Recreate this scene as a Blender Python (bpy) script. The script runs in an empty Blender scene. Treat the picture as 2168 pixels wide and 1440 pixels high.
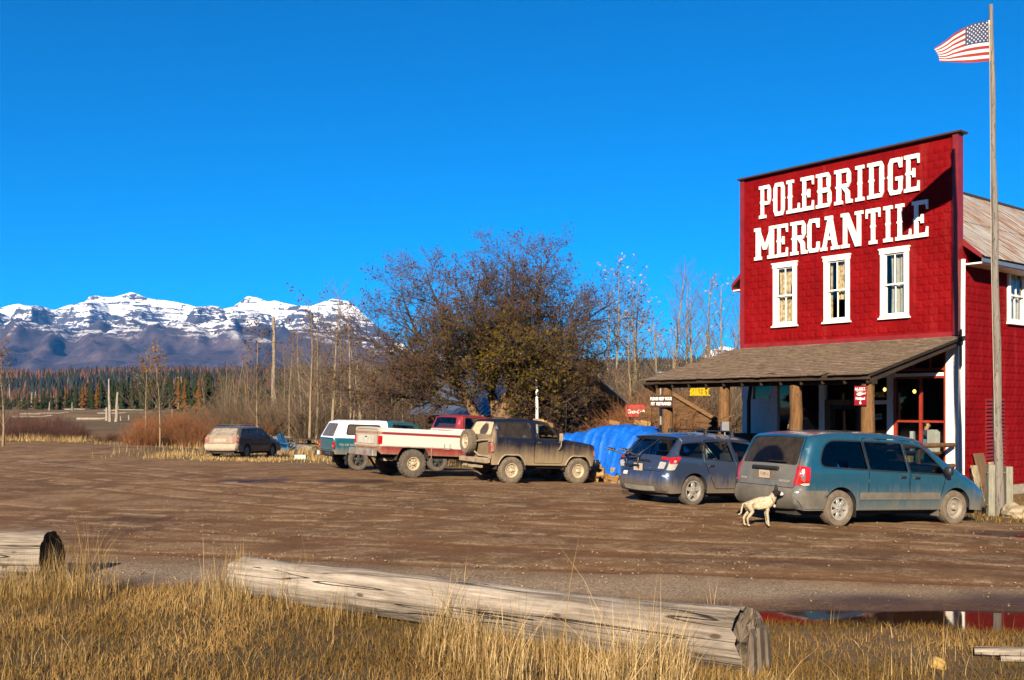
import bpy, bmesh, math, random
import numpy as np
from mathutils import Vector, Matrix, noise as mnoise
from mathutils.geometry import delaunay_2d_cdt

R = math.radians
rnd = random.Random(11)
nr = np.random.default_rng(5)
scene = bpy.context.scene
COL = scene.collection

# ------------------------------------------------------------------ camera
cam_d = bpy.data.cameras.new('camera')
cam = bpy.data.objects.new('camera', cam_d)
COL.objects.link(cam)
CAM_H = 2.2
cam.location = (0, 0, CAM_H)
cam.rotation_euler = (R(90), 0, 0)
cam_d.sensor_width = 36.0
cam_d.lens = 34.6
cam_d.shift_y = 0.0655
cam_d.clip_start = 0.1
cam_d.clip_end = 40000
scene.camera = cam
FPX = 34.6 / 36.0 * 2168

# ------------------------------------------------------------------ sky and sun
SUN_EL = R(24.5)
SUN_DIR = Vector((0.25, 0.97, 0)).normalized()      # the way the light travels over the ground
world = bpy.data.worlds.new('World')
scene.world = world
world.use_nodes = True
wn = world.node_tree
wn.nodes.clear()
w_out = wn.nodes.new('ShaderNodeOutputWorld')
w_bg = wn.nodes.new('ShaderNodeBackground')
w_sky = wn.nodes.new('ShaderNodeTexSky')
w_sky.sky_type = 'NISHITA'
w_sky.sun_disc = False
w_sky.sun_elevation = SUN_EL
w_sky.sun_rotation = math.atan2(-SUN_DIR.x, -SUN_DIR.y)
w_sky.altitude = 2600
w_sky.air_density = 1.0
w_sky.dust_density = 0.0
w_sky.ozone_density = 6.0
w_hsv = wn.nodes.new('ShaderNodeHueSaturation')
w_hsv.inputs['Saturation'].default_value = 2.8
w_hsv.inputs['Value'].default_value = 1.0
wn.links.new(w_sky.outputs[0], w_hsv.inputs['Color'])
wn.links.new(w_hsv.outputs[0], w_bg.inputs['Color'])
w_bg.inputs['Strength'].default_value = 0.05
wn.links.new(w_bg.outputs[0], w_out.inputs['Surface'])

sun_d = bpy.data.lights.new('sun', 'SUN')
sun_d.energy = 5.0
sun_d.angle = R(0.5)
sun_d.color = (1.0, 0.84, 0.62)
sun = bpy.data.objects.new('sun', sun_d)
COL.objects.link(sun)
_dir = Vector((SUN_DIR.x * math.cos(SUN_EL), SUN_DIR.y * math.cos(SUN_EL), -math.sin(SUN_EL)))
sun.rotation_euler = _dir.to_track_quat('-Z', 'Y').to_euler()
sun.location = (-10, -40, 30)

scene.render.engine = 'CYCLES'
scene.view_settings.view_transform = 'Standard'
scene.view_settings.look = 'None'
scene.view_settings.exposure = 1.65
scene.view_settings.gamma = 1.0
scene.view_settings.use_curve_mapping = False
scene.cycles.use_denoising = True
scene.cycles.max_bounces = 6
scene.cycles.transparent_max_bounces = 12
scene.cycles.volume_bounces = 0
scene.cycles.caustics_reflective = False
scene.cycles.caustics_refractive = False

# ------------------------------------------------------------------ naming helpers
def tag(o, label=None, cat=None, group=None, kind=None):
    if label: o['label'] = label
    if cat: o['category'] = cat
    if group: o['group'] = group
    if kind: o['kind'] = kind
    return o

def empty(name, loc=(0, 0, 0), rz=0.0, parent=None):
    o = bpy.data.objects.new(name, None)
    COL.objects.link(o)
    o.location = loc
    o.rotation_euler = (0, 0, rz)
    o.empty_display_size = 0.2
    if parent: o.parent = parent
    return o

def link(name, me, parent=None, loc=None, rot=None):
    o = bpy.data.objects.new(name, me)
    COL.objects.link(o)
    if parent: o.parent = parent
    if loc is not None: o.location = loc
    if rot is not None: o.rotation_euler = rot
    return o

def copy_tree(o, parent=None):
    c = o.copy()
    COL.objects.link(c)
    c.parent = parent
    for ch in KIDS.get(o.name, [k for k in o.children]):
        copy_tree(ch, c)
    return c
KIDS = {}

def mesh_np(name, verts, faces, mat=None, smooth=False):
    """verts (n,3) array; faces (m,k) int array with constant k"""
    verts = np.asarray(verts, dtype=np.float32)
    faces = np.asarray(faces, dtype=np.int32)
    me = bpy.data.meshes.new(name)
    k = faces.shape[1]
    me.vertices.add(len(verts))
    me.vertices.foreach_set('co', verts.ravel())
    me.loops.add(faces.size)
    me.loops.foreach_set('vertex_index', faces.ravel())
    me.polygons.add(len(faces))
    me.polygons.foreach_set('loop_start', np.arange(0, faces.size, k, dtype=np.int32))
    me.polygons.foreach_set('loop_total', np.full(len(faces), k, dtype=np.int32))
    if smooth:
        me.polygons.foreach_set('use_smooth', np.ones(len(faces), dtype=bool))
    me.update(calc_edges=True)
    if mat: me.materials.append(mat)
    return me

class MB:
    """collects simple shapes into one mesh"""
    def __init__(s):
        s.v = []; s.f = []
    def quadbox(s, pts):
        b = len(s.v); s.v += [tuple(p) for p in pts]
        for f in ((0,3,2,1),(4,5,6,7),(0,1,5,4),(1,2,6,5),(2,3,7,6),(3,0,4,7)):
            s.f.append(tuple(b + i for i in f))
        return s
    def box(s, x0, x1, y0, y1, z0, z1):
        return s.quadbox([(x0,y0,z0),(x1,y0,z0),(x1,y1,z0),(x0,y1,z0),(x0,y0,z1),(x1,y0,z1),(x1,y1,z1),(x0,y1,z1)])
    def cbox(s, c, d, rot=None):
        hx, hy, hz = d[0]/2, d[1]/2, d[2]/2
        P = [Vector(p) for p in ((-hx,-hy,-hz),(hx,-hy,-hz),(hx,hy,-hz),(-hx,hy,-hz),(-hx,-hy,hz),(hx,-hy,hz),(hx,hy,hz),(-hx,hy,hz))]
        if rot is not None: P = [rot @ p for p in P]
        c = Vector(c)
        return s.quadbox([c + p for p in P])
    def bar(s, a, b, w, h=None):
        """rectangular bar from a to b"""
        a = Vector(a); b = Vector(b); d = (b - a)
        L = d.length
        q = d.to_track_quat('X', 'Z')
        return s.cbox((a + b) / 2, (L, w, h or w), q.to_matrix())
    def prism(s, poly, y0, y1, axis='y'):
        """extrude a 2-D polygon: axis y -> poly is (x,z), axis z -> poly is (x,y), axis x -> poly is (y,z)"""
        n = len(poly); b = len(s.v)
        for d in (y0, y1):
            for p in poly:
                s.v.append((p[0], d, p[1]) if axis == 'y' else (p[0], p[1], d) if axis == 'z' else (d, p[0], p[1]))
        s.f.append(tuple(range(b, b + n))[::-1])
        s.f.append(tuple(range(b + n, b + 2 * n)))
        for i in range(n):
            j = (i + 1) % n
            s.f.append((b + i, b + j, b + n + j, b + n + i))
        return s
    def tube(s, pts, rad, n=6, cap=True, jit=0.0):
        pts = [Vector(p) for p in pts]
        if not hasattr(rad, '__len__'): rad = [rad] * len(pts)
        b = len(s.v)
        up = Vector((0, 0, 1))
        pu = None
        for i, p in enumerate(pts):
            d = (pts[min(i + 1, len(pts) - 1)] - pts[max(i - 1, 0)])
            d = d.normalized() if d.length > 1e-9 else Vector((0, 0, 1))
            if pu is None:
                pu = d.orthogonal().normalized() if abs(d.z) > 0.95 else up.cross(d).normalized()
            else:
                pu = (pu - d * pu.dot(d))
                pu = pu.normalized() if pu.length > 1e-6 else d.orthogonal().normalized()
            w = d.cross(pu)
            for k in range(n):
                a = 2 * math.pi * k / n
                r = rad[i] * (1 + (rnd.uniform(-jit, jit) if jit else 0))
                s.v.append(tuple(p + pu * (r * math.cos(a)) + w * (r * math.sin(a))))
        for i in range(len(pts) - 1):
            for k in range(n):
                k2 = (k + 1) % n
                s.f.append((b + i*n + k, b + i*n + k2, b + (i+1)*n + k2, b + (i+1)*n + k))
        if cap:
            s.f.append(tuple(b + k for k in range(n))[::-1])
            s.f.append(tuple(b + (len(pts)-1)*n + k for k in range(n)))
        return s
    def lathe(s, prof, n=32, axis='y', c=(0, 0, 0), closed=False):
        """prof: list of (r, h) around an axis"""
        b = len(s.v); m = len(prof)
        for k in range(n):
            a = 2 * math.pi * k / n
            ca, sa = math.cos(a), math.sin(a)
            for r, h in prof:
                if axis == 'y': p = (c[0] + r*ca, c[1] + h, c[2] + r*sa)
                elif axis == 'z': p = (c[0] + r*ca, c[1] + r*sa, c[2] + h)
                else: p = (c[0] + h, c[1] + r*ca, c[2] + r*sa)
                s.v.append(p)
        for k in range(n):
            k2 = (k + 1) % n
            for i in range(m if closed else m - 1):
                j = (i + 1) % m
                s.f.append((b + k*m + i, b + k*m + j, b + k2*m + j, b + k2*m + i))
        return s
    def poly(s, pts):
        b = len(s.v); s.v += [tuple(p) for p in pts]
        s.f.append(tuple(range(b, b + len(pts))))
        return s
    def mesh(s, name, mat=None, smooth=None, bevel=None):
        me = bpy.data.meshes.new(name)
        me.from_pydata(s.v, [], s.f)
        bm = bmesh.new(); bm.from_mesh(me)
        bmesh.ops.recalc_face_normals(bm, faces=bm.faces)
        if bevel:
            es = [e for e in bm.edges if len(e.link_faces) == 2 and e.calc_face_angle(0) > 0.5]
            bmesh.ops.bevel(bm, geom=es, offset=bevel, segments=1, affect='EDGES', clamp_overlap=True)
        bm.to_mesh(me); bm.free()
        if smooth is not None:
            me.polygons.foreach_set('use_smooth', [True] * len(me.polygons))
            if smooth < 179: me.set_sharp_from_angle(angle=R(smooth))
        if mat: me.materials.append(mat)
        me.update()
        return me
    def build(s, name, mat=None, parent=None, smooth=None, bevel=None, loc=None, rot=None):
        return link(name, s.mesh(name, mat, smooth, bevel), parent, loc, rot)

# ------------------------------------------------------------------ materials
ALB = 0.50
class NT:
    def __init__(s, name):
        s.m = bpy.data.materials.new(name); s.m.use_nodes = True
        s.t = s.m.node_tree; s.t.nodes.clear()
        s.out = s.t.nodes.new('ShaderNodeOutputMaterial')
    def n(s, typ, **kw):
        nd = s.t.nodes.new(typ)
        for k, v in kw.items(): setattr(nd, k, v)
        return nd
    def set(s, sock, v):
        if isinstance(v, bpy.types.NodeSocket): s.t.links.new(v, sock)
        elif isinstance(v, (tuple, list)) and len(v) == 3 and sock.type == 'RGBA': sock.default_value = (*v, 1)
        else: sock.default_value = v
    def coord(s, which='Object'):
        if which == 'World':
            return s.n('ShaderNodeNewGeometry').outputs['Position']
        return s.n('ShaderNodeTexCoord').outputs[which]
    def mapping(s, vec, scale=(1, 1, 1), rot=(0, 0, 0), loc=(0, 0, 0)):
        m = s.n('ShaderNodeMapping'); s.set(m.inputs['Vector'], vec)
        m.inputs['Scale'].default_value = scale; m.inputs['Rotation'].default_value = rot; m.inputs['Location'].default_value = loc
        return m.outputs[0]
    def noise(s, vec, scale=5, detail=4, rough=0.55, dist=0.0, col=False):
        t = s.n('ShaderNodeTexNoise'); s.set(t.inputs['Vector'], vec)
        t.inputs['Scale'].default_value = scale; t.inputs['Detail'].default_value = detail
        t.inputs['Roughness'].default_value = rough; t.inputs['Distortion'].default_value = dist
        return t.outputs['Color' if col else 'Fac']
    def voro(s, vec, scale=5, feature='F1', out='Distance'):
        t = s.n('ShaderNodeTexVoronoi', feature=feature); s.set(t.inputs['Vector'], vec)
        t.inputs['Scale'].default_value = scale
        return t.outputs[out]
    def math(s, op, a, b=0.0, c=None, clamp=False):
        m = s.n('ShaderNodeMath', operation=op, use_clamp=clamp)
        s.set(m.inputs[0], a); s.set(m.inputs[1], b)
        if c is not None: s.set(m.inputs[2], c)
        return m.outputs[0]
    def ramp(s, fac, stops, interp='LINEAR'):
        r = s.n('ShaderNodeValToRGB'); s.set(r.inputs[0], fac)
        cr = r.color_ramp; cr.interpolation = interp
        while len(cr.elements) < len(stops): cr.elements.new(0.5)
        for e, (p, c) in zip(cr.elements, stops):
            e.position = p
            e.color = (c, c, c, 1) if not hasattr(c, '__len__') else (*c, 1)
        return r.outputs['Color']
    def smooth(s, v, a, b):
        m = s.n('ShaderNodeMapRange', interpolation_type='SMOOTHSTEP')
        s.set(m.inputs['Value'], v); s.set(m.inputs['From Min'], a); s.set(m.inputs['From Max'], b)
        return m.outputs[0]
    def mix(s, f, a, b, blend='MIX'):
        m = s.n('ShaderNodeMix', data_type='RGBA', blend_type=blend)
        s.set(m.inputs[0], f); s.set(m.inputs[6], a); s.set(m.inputs[7], b)
        return m.outputs[2]
    def sep(s, vec):
        x = s.n('ShaderNodeSeparateXYZ'); s.set(x.inputs[0], vec)
        return x.outputs
    def attr(s, name, out='Color'):
        a = s.n('ShaderNodeAttribute'); a.attribute_name = name
        return a.outputs[out]
    def bump(s, h, strength=0.3, dist=0.02):
        b = s.n('ShaderNodeBump'); s.set(b.inputs['Height'], h)
        b.inputs['Strength'].default_value = strength; b.inputs['Distance'].default_value = dist
        return b.outputs[0]
    def bsdf(s, color, rough=0.6, metal=0.0, normal=None, coat=0.0, spec=None, **kw):
        p = s.n('ShaderNodeBsdfPrincipled')
        s.set(p.inputs['Base Color'], color); s.set(p.inputs['Roughness'], rough); s.set(p.inputs['Metallic'], metal)
        if normal is not None: s.set(p.inputs['Normal'], normal)
        if coat: s.set(p.inputs['Coat Weight'], coat); p.inputs['Coat Roughness'].default_value = 0.08
        if spec is not None: p.inputs['Specular IOR Level'].default_value = spec
        for k, v in kw.items(): s.set(p.inputs[k.replace('_', ' ')], v)
        return p.outputs[0]
    def done(s, shader):
        s.t.links.new(shader, s.out.inputs['Surface']); return s.m

def thin_glass(t, tint, rough=0.02):
    """one-sheet glass: tinted see-through plus a mirror that grows towards grazing angles"""
    lw = t.n('ShaderNodeLayerWeight'); lw.inputs['Blend'].default_value = 0.5
    f = t.math('ADD', 0.04, t.math('MULTIPLY', t.math('POWER', lw.outputs['Facing'], 5.0), 0.96))
    gl = t.n('ShaderNodeBsdfGlossy'); gl.inputs['Roughness'].default_value = rough
    tr = t.n('ShaderNodeBsdfTransparent'); tr.inputs['Color'].default_value = (*tint, 1)
    mx = t.n('ShaderNodeMixShader'); t.set(mx.inputs[0], f)
    t.t.links.new(tr.outputs[0], mx.inputs[1]); t.t.links.new(gl.outputs[0], mx.inputs[2])
    return mx.outputs[0]

def plain(name, col, rough=0.6, metal=0.0, var=0.15, scale=6, bump=0.0, coat=0.0, stretch=(1, 1, 1), spec=None):
    """a colour with soft wear and grain"""
    col = tuple(c * ALB for c in col)
    t = NT(name)
    v = t.mapping(t.coord(), scale=stretch)
    f = t.noise(v, scale, 5, 0.6)
    lo = tuple(c * (1 - var) for c in col); hi = tuple(min(1, c * (1 + var)) for c in col)
    c = t.ramp(f, [(0.3, lo), (0.7, hi)])
    nrm = t.bump(t.noise(v, scale * 4, 4), bump) if bump else None
    return t.done(t.bsdf(c, rough, metal, nrm, coat, spec))

def wood(name, cols, rough=0.8, stretch=(1, 12, 12), scale=2.0, bump=0.4, crack=True):
    """grain running along local x (or whatever axis stretch leaves alone)"""
    cols = [tuple(c * ALB for c in k) for k in cols]
    t = NT(name)
    co = t.coord()
    v = t.mapping(co, scale=stretch)
    f = t.noise(v, scale, 7, 0.65, 0.3)
    g = t.noise(co, 1.3, 3)
    f2 = t.math('ADD', t.math('MULTIPLY', f, 0.75), t.math('MULTIPLY', g, 0.25))
    n = len(cols)
    c = t.ramp(f2, [(0.28 + 0.44 * i / max(1, n - 1), cols[i]) for i in range(n)])
    if crack:
        k = t.noise(t.mapping(co, scale=tuple(a * 0.7 for a in stretch), loc=(3, 1, 7)), scale * 1.4, 3, 0.5)
        ck = t.smooth(t.math('ABSOLUTE', t.math('SUBTRACT', k, 0.5)), 0.0, 0.018)
        c = t.mix(ck, tuple(a * 0.25 for a in cols[0]), c)
    return t.done(t.bsdf(c, rough, 0, t.bump(f, bump, 0.02), spec=0.2))
# ------------------------------------------------------------------ the lie of the land
E_T = np.array([-0.629, 0.777])          # along the shop front, away from its right-hand corner
E_U = np.array([0.777, 0.629])           # into the shop
def sstep(x, a, b):
    t = np.clip((np.asarray(x, float) - a) / (b - a), 0, 1)
    return t * t * (3 - 2 * t)

_G = nr.random((64, 64))
def vnoise(x, y, s):
    """smooth value noise, period s metres"""
    x = np.asarray(x, float) / s; y = np.asarray(y, float) / s
    xi = np.floor(x).astype(int); yi = np.floor(y).astype(int)
    fx = x - xi; fy = y - yi
    fx = fx * fx * (3 - 2 * fx); fy = fy * fy * (3 - 2 * fy)
    g = lambda i, j: _G[i % 64, j % 64]
    return (g(xi, yi) * (1 - fx) + g(xi + 1, yi) * fx) * (1 - fy) + (g(xi, yi + 1) * (1 - fx) + g(xi + 1, yi + 1) * fx) * fy

PUDDLES = [  # x, y, half-length, half-width, turn, depth, water level under the rim
    (6.0, 10.25, 4.4, 0.56, -0.10, 0.10),
    (9.5, 17.6, 1.0, 0.35, 0.05, 0.07),
    (-7.8, 29.5, 0.85, 0.35, 0.0, 0.06),
    (-4.9, 29.3, 0.9, 0.28, 0.0, 0.06),
]
TRACKS = [[(-26, 47), (-15, 36), (-6, 27), (2, 21.5), (10, 17.8), (16, 16)], [(-22, 38), (-11, 27), (-3, 21), (5, 17.2), (13, 14.8)], [(-16, 24), (-7, 18.6), (2, 15.6), (10, 13.4), (14, 12.6)],
          [(-10, 16.6), (-3, 15.0), (5, 13.2), (13, 11.9)], [(-12, 21), (-4, 19.6), (4, 20.5), (7, 22)], [(-14, 30), (-6, 27.5), (-2, 28.5), (0, 30)]]
def track_mask(x, y):
    """0..1 inside the wheel ruts pressed into the yard"""
    x = np.asarray(x, float); y = np.asarray(y, float); out = np.zeros_like(x)
    yl = (y > 9) & (y < 60) & (np.abs(x) < 30)
    xs, ys = x[yl], y[yl]; acc = np.zeros_like(xs)
    for tr in TRACKS:
        t = np.array(tr, float)
        tt = np.linspace(0, len(t) - 1, 26)
        px = np.interp(tt, range(len(t)), t[:, 0]); py = np.interp(tt, range(len(t)), t[:, 1])
        px = np.convolve(np.pad(px, 2, 'edge'), np.ones(5) / 5, 'valid'); py = np.convolve(np.pad(py, 2, 'edge'), np.ones(5) / 5, 'valid')
        best = np.full(len(xs), 1e9)
        for i in range(len(px) - 1):
            ax, ay, bx, by = px[i], py[i], px[i+1], py[i+1]
            dx, dy = bx - ax, by - ay; L2 = dx * dx + dy * dy
            q = np.clip(((xs - ax) * dx + (ys - ay) * dy) / L2, 0, 1)
            best = np.minimum(best, (xs - ax - q * dx) ** 2 + (ys - ay - q * dy) ** 2)
        d = np.abs(np.sqrt(best) - 0.74)
        acc = np.maximum(acc, 1 - sstep(d + 0.12 * (vnoise(xs, ys, 0.5) - 0.5), 0.05, 0.26))
    out[yl] = acc
    return out
def base_z(x, y):
    x = np.asarray(x, float); y = np.asarray(y, float)
    u = E_U[0] * x + E_U[1] * y
    z = -0.04 * np.clip(u - 16.2, 0, 8.3)
    z = z + 0.0122 * np.clip(y - 62, 0, 200)
    z = z - 0.10 * sstep(y, 36, 48)
    # mild rise on which the photographer stands
    z = z + 0.14 * sstep(-y, -9.5, -6.0)
    # grassy hump left of the estate car
    z = z + 0.30 * np.exp(-(((x + 18.5) / 5.0) ** 2 + ((y - 51) / 5.5) ** 2))
    return z
def gz(x, y):
    x = np.asarray(x, float); y = np.asarray(y, float)
    z = base_z(x, y)
    near = 1 - sstep(y, 60, 90)
    z = z + near * (0.030 * (vnoise(x, y, 3.1) - 0.5) + 0.014 * (vnoise(x + 7, y * 2.2, 0.9) - 0.5))
    z = z + (1 - near) * 0.5 * (vnoise(x, y, 14) - 0.5)
    for px, py, a, b, rot, dep in PUDDLES:
        dx, dy = x - px, y - py
        ca, sa = math.cos(rot), math.sin(rot)
        q = ((dx * ca + dy * sa) / a) ** 2 + ((-dx * sa + dy * ca) / b) ** 2
        wob = 0.35 * (vnoise(x + 3, y, 0.8) - 0.5) * 2
        z = z - dep * sstep(-(q + wob), -1.7, -0.2)
    return z
def g1(x, y): return float(gz(np.array([x]), np.array([y]))[0])
def at(px, py=None, Y=None, dz=0.0):
    """picture measurement -> a place on the ground, by depth Y or by the foot's height in the picture"""
    if Y is None:
        Y = FPX * CAM_H / (py - 862)
        for _ in range(12):
            X = (px - 1084) / FPX * Y
            Y = FPX * (CAM_H - float(base_z(X, Y))) / (py - 862)
    X = (px - 1084) / FPX * Y
    return X, Y, g1(X, Y) + dz
def zat(py, Y): return CAM_H - (py - 862) / FPX * Y

def lot_mask(x, y):
    """1 where the yard is bare gravel and dirt, 0 where grass grows"""
    x = np.asarray(x, float); y = np.asarray(y, float)
    w = 0.9 * (vnoise(x, y, 1.6) - 0.5) + 0.5 * (vnoise(x, y, 0.5) - 0.5)
    front = 11.4 - 0.16 * x - 0.9 * sstep(x, 1.0, 3.0) - 0.5 * sstep(x, 5, 8)     # verge near the camera
    m = sstep(y + w * 0.9 - front, -0.35, 0.35)
    # far edge of the yard: grass in front of the estate car, road going off to the left
    far = 47.0 + 0.05 * (x + 14) ** 2 * 0.0
    far = np.where(x < -18.5, 64.5 + 0 * x, np.where(x < -5, 41.5 - 0.25 * (x + 12), 40.0))
    m = m * (1 - sstep(y + w * 2.2, far - 1.2, far + 1.2))
    # strip of grass round the flagpole and beside the shop
    q = np.minimum((x - 9.35) * 1.0, (y - 20.2 - (x - 9.4) * -0.18))
    m = m * (1 - sstep(q + w * 0.5, -0.1, 0.5))
    return m

def build_ground():
    def axis(lo, hi, fine_lo, fine_hi, step, grow=1.16):
        a = list(np.arange(fine_lo, fine_hi + 1e-6, step))
        s = step; p = fine_hi
        while p < hi:
            s *= grow; p += s; a.append(min(p, hi))
        s = step; p = fine_lo
        while p > lo:
            s *= grow; p -= s; a.insert(0, max(p, lo))
        return np.array(a)
    xs = axis(-9000, 9000, -17, 15, 0.10)
    ys = axis(-400, 9000, 6.0, 33, 0.085, 1.05)
    X, Y = np.meshgrid(xs, ys)
    Z = gz(X, Y)
    trk_m = track_mask(X, Y)
    Z = Z - 0.030 * trk_m * lot_mask(X, Y)
    Zf = np.where(Y > 400, 1.9, Z)
    V = np.stack([X, Y, Zf], -1).reshape(-1, 3)
    nx, ny = len(xs), len(ys)
    i = np.arange(nx - 1)[None, :] + np.arange(ny - 1)[:, None] * nx
    F = np.stack([i, i + 1, i + nx + 1, i + nx], -1).reshape(-1, 4)
    me = mesh_np('ground', V, F, None, True)
    m = lot_mask(X, Y).ravel()
    wet = np.zeros_like(m)
    xf, yf = X.ravel(), Y.ravel()
    for px, py, a, b, rot, dep in PUDDLES:
        q = ((xf - px) / (a * 1.25)) ** 2 + ((yf - py) / (b * 2.2)) ** 2
        wet = np.maximum(wet, 1 - sstep(q + 0.8 * (vnoise(xf, yf, 0.7) - 0.5), 0.5, 1.6))
    ca = me.color_attributes.new('cover', 'FLOAT_COLOR', 'POINT')
    frn = 11.4 - 0.16 * xf
    grv = np.exp(-((yf - frn - 0.9) / 0.9) ** 2) * (1 - sstep(xf, 2.0, 5.0)) + 0.7 * np.exp(-((yf - 11.6) / 0.5) ** 2) * sstep(xf, 2, 4)
    arr = np.stack([m, wet, trk_m.ravel(), grv], -1).astype(np.float32)
    ca.data.foreach_set('color', arr.ravel())
    t = NT('ground_dirt')
    P = t.coord('World')
    s = t.sep(t.attr('cover'))
    lot, wetm = s[0], s[1]
    rut = s[2]
    grv = t.attr('cover', 'Alpha')
    big = t.noise(t.mapping(P, scale=(0.22, 0.28, 1), rot=(0, 0, -0.3)), 1.0, 6, 0.62, 1.0)
    mid = t.noise(t.mapping(P, scale=(0.85, 0.95, 1), rot=(0, 0, -0.3)), 1.0, 8, 0.72, 0.8)
    fine = t.noise(P, 9, 8, 0.7)
    grit = t.noise(P, 75, 3, 0.75)
    tone = t.math('ADD', t.math('ADD', t.math('MULTIPLY', big, 0.45), t.math('MULTIPLY', mid, 0.35)), t.math('MULTIPLY', fine, 0.20))
    dirt = t.ramp(tone, [(0.36, (0.042, 0.0175, 0.0048)), (0.44, (0.088, 0.041, 0.0125)), (0.52, (0.135, 0.068, 0.0240)), (0.62, (0.225, 0.130, 0.056))])
    pale = t.ramp(grit, [(0.32, (0.075, 0.040, 0.017)), (0.52, (0.20, 0.135, 0.075)), (0.70, (0.40, 0.30, 0.19))])
    pm = t.math('MULTIPLY', t.smooth(mid, 0.47, 0.55), t.smooth(t.math('ADD', t.math('MULTIPLY', fine, 0.7), t.math('MULTIPLY', grit, 0.3)), 0.44, 0.58))
    pm = t.math('MULTIPLY', pm, t.math('SUBTRACT', 0.95, t.math('MULTIPLY', rut, 0.8)))
    dirt = t.mix(pm, dirt, pale)
    fg = t.noise(P, 34, 6, 0.8)
    dirt = t.mix(t.math('MULTIPLY', grv, t.smooth(fg, 0.36, 0.56)), dirt, t.ramp(fg, [(0.35, (0.06, 0.038, 0.022)), (0.5, (0.19, 0.145, 0.10)), (0.66, (0.40, 0.325, 0.245))]))
    dirt = t.mix(t.math('MULTIPLY', t.smooth(fg, 0.50, 0.36), 0.55), dirt, (0.030, 0.011, 0.003))
    dirt = t.mix(t.math('MULTIPLY', t.math('MULTIPLY', rut, 0.85), t.smooth(big, 0.36, 0.56)), dirt, t.mix(fine, (0.060, 0.022, 0.006), (0.120, 0.052, 0.017)))
    berm = t.math('MULTIPLY', t.math('MULTIPLY', t.smooth(rut, 0.02, 0.22), t.smooth(rut, 0.70, 0.30)), t.math('MULTIPLY', t.smooth(mid, 0.44, 0.56), t.smooth(fg, 0.40, 0.58)))
    dirt = t.mix(t.math('MULTIPLY', berm, 0.75), dirt, (0.30, 0.22, 0.14))
    spk = t.math('MULTIPLY', t.smooth(t.voro(P, 30), 0.24, 0.10), t.smooth(t.noise(t.mapping(P, scale=(0.5, 0.9, 1)), 1.7, 5), 0.38, 0.56))
    dirt = t.mix(t.math('MULTIPLY', spk, 0.55), dirt, (0.40, 0.315, 0.22))
    dirt = t.mix(t.math('MULTIPLY', wetm, 0.8), dirt, (0.024, 0.010, 0.004))
    soil = t.ramp(fine, [(0.3, (0.030, 0.016, 0.007)), (0.5, (0.070, 0.042, 0.015)), (0.62, (0.080, 0.062, 0.020)), (0.75, (0.14, 0.088, 0.034))])
    far = t.noise(P, 0.09, 5, 0.6)
    soil = t.mix(t.smooth(far, 0.42, 0.62), soil, t.mix(fine, (0.080, 0.048, 0.019), (0.17, 0.108, 0.045)))
    c = t.mix(lot, soil, dirt)
    rough = t.math('SUBTRACT', 0.95, t.math('MULTIPLY', wetm, 0.5))
    h = t.math('ADD', t.math('MULTIPLY', fine, 0.6), t.math('MULTIPLY', grit, 0.35))
    sh = t.bsdf(c, rough, 0, t.bump(t.math('ADD', h, t.math('MULTIPLY', mid, 1.2)), 0.95, 0.07), spec=0.25)
    me.materials.append(t.done(sh))
    tag(link('ground', me), 'brown dirt and gravel yard running out into dry grass flats', 'ground', kind='structure')
    return m

M_WATER = None
def build_puddles():
    t = NT('puddle_water')
    P = t.coord('World')
    M = t.done(t.bsdf((0.020, 0.010, 0.006), 0.03, 0, t.bump(t.noise(P, 4, 2), 0.02, 0.01), IOR=1.33, Coat_Weight=0.25))
    for px, py, a, b, rot, dep in PUDDLES:
        n = 40; m = MB()
        lvl = float(base_z(px, py)) - dep * 0.62
        if (px, py) == (PUDDLES[0][0], PUDDLES[0][1]): lvl = float(base_z(px, py)) - 0.055
        pts = []
        for k in range(n):
            an = 2 * math.pi * k / n
            dx, dy = a * 1.22 * math.cos(an), b * 1.22 * math.sin(an)
            pts.append((dx * math.cos(rot) - dy * math.sin(rot), dx * math.sin(rot) + dy * math.cos(rot), 0))
        m.poly(pts)
        m.build('puddle', M, None, loc=(px, py, lvl))
    names = ['still puddle along the dry verge reflecting the red shop', 'small puddle beside the grass at the flagpole', 'shallow puddle in the yard behind the beige estate car',
             'shallow puddle behind the white pickup']
    k = 0
    for o in list(COL.objects):
        if o.name.startswith('puddle'):
            tag(o, names[k], 'puddle', kind='structure'); k += 1

# ------------------------------------------------------------------ mountains
def fbm(x, y, s, octv=6, ridged=False, gain=0.5):
    tot = 0; amp = 1; nrm = 0
    for o in range(octv):
        v = vnoise(x + 17.3 * o * s, y + 31.7 * o * s, s / 2 ** o)
        if ridged: v = 1 - np.abs(2 * v - 1)
        tot = tot + amp * v; nrm += amp; amp *= gain
    return tot / nrm

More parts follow.
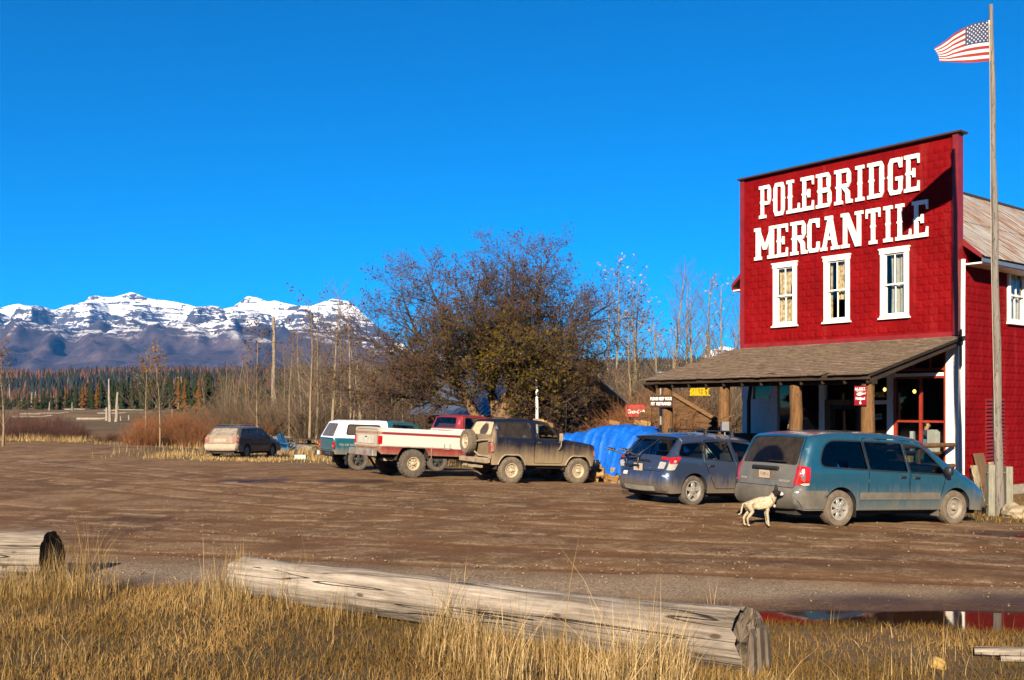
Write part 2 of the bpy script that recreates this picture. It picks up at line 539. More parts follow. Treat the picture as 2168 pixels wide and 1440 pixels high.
SKYLINE = [(-500, 690), (-200, 672), (0, 652), (20, 646), (38, 643), (62, 650), (80, 656), (98, 654), (116, 656), (140, 647), (182, 638), (188, 628), (204, 625), (215, 628), (240, 629), (262, 623), (278, 618), (292, 623), (310, 631), (345, 635), (372, 639), (400, 645), (430, 654), (457, 657),
           (490, 650), (507, 640), (524, 626), (545, 630), (566, 638), (583, 636), (600, 641), (630, 647), (660, 647), (680, 640), (704, 632), (735, 637), (752, 648), (775, 670), (800, 692), (840, 722), (890, 748), (960, 758), (1100, 764), (1300, 770), (1420, 772), (1470, 765), (1500, 744), (1530, 732), (1560, 738), (1590, 752), (1700, 775), (2000, 790), (2600, 800), (3200, 800)]
def build_mountains():
    Y0 = 7000.0
    sx = np.array([(p[0] - 1084) / FPX * Y0 for p in SKYLINE]); sz = np.array([CAM_H - (p[1] - 862) / FPX * Y0 for p in SKYLINE])
    xs = np.linspace(-5600, 7200, 860)
    ys = np.concatenate([np.linspace(2900, 5600, 90), np.linspace(5620, 7000, 150), np.linspace(7040, 8400, 24)])
    X, Y = np.meshgrid(xs, ys)
    top = np.interp(X, sx, sz)
    d = (Y0 - Y)
    fall = np.where(d > 0, 1 - 0.93 * (d / 3900).clip(0, 1) ** 0.62, 1 - sstep(-d, 0, 1500) * 0.8)
    H = top * fall
    # gullies and ribs running down the face
    rib = fbm(X + 0.35 * Y, Y * 0.22, 330, 5, True, 0.55) - 0.58
    rib2 = fbm(X - 0.5 * Y, Y * 0.3, 900, 3, True) - 0.55
    H = H + (300 * rib + 330 * rib2) * sstep(d, 20, 700) * np.clip(top / 650, 0.03, 1) * (1 - 0.8 * sstep(d, 2200, 3900))
    H = H + 75 * (fbm(X, Y * 0.6, 110, 4, True) - 0.6) * sstep(d, 5, 120) * np.clip(top / 650, 0.03, 1)
    # the rounded dark foothills
    for fpx, fpy, fy, fr in ((135, 702, 5200, 620), (335, 688, 5500, 520), (640, 694, 5300, 700), (250, 742, 4500, 700), (480, 744, 4500, 650), (0, 712, 5200, 600), (-200, 712, 5100, 700), (570, 726, 4700, 560), (780, 742, 4800, 700), (210, 690, 5900, 300), (60, 735, 4500, 600), (740, 735, 5200, 600), (380, 752, 4200, 600)):
        fx = (fpx - 1084) / FPX * fy; fz = zat(fpy, fy)
        q = np.sqrt(((X - fx) / fr) ** 2 + ((Y - fy) / (fr * 1.6)) ** 2 + 0.02)
        q = q * (1 + 0.25 * (fbm(X, Y, 330, 3) - 0.5))
        H = np.maximum(H, fz * (1.14 - 0.95 * q) + 30 * rib * sstep(q, 0.1, 0.8))
    # stepped rock bands
    st = 40.0
    ph = H + 24 * (fbm(X, Y, 700, 3) - 0.5)
    fr = (ph / st) % 1.0
    ter = (np.floor(ph / st) + sstep(fr, 0.25, 0.95)) * st
    H = np.where(H > 400, H + 0.7 * (ter - ph) * sstep(H, 400, 520) * sstep(d, 0, 60), H)
    # nothing in front may rise above the skyline
    H = np.where((d >= 0), np.minimum(H, (top - 2) * Y / Y0 - np.minimum(d * 0.12, 60) * np.clip(top / 650, 0, 1)), H)
    H[0, :] = -30; H[:, 0] = -30; H[:, -1] = -30; H[-1, :] = -30
    H = np.where(d > 3700, H - 40 * sstep(d, 3700, 4100), H)
    V = np.stack([X, Y, H], -1).reshape(-1, 3)
    nx, ny = len(xs), len(ys)
    i = np.arange(nx - 1)[None, :] + np.arange(ny - 1)[:, None] * nx
    F = np.stack([i, i + 1, i + nx + 1, i + nx], -1).reshape(-1, 4)
    t = NT('mountain_rock_and_snow')
    P = t.coord('World'); z = t.sep(P)[2]
    geo = t.n('ShaderNodeNewGeometry'); nz = t.sep(geo.outputs['Normal'])[2]
    n1 = t.noise(P, 0.004, 8, 0.62); n2 = t.noise(t.mapping(P, scale=(1, 0.5, 0.7)), 0.022, 8, 0.70)
    band = t.noise(t.mapping(P, scale=(0.0035, 0.0035, 0.055)), 1.0, 5, 0.6, 0.3)
    rock = t.ramp(t.math('ADD', t.math('MULTIPLY', band, 0.6), t.math('MULTIPLY', n2, 0.4)), [(0.35, (0.026, 0.030, 0.046)), (0.55, (0.062, 0.064, 0.084)), (0.7, (0.120, 0.118, 0.135))])
    veg = t.ramp(t.math('ADD', t.math('MULTIPLY', n1, 0.5), t.math('MULTIPLY', n2, 0.5)), [(0.36, (0.010, 0.014, 0.018)), (0.5, (0.045, 0.035, 0.042)), (0.64, (0.092, 0.066, 0.062))])
    base = t.mix(t.smooth(t.math('ADD', z, t.math('MULTIPLY', n1, 300)), 480, 640), veg, rock)
    sn = t.math('ADD', t.math('MULTIPLY', t.smooth(z, 380, 780), 0.30), t.math('MULTIPLY', nz, 0.62))
    sn = t.math('ADD', sn, t.math('MULTIPLY', t.math('SUBTRACT', n1, 0.5), 1.2))
    sn = t.math('ADD', sn, t.math('MULTIPLY', t.math('SUBTRACT', band, 0.5), 1.9))
    sn = t.math('ADD', sn, t.math('MULTIPLY', t.math('SUBTRACT', n2, 0.5), 1.0))
    n3 = t.noise(t.mapping(P, scale=(1, 0.6, 1.6)), 0.075, 5, 0.7)
    sn = t.math('ADD', sn, t.math('MULTIPLY', t.math('SUBTRACT', n3, 0.5), 0.9))
    sm = t.math('MULTIPLY', t.smooth(sn, 0.63, 0.69), t.smooth(t.math('ADD', z, t.math('MULTIPLY', n1, 260)), 440, 570))
    c = t.mix(sm, base, (0.66, 0.66, 0.67))
    me = mesh_np('mountains', V, F, t.done(t.bsdf(c, 0.9, 0, t.bump(t.math('ADD', n2, band), 0.5, 14.0), spec=0.1)), False)
    tag(link('mountains', me), 'long snow covered rocky mountain range behind the valley forest', 'mountains', kind='structure')

# ------------------------------------------------------------------ wooded hill beyond the flats
def hill_h(X, Y):
    prof = [(-900, 52), (-300, 56), (0, 57), (300, 60), (700, 60), (1100, 72), (1600, 78), (2200, 74), (3000, 60)]
    px = 1084 + X / np.maximum(Y, 300) * FPX
    top = np.interp(px, [p[0] for p in prof], [p[1] for p in prof]) * 1500 / 1500
    d = sstep(Y, 520, 1500)
    return np.where(Y < 1500, -8 + (top * 0.80 + 8) * d ** 1.15, top * 0.80 * (1 - sstep(Y, 1500, 2300)) - 5 * sstep(Y, 1500, 2300)) + 5 * (fbm(X, Y, 260, 3) - 0.5) * d
def build_hill():
    xs = np.linspace(-1500, 1900, 240); ys = np.linspace(500, 2350, 90)
    X, Y = np.meshgrid(xs, ys)
    H = hill_h(X, Y)
    H[0, :] = -12; H[-1, :] = -12; H[:, 0] = -12; H[:, -1] = -12
    V = np.stack([X, Y, H], -1).reshape(-1, 3)
    nx, ny = len(xs), len(ys)
    i = np.arange(nx - 1)[None, :] + np.arange(ny - 1)[:, None] * nx
    F = np.stack([i, i + 1, i + nx + 1, i + nx], -1).reshape(-1, 4)
    t = NT('hill_floor'); P = t.coord('World')
    n = t.noise(P, 0.02, 6)
    c = t.ramp(n, [(0.35, (0.045, 0.030, 0.024)), (0.6, (0.09, 0.054, 0.033))])
    me = mesh_np('hill', V, F, t.done(t.bsdf(c, 1.0, spec=0.1)), True)
    tag(link('hill', me), 'low wooded hill in front of the mountains', 'hill', kind='structure')
    # thousands of larches and spruces reading as one wood
    n = 26000
    ty = 560 + 960 * nr.random(n) ** 0.8
    tx = (nr.random(n) * 1.15 - 0.62) * ty * 1.05
    tz = hill_h(tx, ty)
    z1 = fbm(tx, ty * 2.2, 210, 4)
    z2 = fbm(tx + 999, ty * 3.0, 330, 3)
    bare = (z2 > 0.60) & (nr.random(n) < 0.75)
    keep = ~bare & ((ty > 700) | (nr.random(n) < 0.7))
    tx, ty, tz, z1 = tx[keep], ty[keep], tz[keep], z1[keep]
    n = len(tx)
    green = (z1 + 0.34 * (nr.random(n) - 0.5)) > 0.55
    h = np.where(green, 14, 11.5) * (0.45 + 0.95 * nr.random(n)); r = h * (0.13 + 0.06 * nr.random(n))
    # each tree: two stacked five-sided cones with ragged rims
    k = 5
    ang = np.arange(k) * 2 * math.pi / k
    Vs = []; Fs = []; Cs = []
    for lev, (z0, zt, rr) in enumerate(((0.10, 0.70, 1.0), (0.42, 1.0, 0.66))):
        a = ang[None, :] + nr.random((n, 1)) * 6.28
        rim = rr * r[:, None] * (0.7 + 0.6 * nr.random((n, k)))
        zz = tz[:, None] + h[:, None] * (z0 + 0.10 * (nr.random((n, k)) - 0.5))
        ring = np.stack([tx[:, None] + rim * np.cos(a), ty[:, None] + rim * np.sin(a), zz], -1)
        tip = np.stack([tx, ty, tz + h * zt], -1)[:, None, :]
        blk = np.concatenate([ring, tip], 1)
        Vs.append(blk.reshape(-1, 3))
        b = (np.arange(n) * (k + 1))[:, None] + lev * n * (k + 1)
        f = np.stack([np.stack([np.arange(k), (np.arange(k) + 1) % k, np.full(k, k)], -1)] * n, 0) + b[:, :, None]
        Fs.append(f.reshape(-1, 3))
        colr = np.where(green[:, None], np.array([[0.016, 0.019, 0.012]]), np.array([[0.072, 0.033, 0.015]]))
        colr = colr * (0.65 + 0.8 * nr.random((n, 1)))
        mixg = (nr.random((n, 1)) < 0.12) & (~green[:, None])
        colr = np.where(mixg, np.array([[0.07, 0.05, 0.044]]), colr)
        Cs.append(np.repeat(colr, k + 1, 0))
    V = np.concatenate(Vs); F = np.concatenate(Fs); C = np.concatenate(Cs)
    t = NT('hill_trees')
    me = mesh_np('hill_forest', V, F, t.done(t.bsdf(t.attr('tone'), 1.0, spec=0.05)))
    ca = me.color_attributes.new('tone', 'FLOAT_COLOR', 'POINT')
    ca.data.foreach_set('color', np.concatenate([C, np.ones((len(C), 1))], 1).astype(np.float32).ravel())
    tag(link('hill_forest', me), 'far wood of orange larches and dark spruces covering the hill', 'forest', kind='stuff')

def build_haze():
    m = MB().box(-9400, 9400, -80, 9400, -60, 1000)
    t = NT('haze_air')
    v = t.n('ShaderNodeVolumePrincipled')
    v.inputs['Color'].default_value = (0.05, 0.34, 1.0, 1)
    v.inputs['Density'].default_value = 4.2e-5
    v.inputs['Anisotropy'].default_value = 0.0
    t.t.links.new(v.outputs[0], t.out.inputs['Volume'])
    tag(m.build('haze', t.m), 'thin blue air haze over the valley', 'haze', kind='stuff')

build_ground()
build_puddles()
build_mountains()
build_hill()
# ------------------------------------------------------------------ the red general store
CX, CY = 12.09, 26.65
STORE_ROT = math.atan2(0.777, -0.629)
SW, SD = 7.24, 13.0          # frontage, depth
Z_PORCH_W, Z_EAVE = 4.12, 2.98
PORCH_O = 4.75
Z_TOP = 9.62
def fac(px, py, o=0.0):
    """picture measurement on the shop front plane (or one o metres in front of it) -> (t, z)"""
    r = (px - 1084) / FPX
    x0, y0 = CX - o * 0.777, CY - o * 0.629
    t = (x0 - y0 * r) / (0.629 + 0.777 * r)
    return t, CAM_H + (862 - py) / FPX * (y0 + 0.777 * t)
def local(t, o, z=0.0):
    """shop-local point -> world"""
    return (CX + E_T[0] * t - E_U[0] * o, CY + E_T[1] * t - E_U[1] * o, z)

def store_mats():
    M = {}
    t = NT('red_pressed_tin'); P = t.coord('World')
    n = t.noise(P, 1.1, 6, 0.65); f = t.noise(P, 38, 5, 0.7)
    c = t.ramp(t.math('ADD', t.math('MULTIPLY', n, 0.6), t.math('MULTIPLY', f, 0.4)), [(0.32, (0.085, 0.0016, 0.0024)), (0.55, (0.140, 0.0028, 0.0042)), (0.75, (0.188, 0.008, 0.009))])
    stn = t.noise(t.mapping(P, scale=(2.2, 2.2, 0.22)), 1.0, 6, 0.65)
    c = t.mix(t.math('MULTIPLY', t.smooth(stn, 0.52, 0.72), 0.40), c, (0.215, 0.022, 0.020))
    c = t.mix(t.math('MULTIPLY', t.smooth(stn, 0.46, 0.30), 0.55), c, (0.070, 0.0022, 0.0035))
    M['tin'] = t.done(t.bsdf(c, 0.6, 0, t.bump(t.noise(P, 30, 6, 0.7), 0.8, 0.03), spec=0.03))
    t = NT('white_trim_paint'); P = t.coord('World')
    n = t.noise(t.mapping(P, scale=(3, 3, 0.6)), 2.0, 6, 0.7)
    chip = t.math('MULTIPLY', t.smooth(t.noise(P, 14, 5, 0.7), 0.62, 0.68), 0.75)
    M['white'] = t.done(t.bsdf(t.ramp(n, [(0.3, (0.50, 0.46, 0.39)), (0.45, (0.62, 0.60, 0.55)), (0.7, (0.66, 0.65, 0.61))]) if False else t.mix(chip, t.ramp(n, [(0.3, (0.44, 0.40, 0.33)), (0.45, (0.62, 0.60, 0.55)), (0.7, (0.66, 0.65, 0.61))]), (0.26, 0.22, 0.17)), 0.55, 0, t.bump(n, 0.15), spec=0.3))
    M['redtrim'] = plain('red_trim_paint', (0.25, 0.012, 0.014), 0.45, var=0.25, scale=3)
    M['redsash'] = plain('brick_red_sash_paint', (0.36, 0.035, 0.018), 0.45, var=0.2, scale=4)
    M['dark'] = plain('dark_stained_wood', (0.020, 0.014, 0.010), 0.8, var=0.3)
    M['capmetal'] = plain('dark_cap_flashing', (0.05, 0.012, 0.012), 0.6, var=0.3)
    M['shingle'] = None
    t = NT('weathered_cedar_shingle'); P = t.coord('World')
    oi = t.n('ShaderNodeObjectInfo').outputs['Random']
    g = t.noise(t.mapping(P, scale=(9, 9, 9)), 1.0, 6, 0.7)
    blk = t.noise(P, 3.1, 2, 0.5)
    cc = t.ramp(t.math('ADD', t.math('MULTIPLY', g, 0.55), t.math('MULTIPLY', blk, 0.45)), [(0.3, (0.050, 0.034, 0.023)), (0.5, (0.175, 0.128, 0.092)), (0.72, (0.32, 0.245, 0.182))])
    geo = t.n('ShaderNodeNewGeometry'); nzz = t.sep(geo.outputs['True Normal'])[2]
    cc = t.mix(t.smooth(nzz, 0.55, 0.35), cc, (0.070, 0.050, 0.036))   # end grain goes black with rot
    cc = t.mix(t.math('MULTIPLY', oi, 0.35), cc, (0.06, 0.046, 0.035))
    M['shingle'] = t.done(t.bsdf(cc, 0.9, 0, t.bump(g, 0.6, 0.02), spec=0.1))
    t = NT('rusty_galvanised_roof'); P = t.coord('Object')
    n = t.noise(t.mapping(P, scale=(0.8, 2.4, 0.8)), 1.3, 6, 0.65, 0.4)
    st = t.noise(t.mapping(P, scale=(0.35, 6.0, 0.35)), 1.0, 5, 0.6)
    zinc = t.ramp(t.noise(P, 1.7, 5), [(0.3, (0.17, 0.165, 0.16)), (0.7, (0.31, 0.30, 0.275))])
    rust = t.ramp(t.noise(P, 9, 5), [(0.3, (0.095, 0.033, 0.009)), (0.7, (0.21, 0.088, 0.028))])
    rm = t.math('MULTIPLY', t.smooth(st, 0.47, 0.56), t.smooth(n, 0.34, 0.52))
    M['roof'] = t.done(t.bsdf(t.mix(rm, zinc, rust), t.math('ADD', 0.45, t.math('MULTIPLY', rm, 0.4)), 0.15, None, spec=0.4))
    t = NT('window_glass')
    M['glass'] = t.done(thin_glass(t, (0.86, 0.88, 0.87)))
    t = NT('patterned_curtain'); P = t.coord('Object')
    w = t.voro(P, 9); n = t.noise(P, 16, 4)
    M['curtain'] = t.done(t.bsdf(t.ramp(t.math('ADD', t.math('MULTIPLY', w, 0.6), t.math('MULTIPLY', n, 0.4)), [(0.3, (0.26, 0.15, 0.05)), (0.45, (0.40, 0.28, 0.14)), (0.65, (0.50, 0.40, 0.26))]), 0.9, spec=0.1))
    M['lace'] = plain('pale_lace_curtain', (0.60, 0.58, 0.52), 0.9, var=0.18, scale=12)
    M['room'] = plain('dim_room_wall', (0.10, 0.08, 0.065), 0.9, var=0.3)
    M['post'] = wood('peeled_log_post', [(0.085, 0.038, 0.014), (0.20, 0.10, 0.038), (0.30, 0.165, 0.07)], stretch=(9, 9, 0.9), scale=2.2)
    M['door'] = wood('varnished_door_wood', [(0.10, 0.045, 0.015), (0.20, 0.095, 0.032), (0.27, 0.14, 0.05)], rough=0.5, stretch=(9, 9, 0.9), crack=False)
    M['beam'] = wood('dark_porch_timber', [(0.022, 0.014, 0.009), (0.05, 0.032, 0.02), (0.085, 0.055, 0.034)], stretch=(0.9, 9, 9))
    M['floor'] = wood('worn_porch_boards', [(0.07, 0.055, 0.042), (0.16, 0.125, 0.095)], stretch=(9, 1, 9))
    M['stone'] = plain('concrete_footing', (0.34, 0.29, 0.23), 0.9, var=0.3, bump=0.4)
    M['galv'] = plain('galvanised_pipe', (0.45, 0.45, 0.44), 0.35, 0.7, var=0.1)
    return M
SM = store_mats()

def tin_blocks(parent, w, h, seed, skip, n_single, mat, rank, org, rz):
    """courses of rock-faced pressed-tin blocks on a wall; local x along, y out, z up"""
    r = random.Random(seed)
    MX = Matrix.Translation(org) @ Matrix.Rotation(rz, 4, 'Z')
    bw, bh = 0.302, 0.212
    var = []
    for k in range(5):
        m = MB(); g = {}
        nx, nz = 5, 4
        for j in range(nz + 1):
            for i in range(nx + 1):
                e = i in (0, nx) or j in (0, nz)
                d = 0.0 if e else r.uniform(0.010, 0.0155) * (1.25 if j == 1 else 0.9)
                jx = 0 if e else r.uniform(-0.015, 0.015); jz = 0 if e else r.uniform(-0.012, 0.012)
                g[i, j] = len(m.v); m.v.append(((i / nx) * (bw - 0.008) + jx, d, (j / nz) * (bh - 0.012) + jz))
        for j in range(nz):
            for i in range(nx):
                m.f.append((g[i, j], g[i+1, j], g[i+1, j+1], g[i, j+1]))
        me = m.mesh('panel', mat)
        me.flip_normals() if me.polygons[7].normal.y < 0 else None
        var.append(me)
    cells = []
    for j in range(int(h / bh)):
        off = (bw / 2 if j % 2 else 0)
        for i in range(-1, int(w / bw) + 1):
            x0, z0 = i * bw + off, j * bh
            if x0 < -0.01 or x0 + bw > w + 0.02: continue
            if any(a < x0 + bw - 0.02 and b > x0 + 0.02 and c < z0 + bh - 0.02 and d > z0 + 0.02 for a, b, c, d in skip): continue
            cells.append((x0, z0))
    cells.sort(key=rank)
    for k, (x0, z0) in enumerate(cells[:n_single]):
        link('panel', var[r.randrange(5)], parent, loc=MX @ Vector((x0, 0, z0)), rot=(0, 0, rz))
    rest = cells[n_single:]
    if rest:
        Vs, Fs, b = [], [], 0
        P = []
        for me in var:
            co = np.empty(len(me.vertices) * 3, np.float32); me.vertices.foreach_get('co', co)
            fi = np.array([list(p.vertices) for p in me.polygons])
            P.append((co.reshape(-1, 3), fi))
        for x0, z0 in rest:
            co, fi = P[r.randrange(5)]
            Vs.append(co + np.array([x0, 0, z0])); Fs.append(fi + b); b += len(co)
        tag(link('panel_field', mesh_np('panel_field', np.concatenate(Vs), np.concatenate(Fs), mat), parent, loc=org, rot=(0, 0, rz)), kind='stuff')

# ---- slab-serif letters, each a little solid of strokes; drawn in a 1 x 1 box
def letter_strokes(ch):
    """list of polygons (x to the right, y up) in a unit box"""
    S = []; rect = lambda x0, y0, x1, y1: S.append([(x0, y0), (x1, y0), (x1, y1), (x0, y1)])
    def serif(x0, x1, y, up):
        h = 0.085 * (1 if up else -1)
        xm = (x0 + x1) / 2; w = x1 - x0
        # a slab with a notched outer edge
        S.append([(x0, y), (x0 + w*0.38, y), (xm, y + h*0.35), (x1 - w*0.38, y), (x1, y), (x1, y + h*1.15), (x0, y + h*1.15)] if True else [])
    def stem(x, w=0.24, y0=0.0, y1=1.0, spur=True):
        rect(x - w/2, y0, x + w/2, y1)
        if spur:
            S.append([(x - w/2 - 0.075, 0.5), (x - w/2 + 0.02, 0.565), (x - w/2 + 0.02, 0.435)])
            S.append([(x + w/2 + 0.075, 0.5), (x + w/2 - 0.02, 0.435), (x + w/2 - 0.02, 0.565)])
    def feet(x0, x1): serif(x0, x1, 0.0, True)
    def head(x0, x1): serif(x0, x1, 1.0, False)
    def arm(x0, x1, top):
        if top: rect(x0, 0.885, x1, 1.0); S.append([(x1 - 0.13, 0.90), (x1, 0.90), (x1, 0.74), (x1 - 0.09, 0.74)])
        else: rect(x0, 0.0, x1, 0.115); S.append([(x1 - 0.13, 0.10), (x1 - 0.09, 0.27), (x1, 0.27), (x1, 0.10)])
    def bowl(x0, y0, x1, y1, th=0.20, thv=0.11):
        c = 0.13
        S.append([(x0, y1 - thv), (x1 - c - 0.02, y1 - thv), (x1 - th, y1 - c - 0.04), (x1 - th, y0 + c + 0.04), (x1 - c - 0.02, y0 + thv), (x0, y0 + thv),
                  (x0, y0), (x1 - c, y0), (x1, y0 + c), (x1, y1 - c), (x1 - c, y1), (x0, y1)])
    if ch == 'P': stem(0.28); feet(0.02, 0.60); head(0.02, 0.40); bowl(0.28, 0.40, 1.0, 1.0, 0.24)
    elif ch == 'O':
        c = 0.16
        S.append([(c, 0), (1-c, 0), (1, c), (1, 1-c), (1-c, 1), (0.5, 1), (0.5, 0.885), (0.66, 0.885), (0.71, 0.83), (0.71, 0.17), (0.66, 0.115), (0.5, 0.115), (0.5, 0.0)])
        S.append([(1-p[0], p[1]) for p in S[-1]][::-1])
        S.append([(-0.10, 0.5), (0.04, 0.57), (0.04, 0.43)]); S.append([(1.10, 0.5), (0.96, 0.43), (0.96, 0.57)])
    elif ch == 'L': stem(0.28); head(0.02, 0.56); feet(0.02, 0.5); arm(0.28, 1.0, False)
    elif ch == 'E': stem(0.28); head(0.02, 0.42); feet(0.02, 0.42); arm(0.28, 1.0, True); arm(0.28, 1.0, False); rect(0.30, 0.45, 0.66, 0.55); rect(0.58, 0.38, 0.72, 0.62)
    elif ch == 'B': stem(0.26); head(0.0, 0.4); feet(0.0, 0.4); bowl(0.26, 0.46, 0.94, 1.0, 0.22); bowl(0.26, 0.0, 1.0, 0.54, 0.22)
    elif ch == 'R':
        stem(0.24); head(0.0, 0.36); feet(0.0, 0.46); bowl(0.24, 0.46, 0.90, 1.0, 0.20)
        S.append([(0.44, 0.46), (0.66, 0.46), (0.84, 0.34), (0.86, 0.10), (1.0, 0.10), (1.0, 0.0), (0.66, 0.0), (0.63, 0.30)])
    elif ch == 'I': stem(0.5, 0.34); head(0.08, 0.92); feet(0.08, 0.92)
    elif ch == 'D': stem(0.24); head(0.0, 0.4); feet(0.0, 0.4); bowl(0.24, 0.0, 1.0, 1.0, 0.24, 0.115); S.append([(1.08, 0.5), (0.96, 0.43), (0.96, 0.57)])
    elif ch in 'GC':
        S.append([(0.16, 0), (0.84, 0), (0.98, 0.12), (0.98, 0.30), (0.74, 0.30), (0.74, 0.17), (0.68, 0.115), (0.36, 0.115), (0.28, 0.18), (0.28, 0.82), (0.36, 0.885), (0.68, 0.885), (0.78, 0.72), (0.96, 0.72), (0.96, 1.0), (0.84, 0.95), (0.80, 1.0), (0.16, 1.0), (0, 0.84), (0, 0.16)])
        S.append([(-0.08, 0.5), (0.04, 0.57), (0.04, 0.43)])
        if ch == 'G': rect(0.52, 0.38, 1.0, 0.48); rect(0.74, 0.16, 0.98, 0.46)
    elif ch == 'M':
        rect(0.08, 0, 0.30, 1); rect(0.74, 0, 0.96, 1); feet(0.0, 0.36); feet(0.66, 1.0); head(0.0, 0.26); head(0.78, 1.0)
        S.append([(0.24, 1.0), (0.10, 1.0), (0.46, 0.30), (0.60, 0.30)]); S.append([(0.84, 1.0), (0.96, 1.0), (0.60, 0.30), (0.46, 0.30)])
    elif ch == 'A':
        S.append([(0.10, 0.05), (0.28, 0.05), (0.60, 0.92), (0.40, 0.92)]); S.append([(0.92, 0.05), (0.68, 0.05), (0.36, 1.0), (0.62, 1.0)])
        feet(0.0, 0.36); feet(0.58, 1.0); rect(0.28, 0.30, 0.74, 0.40); head(0.26, 0.66)
    elif ch == 'N':
        rect(0.10, 0, 0.27, 1); rect(0.73, 0, 0.90, 1); feet(0.0, 0.38); head(0.64, 1.0); head(0.0, 0.24)
        S.append([(0.10, 1.0), (0.34, 1.0), (0.90, 0.0), (0.66, 0.0)])
    elif ch == 'T': stem(0.5, 0.26); feet(0.22, 0.78); rect(0.0, 0.885, 1.0, 1.0); S.append([(0, 0.9), (0.12, 0.9), (0.09, 0.74), (0, 0.74)]); S.append([(1, 0.9), (1, 0.74), (0.91, 0.74), (0.88, 0.9)])
    elif ch == 'K': stem(0.24); head(0, 0.4); feet(0, 0.4); S.append([(0.3, 0.42), (0.42, 0.6), (0.72, 1.0), (1.0, 1.0), (0.55, 0.5)]); S.append([(0.42, 0.55), (0.62, 0.62), (1.0, 0.0), (0.68, 0.0)])
    elif ch == 'Y': stem(0.5, 0.24, 0, 0.5, False); feet(0.22, 0.78); S.append([(0.0, 1.0), (0.26, 1.0), (0.62, 0.42), (0.40, 0.40)]); S.append([(1.0, 1.0), (0.74, 1.0), (0.40, 0.42), (0.60, 0.40)]); head(0, 0.34); head(0.66, 1.0)
    return S
def letter_mesh(ch, w, h, shear, depth, mat, flip=True):
    """strokes as solids of slightly different depth; x runs towards -t so that it reads from outside"""
    m = MB()
    for k, poly in enumerate(letter_strokes(ch)):
        pts = [(-(p[0] * w), p[1] * h + shear * p[0]) for p in poly]
        a = sum(pts[i][0] * pts[(i+1) % len(pts)][1] - pts[(i+1) % len(pts)][0] * pts[i][1] for i in range(len(pts)))
        m.prism(pts, 0.012, depth + 0.0018 * k)
    return m.mesh('letter', mat)

def text_mesh(s, size, mat, extrude=0.004, shear=0.0, bold=0.0, xs=1.0, align='CENTER', spacing=1.0):
    cu = bpy.data.curves.new('txt', 'FONT')
    cu.body = s; cu.size = size; cu.extrude = extrude; cu.shear = shear; cu.offset = bold
    cu.align_x = align; cu.align_y = 'CENTER'; cu.space_character = spacing
    cu.resolution_u = 3
    o = bpy.data.objects.new('txt', cu); COL.objects.link(o)
    dg = bpy.context.evaluated_depsgraph_get()
    me = bpy.data.meshes.new_from_object(o.evaluated_get(dg))
    bpy.data.objects.remove(o); bpy.data.curves.remove(cu)
    if xs != 1.0:
        for v in me.vertices: v.co.x *= xs
    me.materials.clear(); me.materials.append(mat)
    return me
def put_text(s, size, mat, parent, loc, **kw):
    """text on a board whose face looks along local -y ... placed upright in the x-z plane"""
    o = link(kw.pop('name', 'lettering'), text_mesh(s, size, mat, **kw), parent, loc=loc, rot=(R(90), 0, 0))
    return o

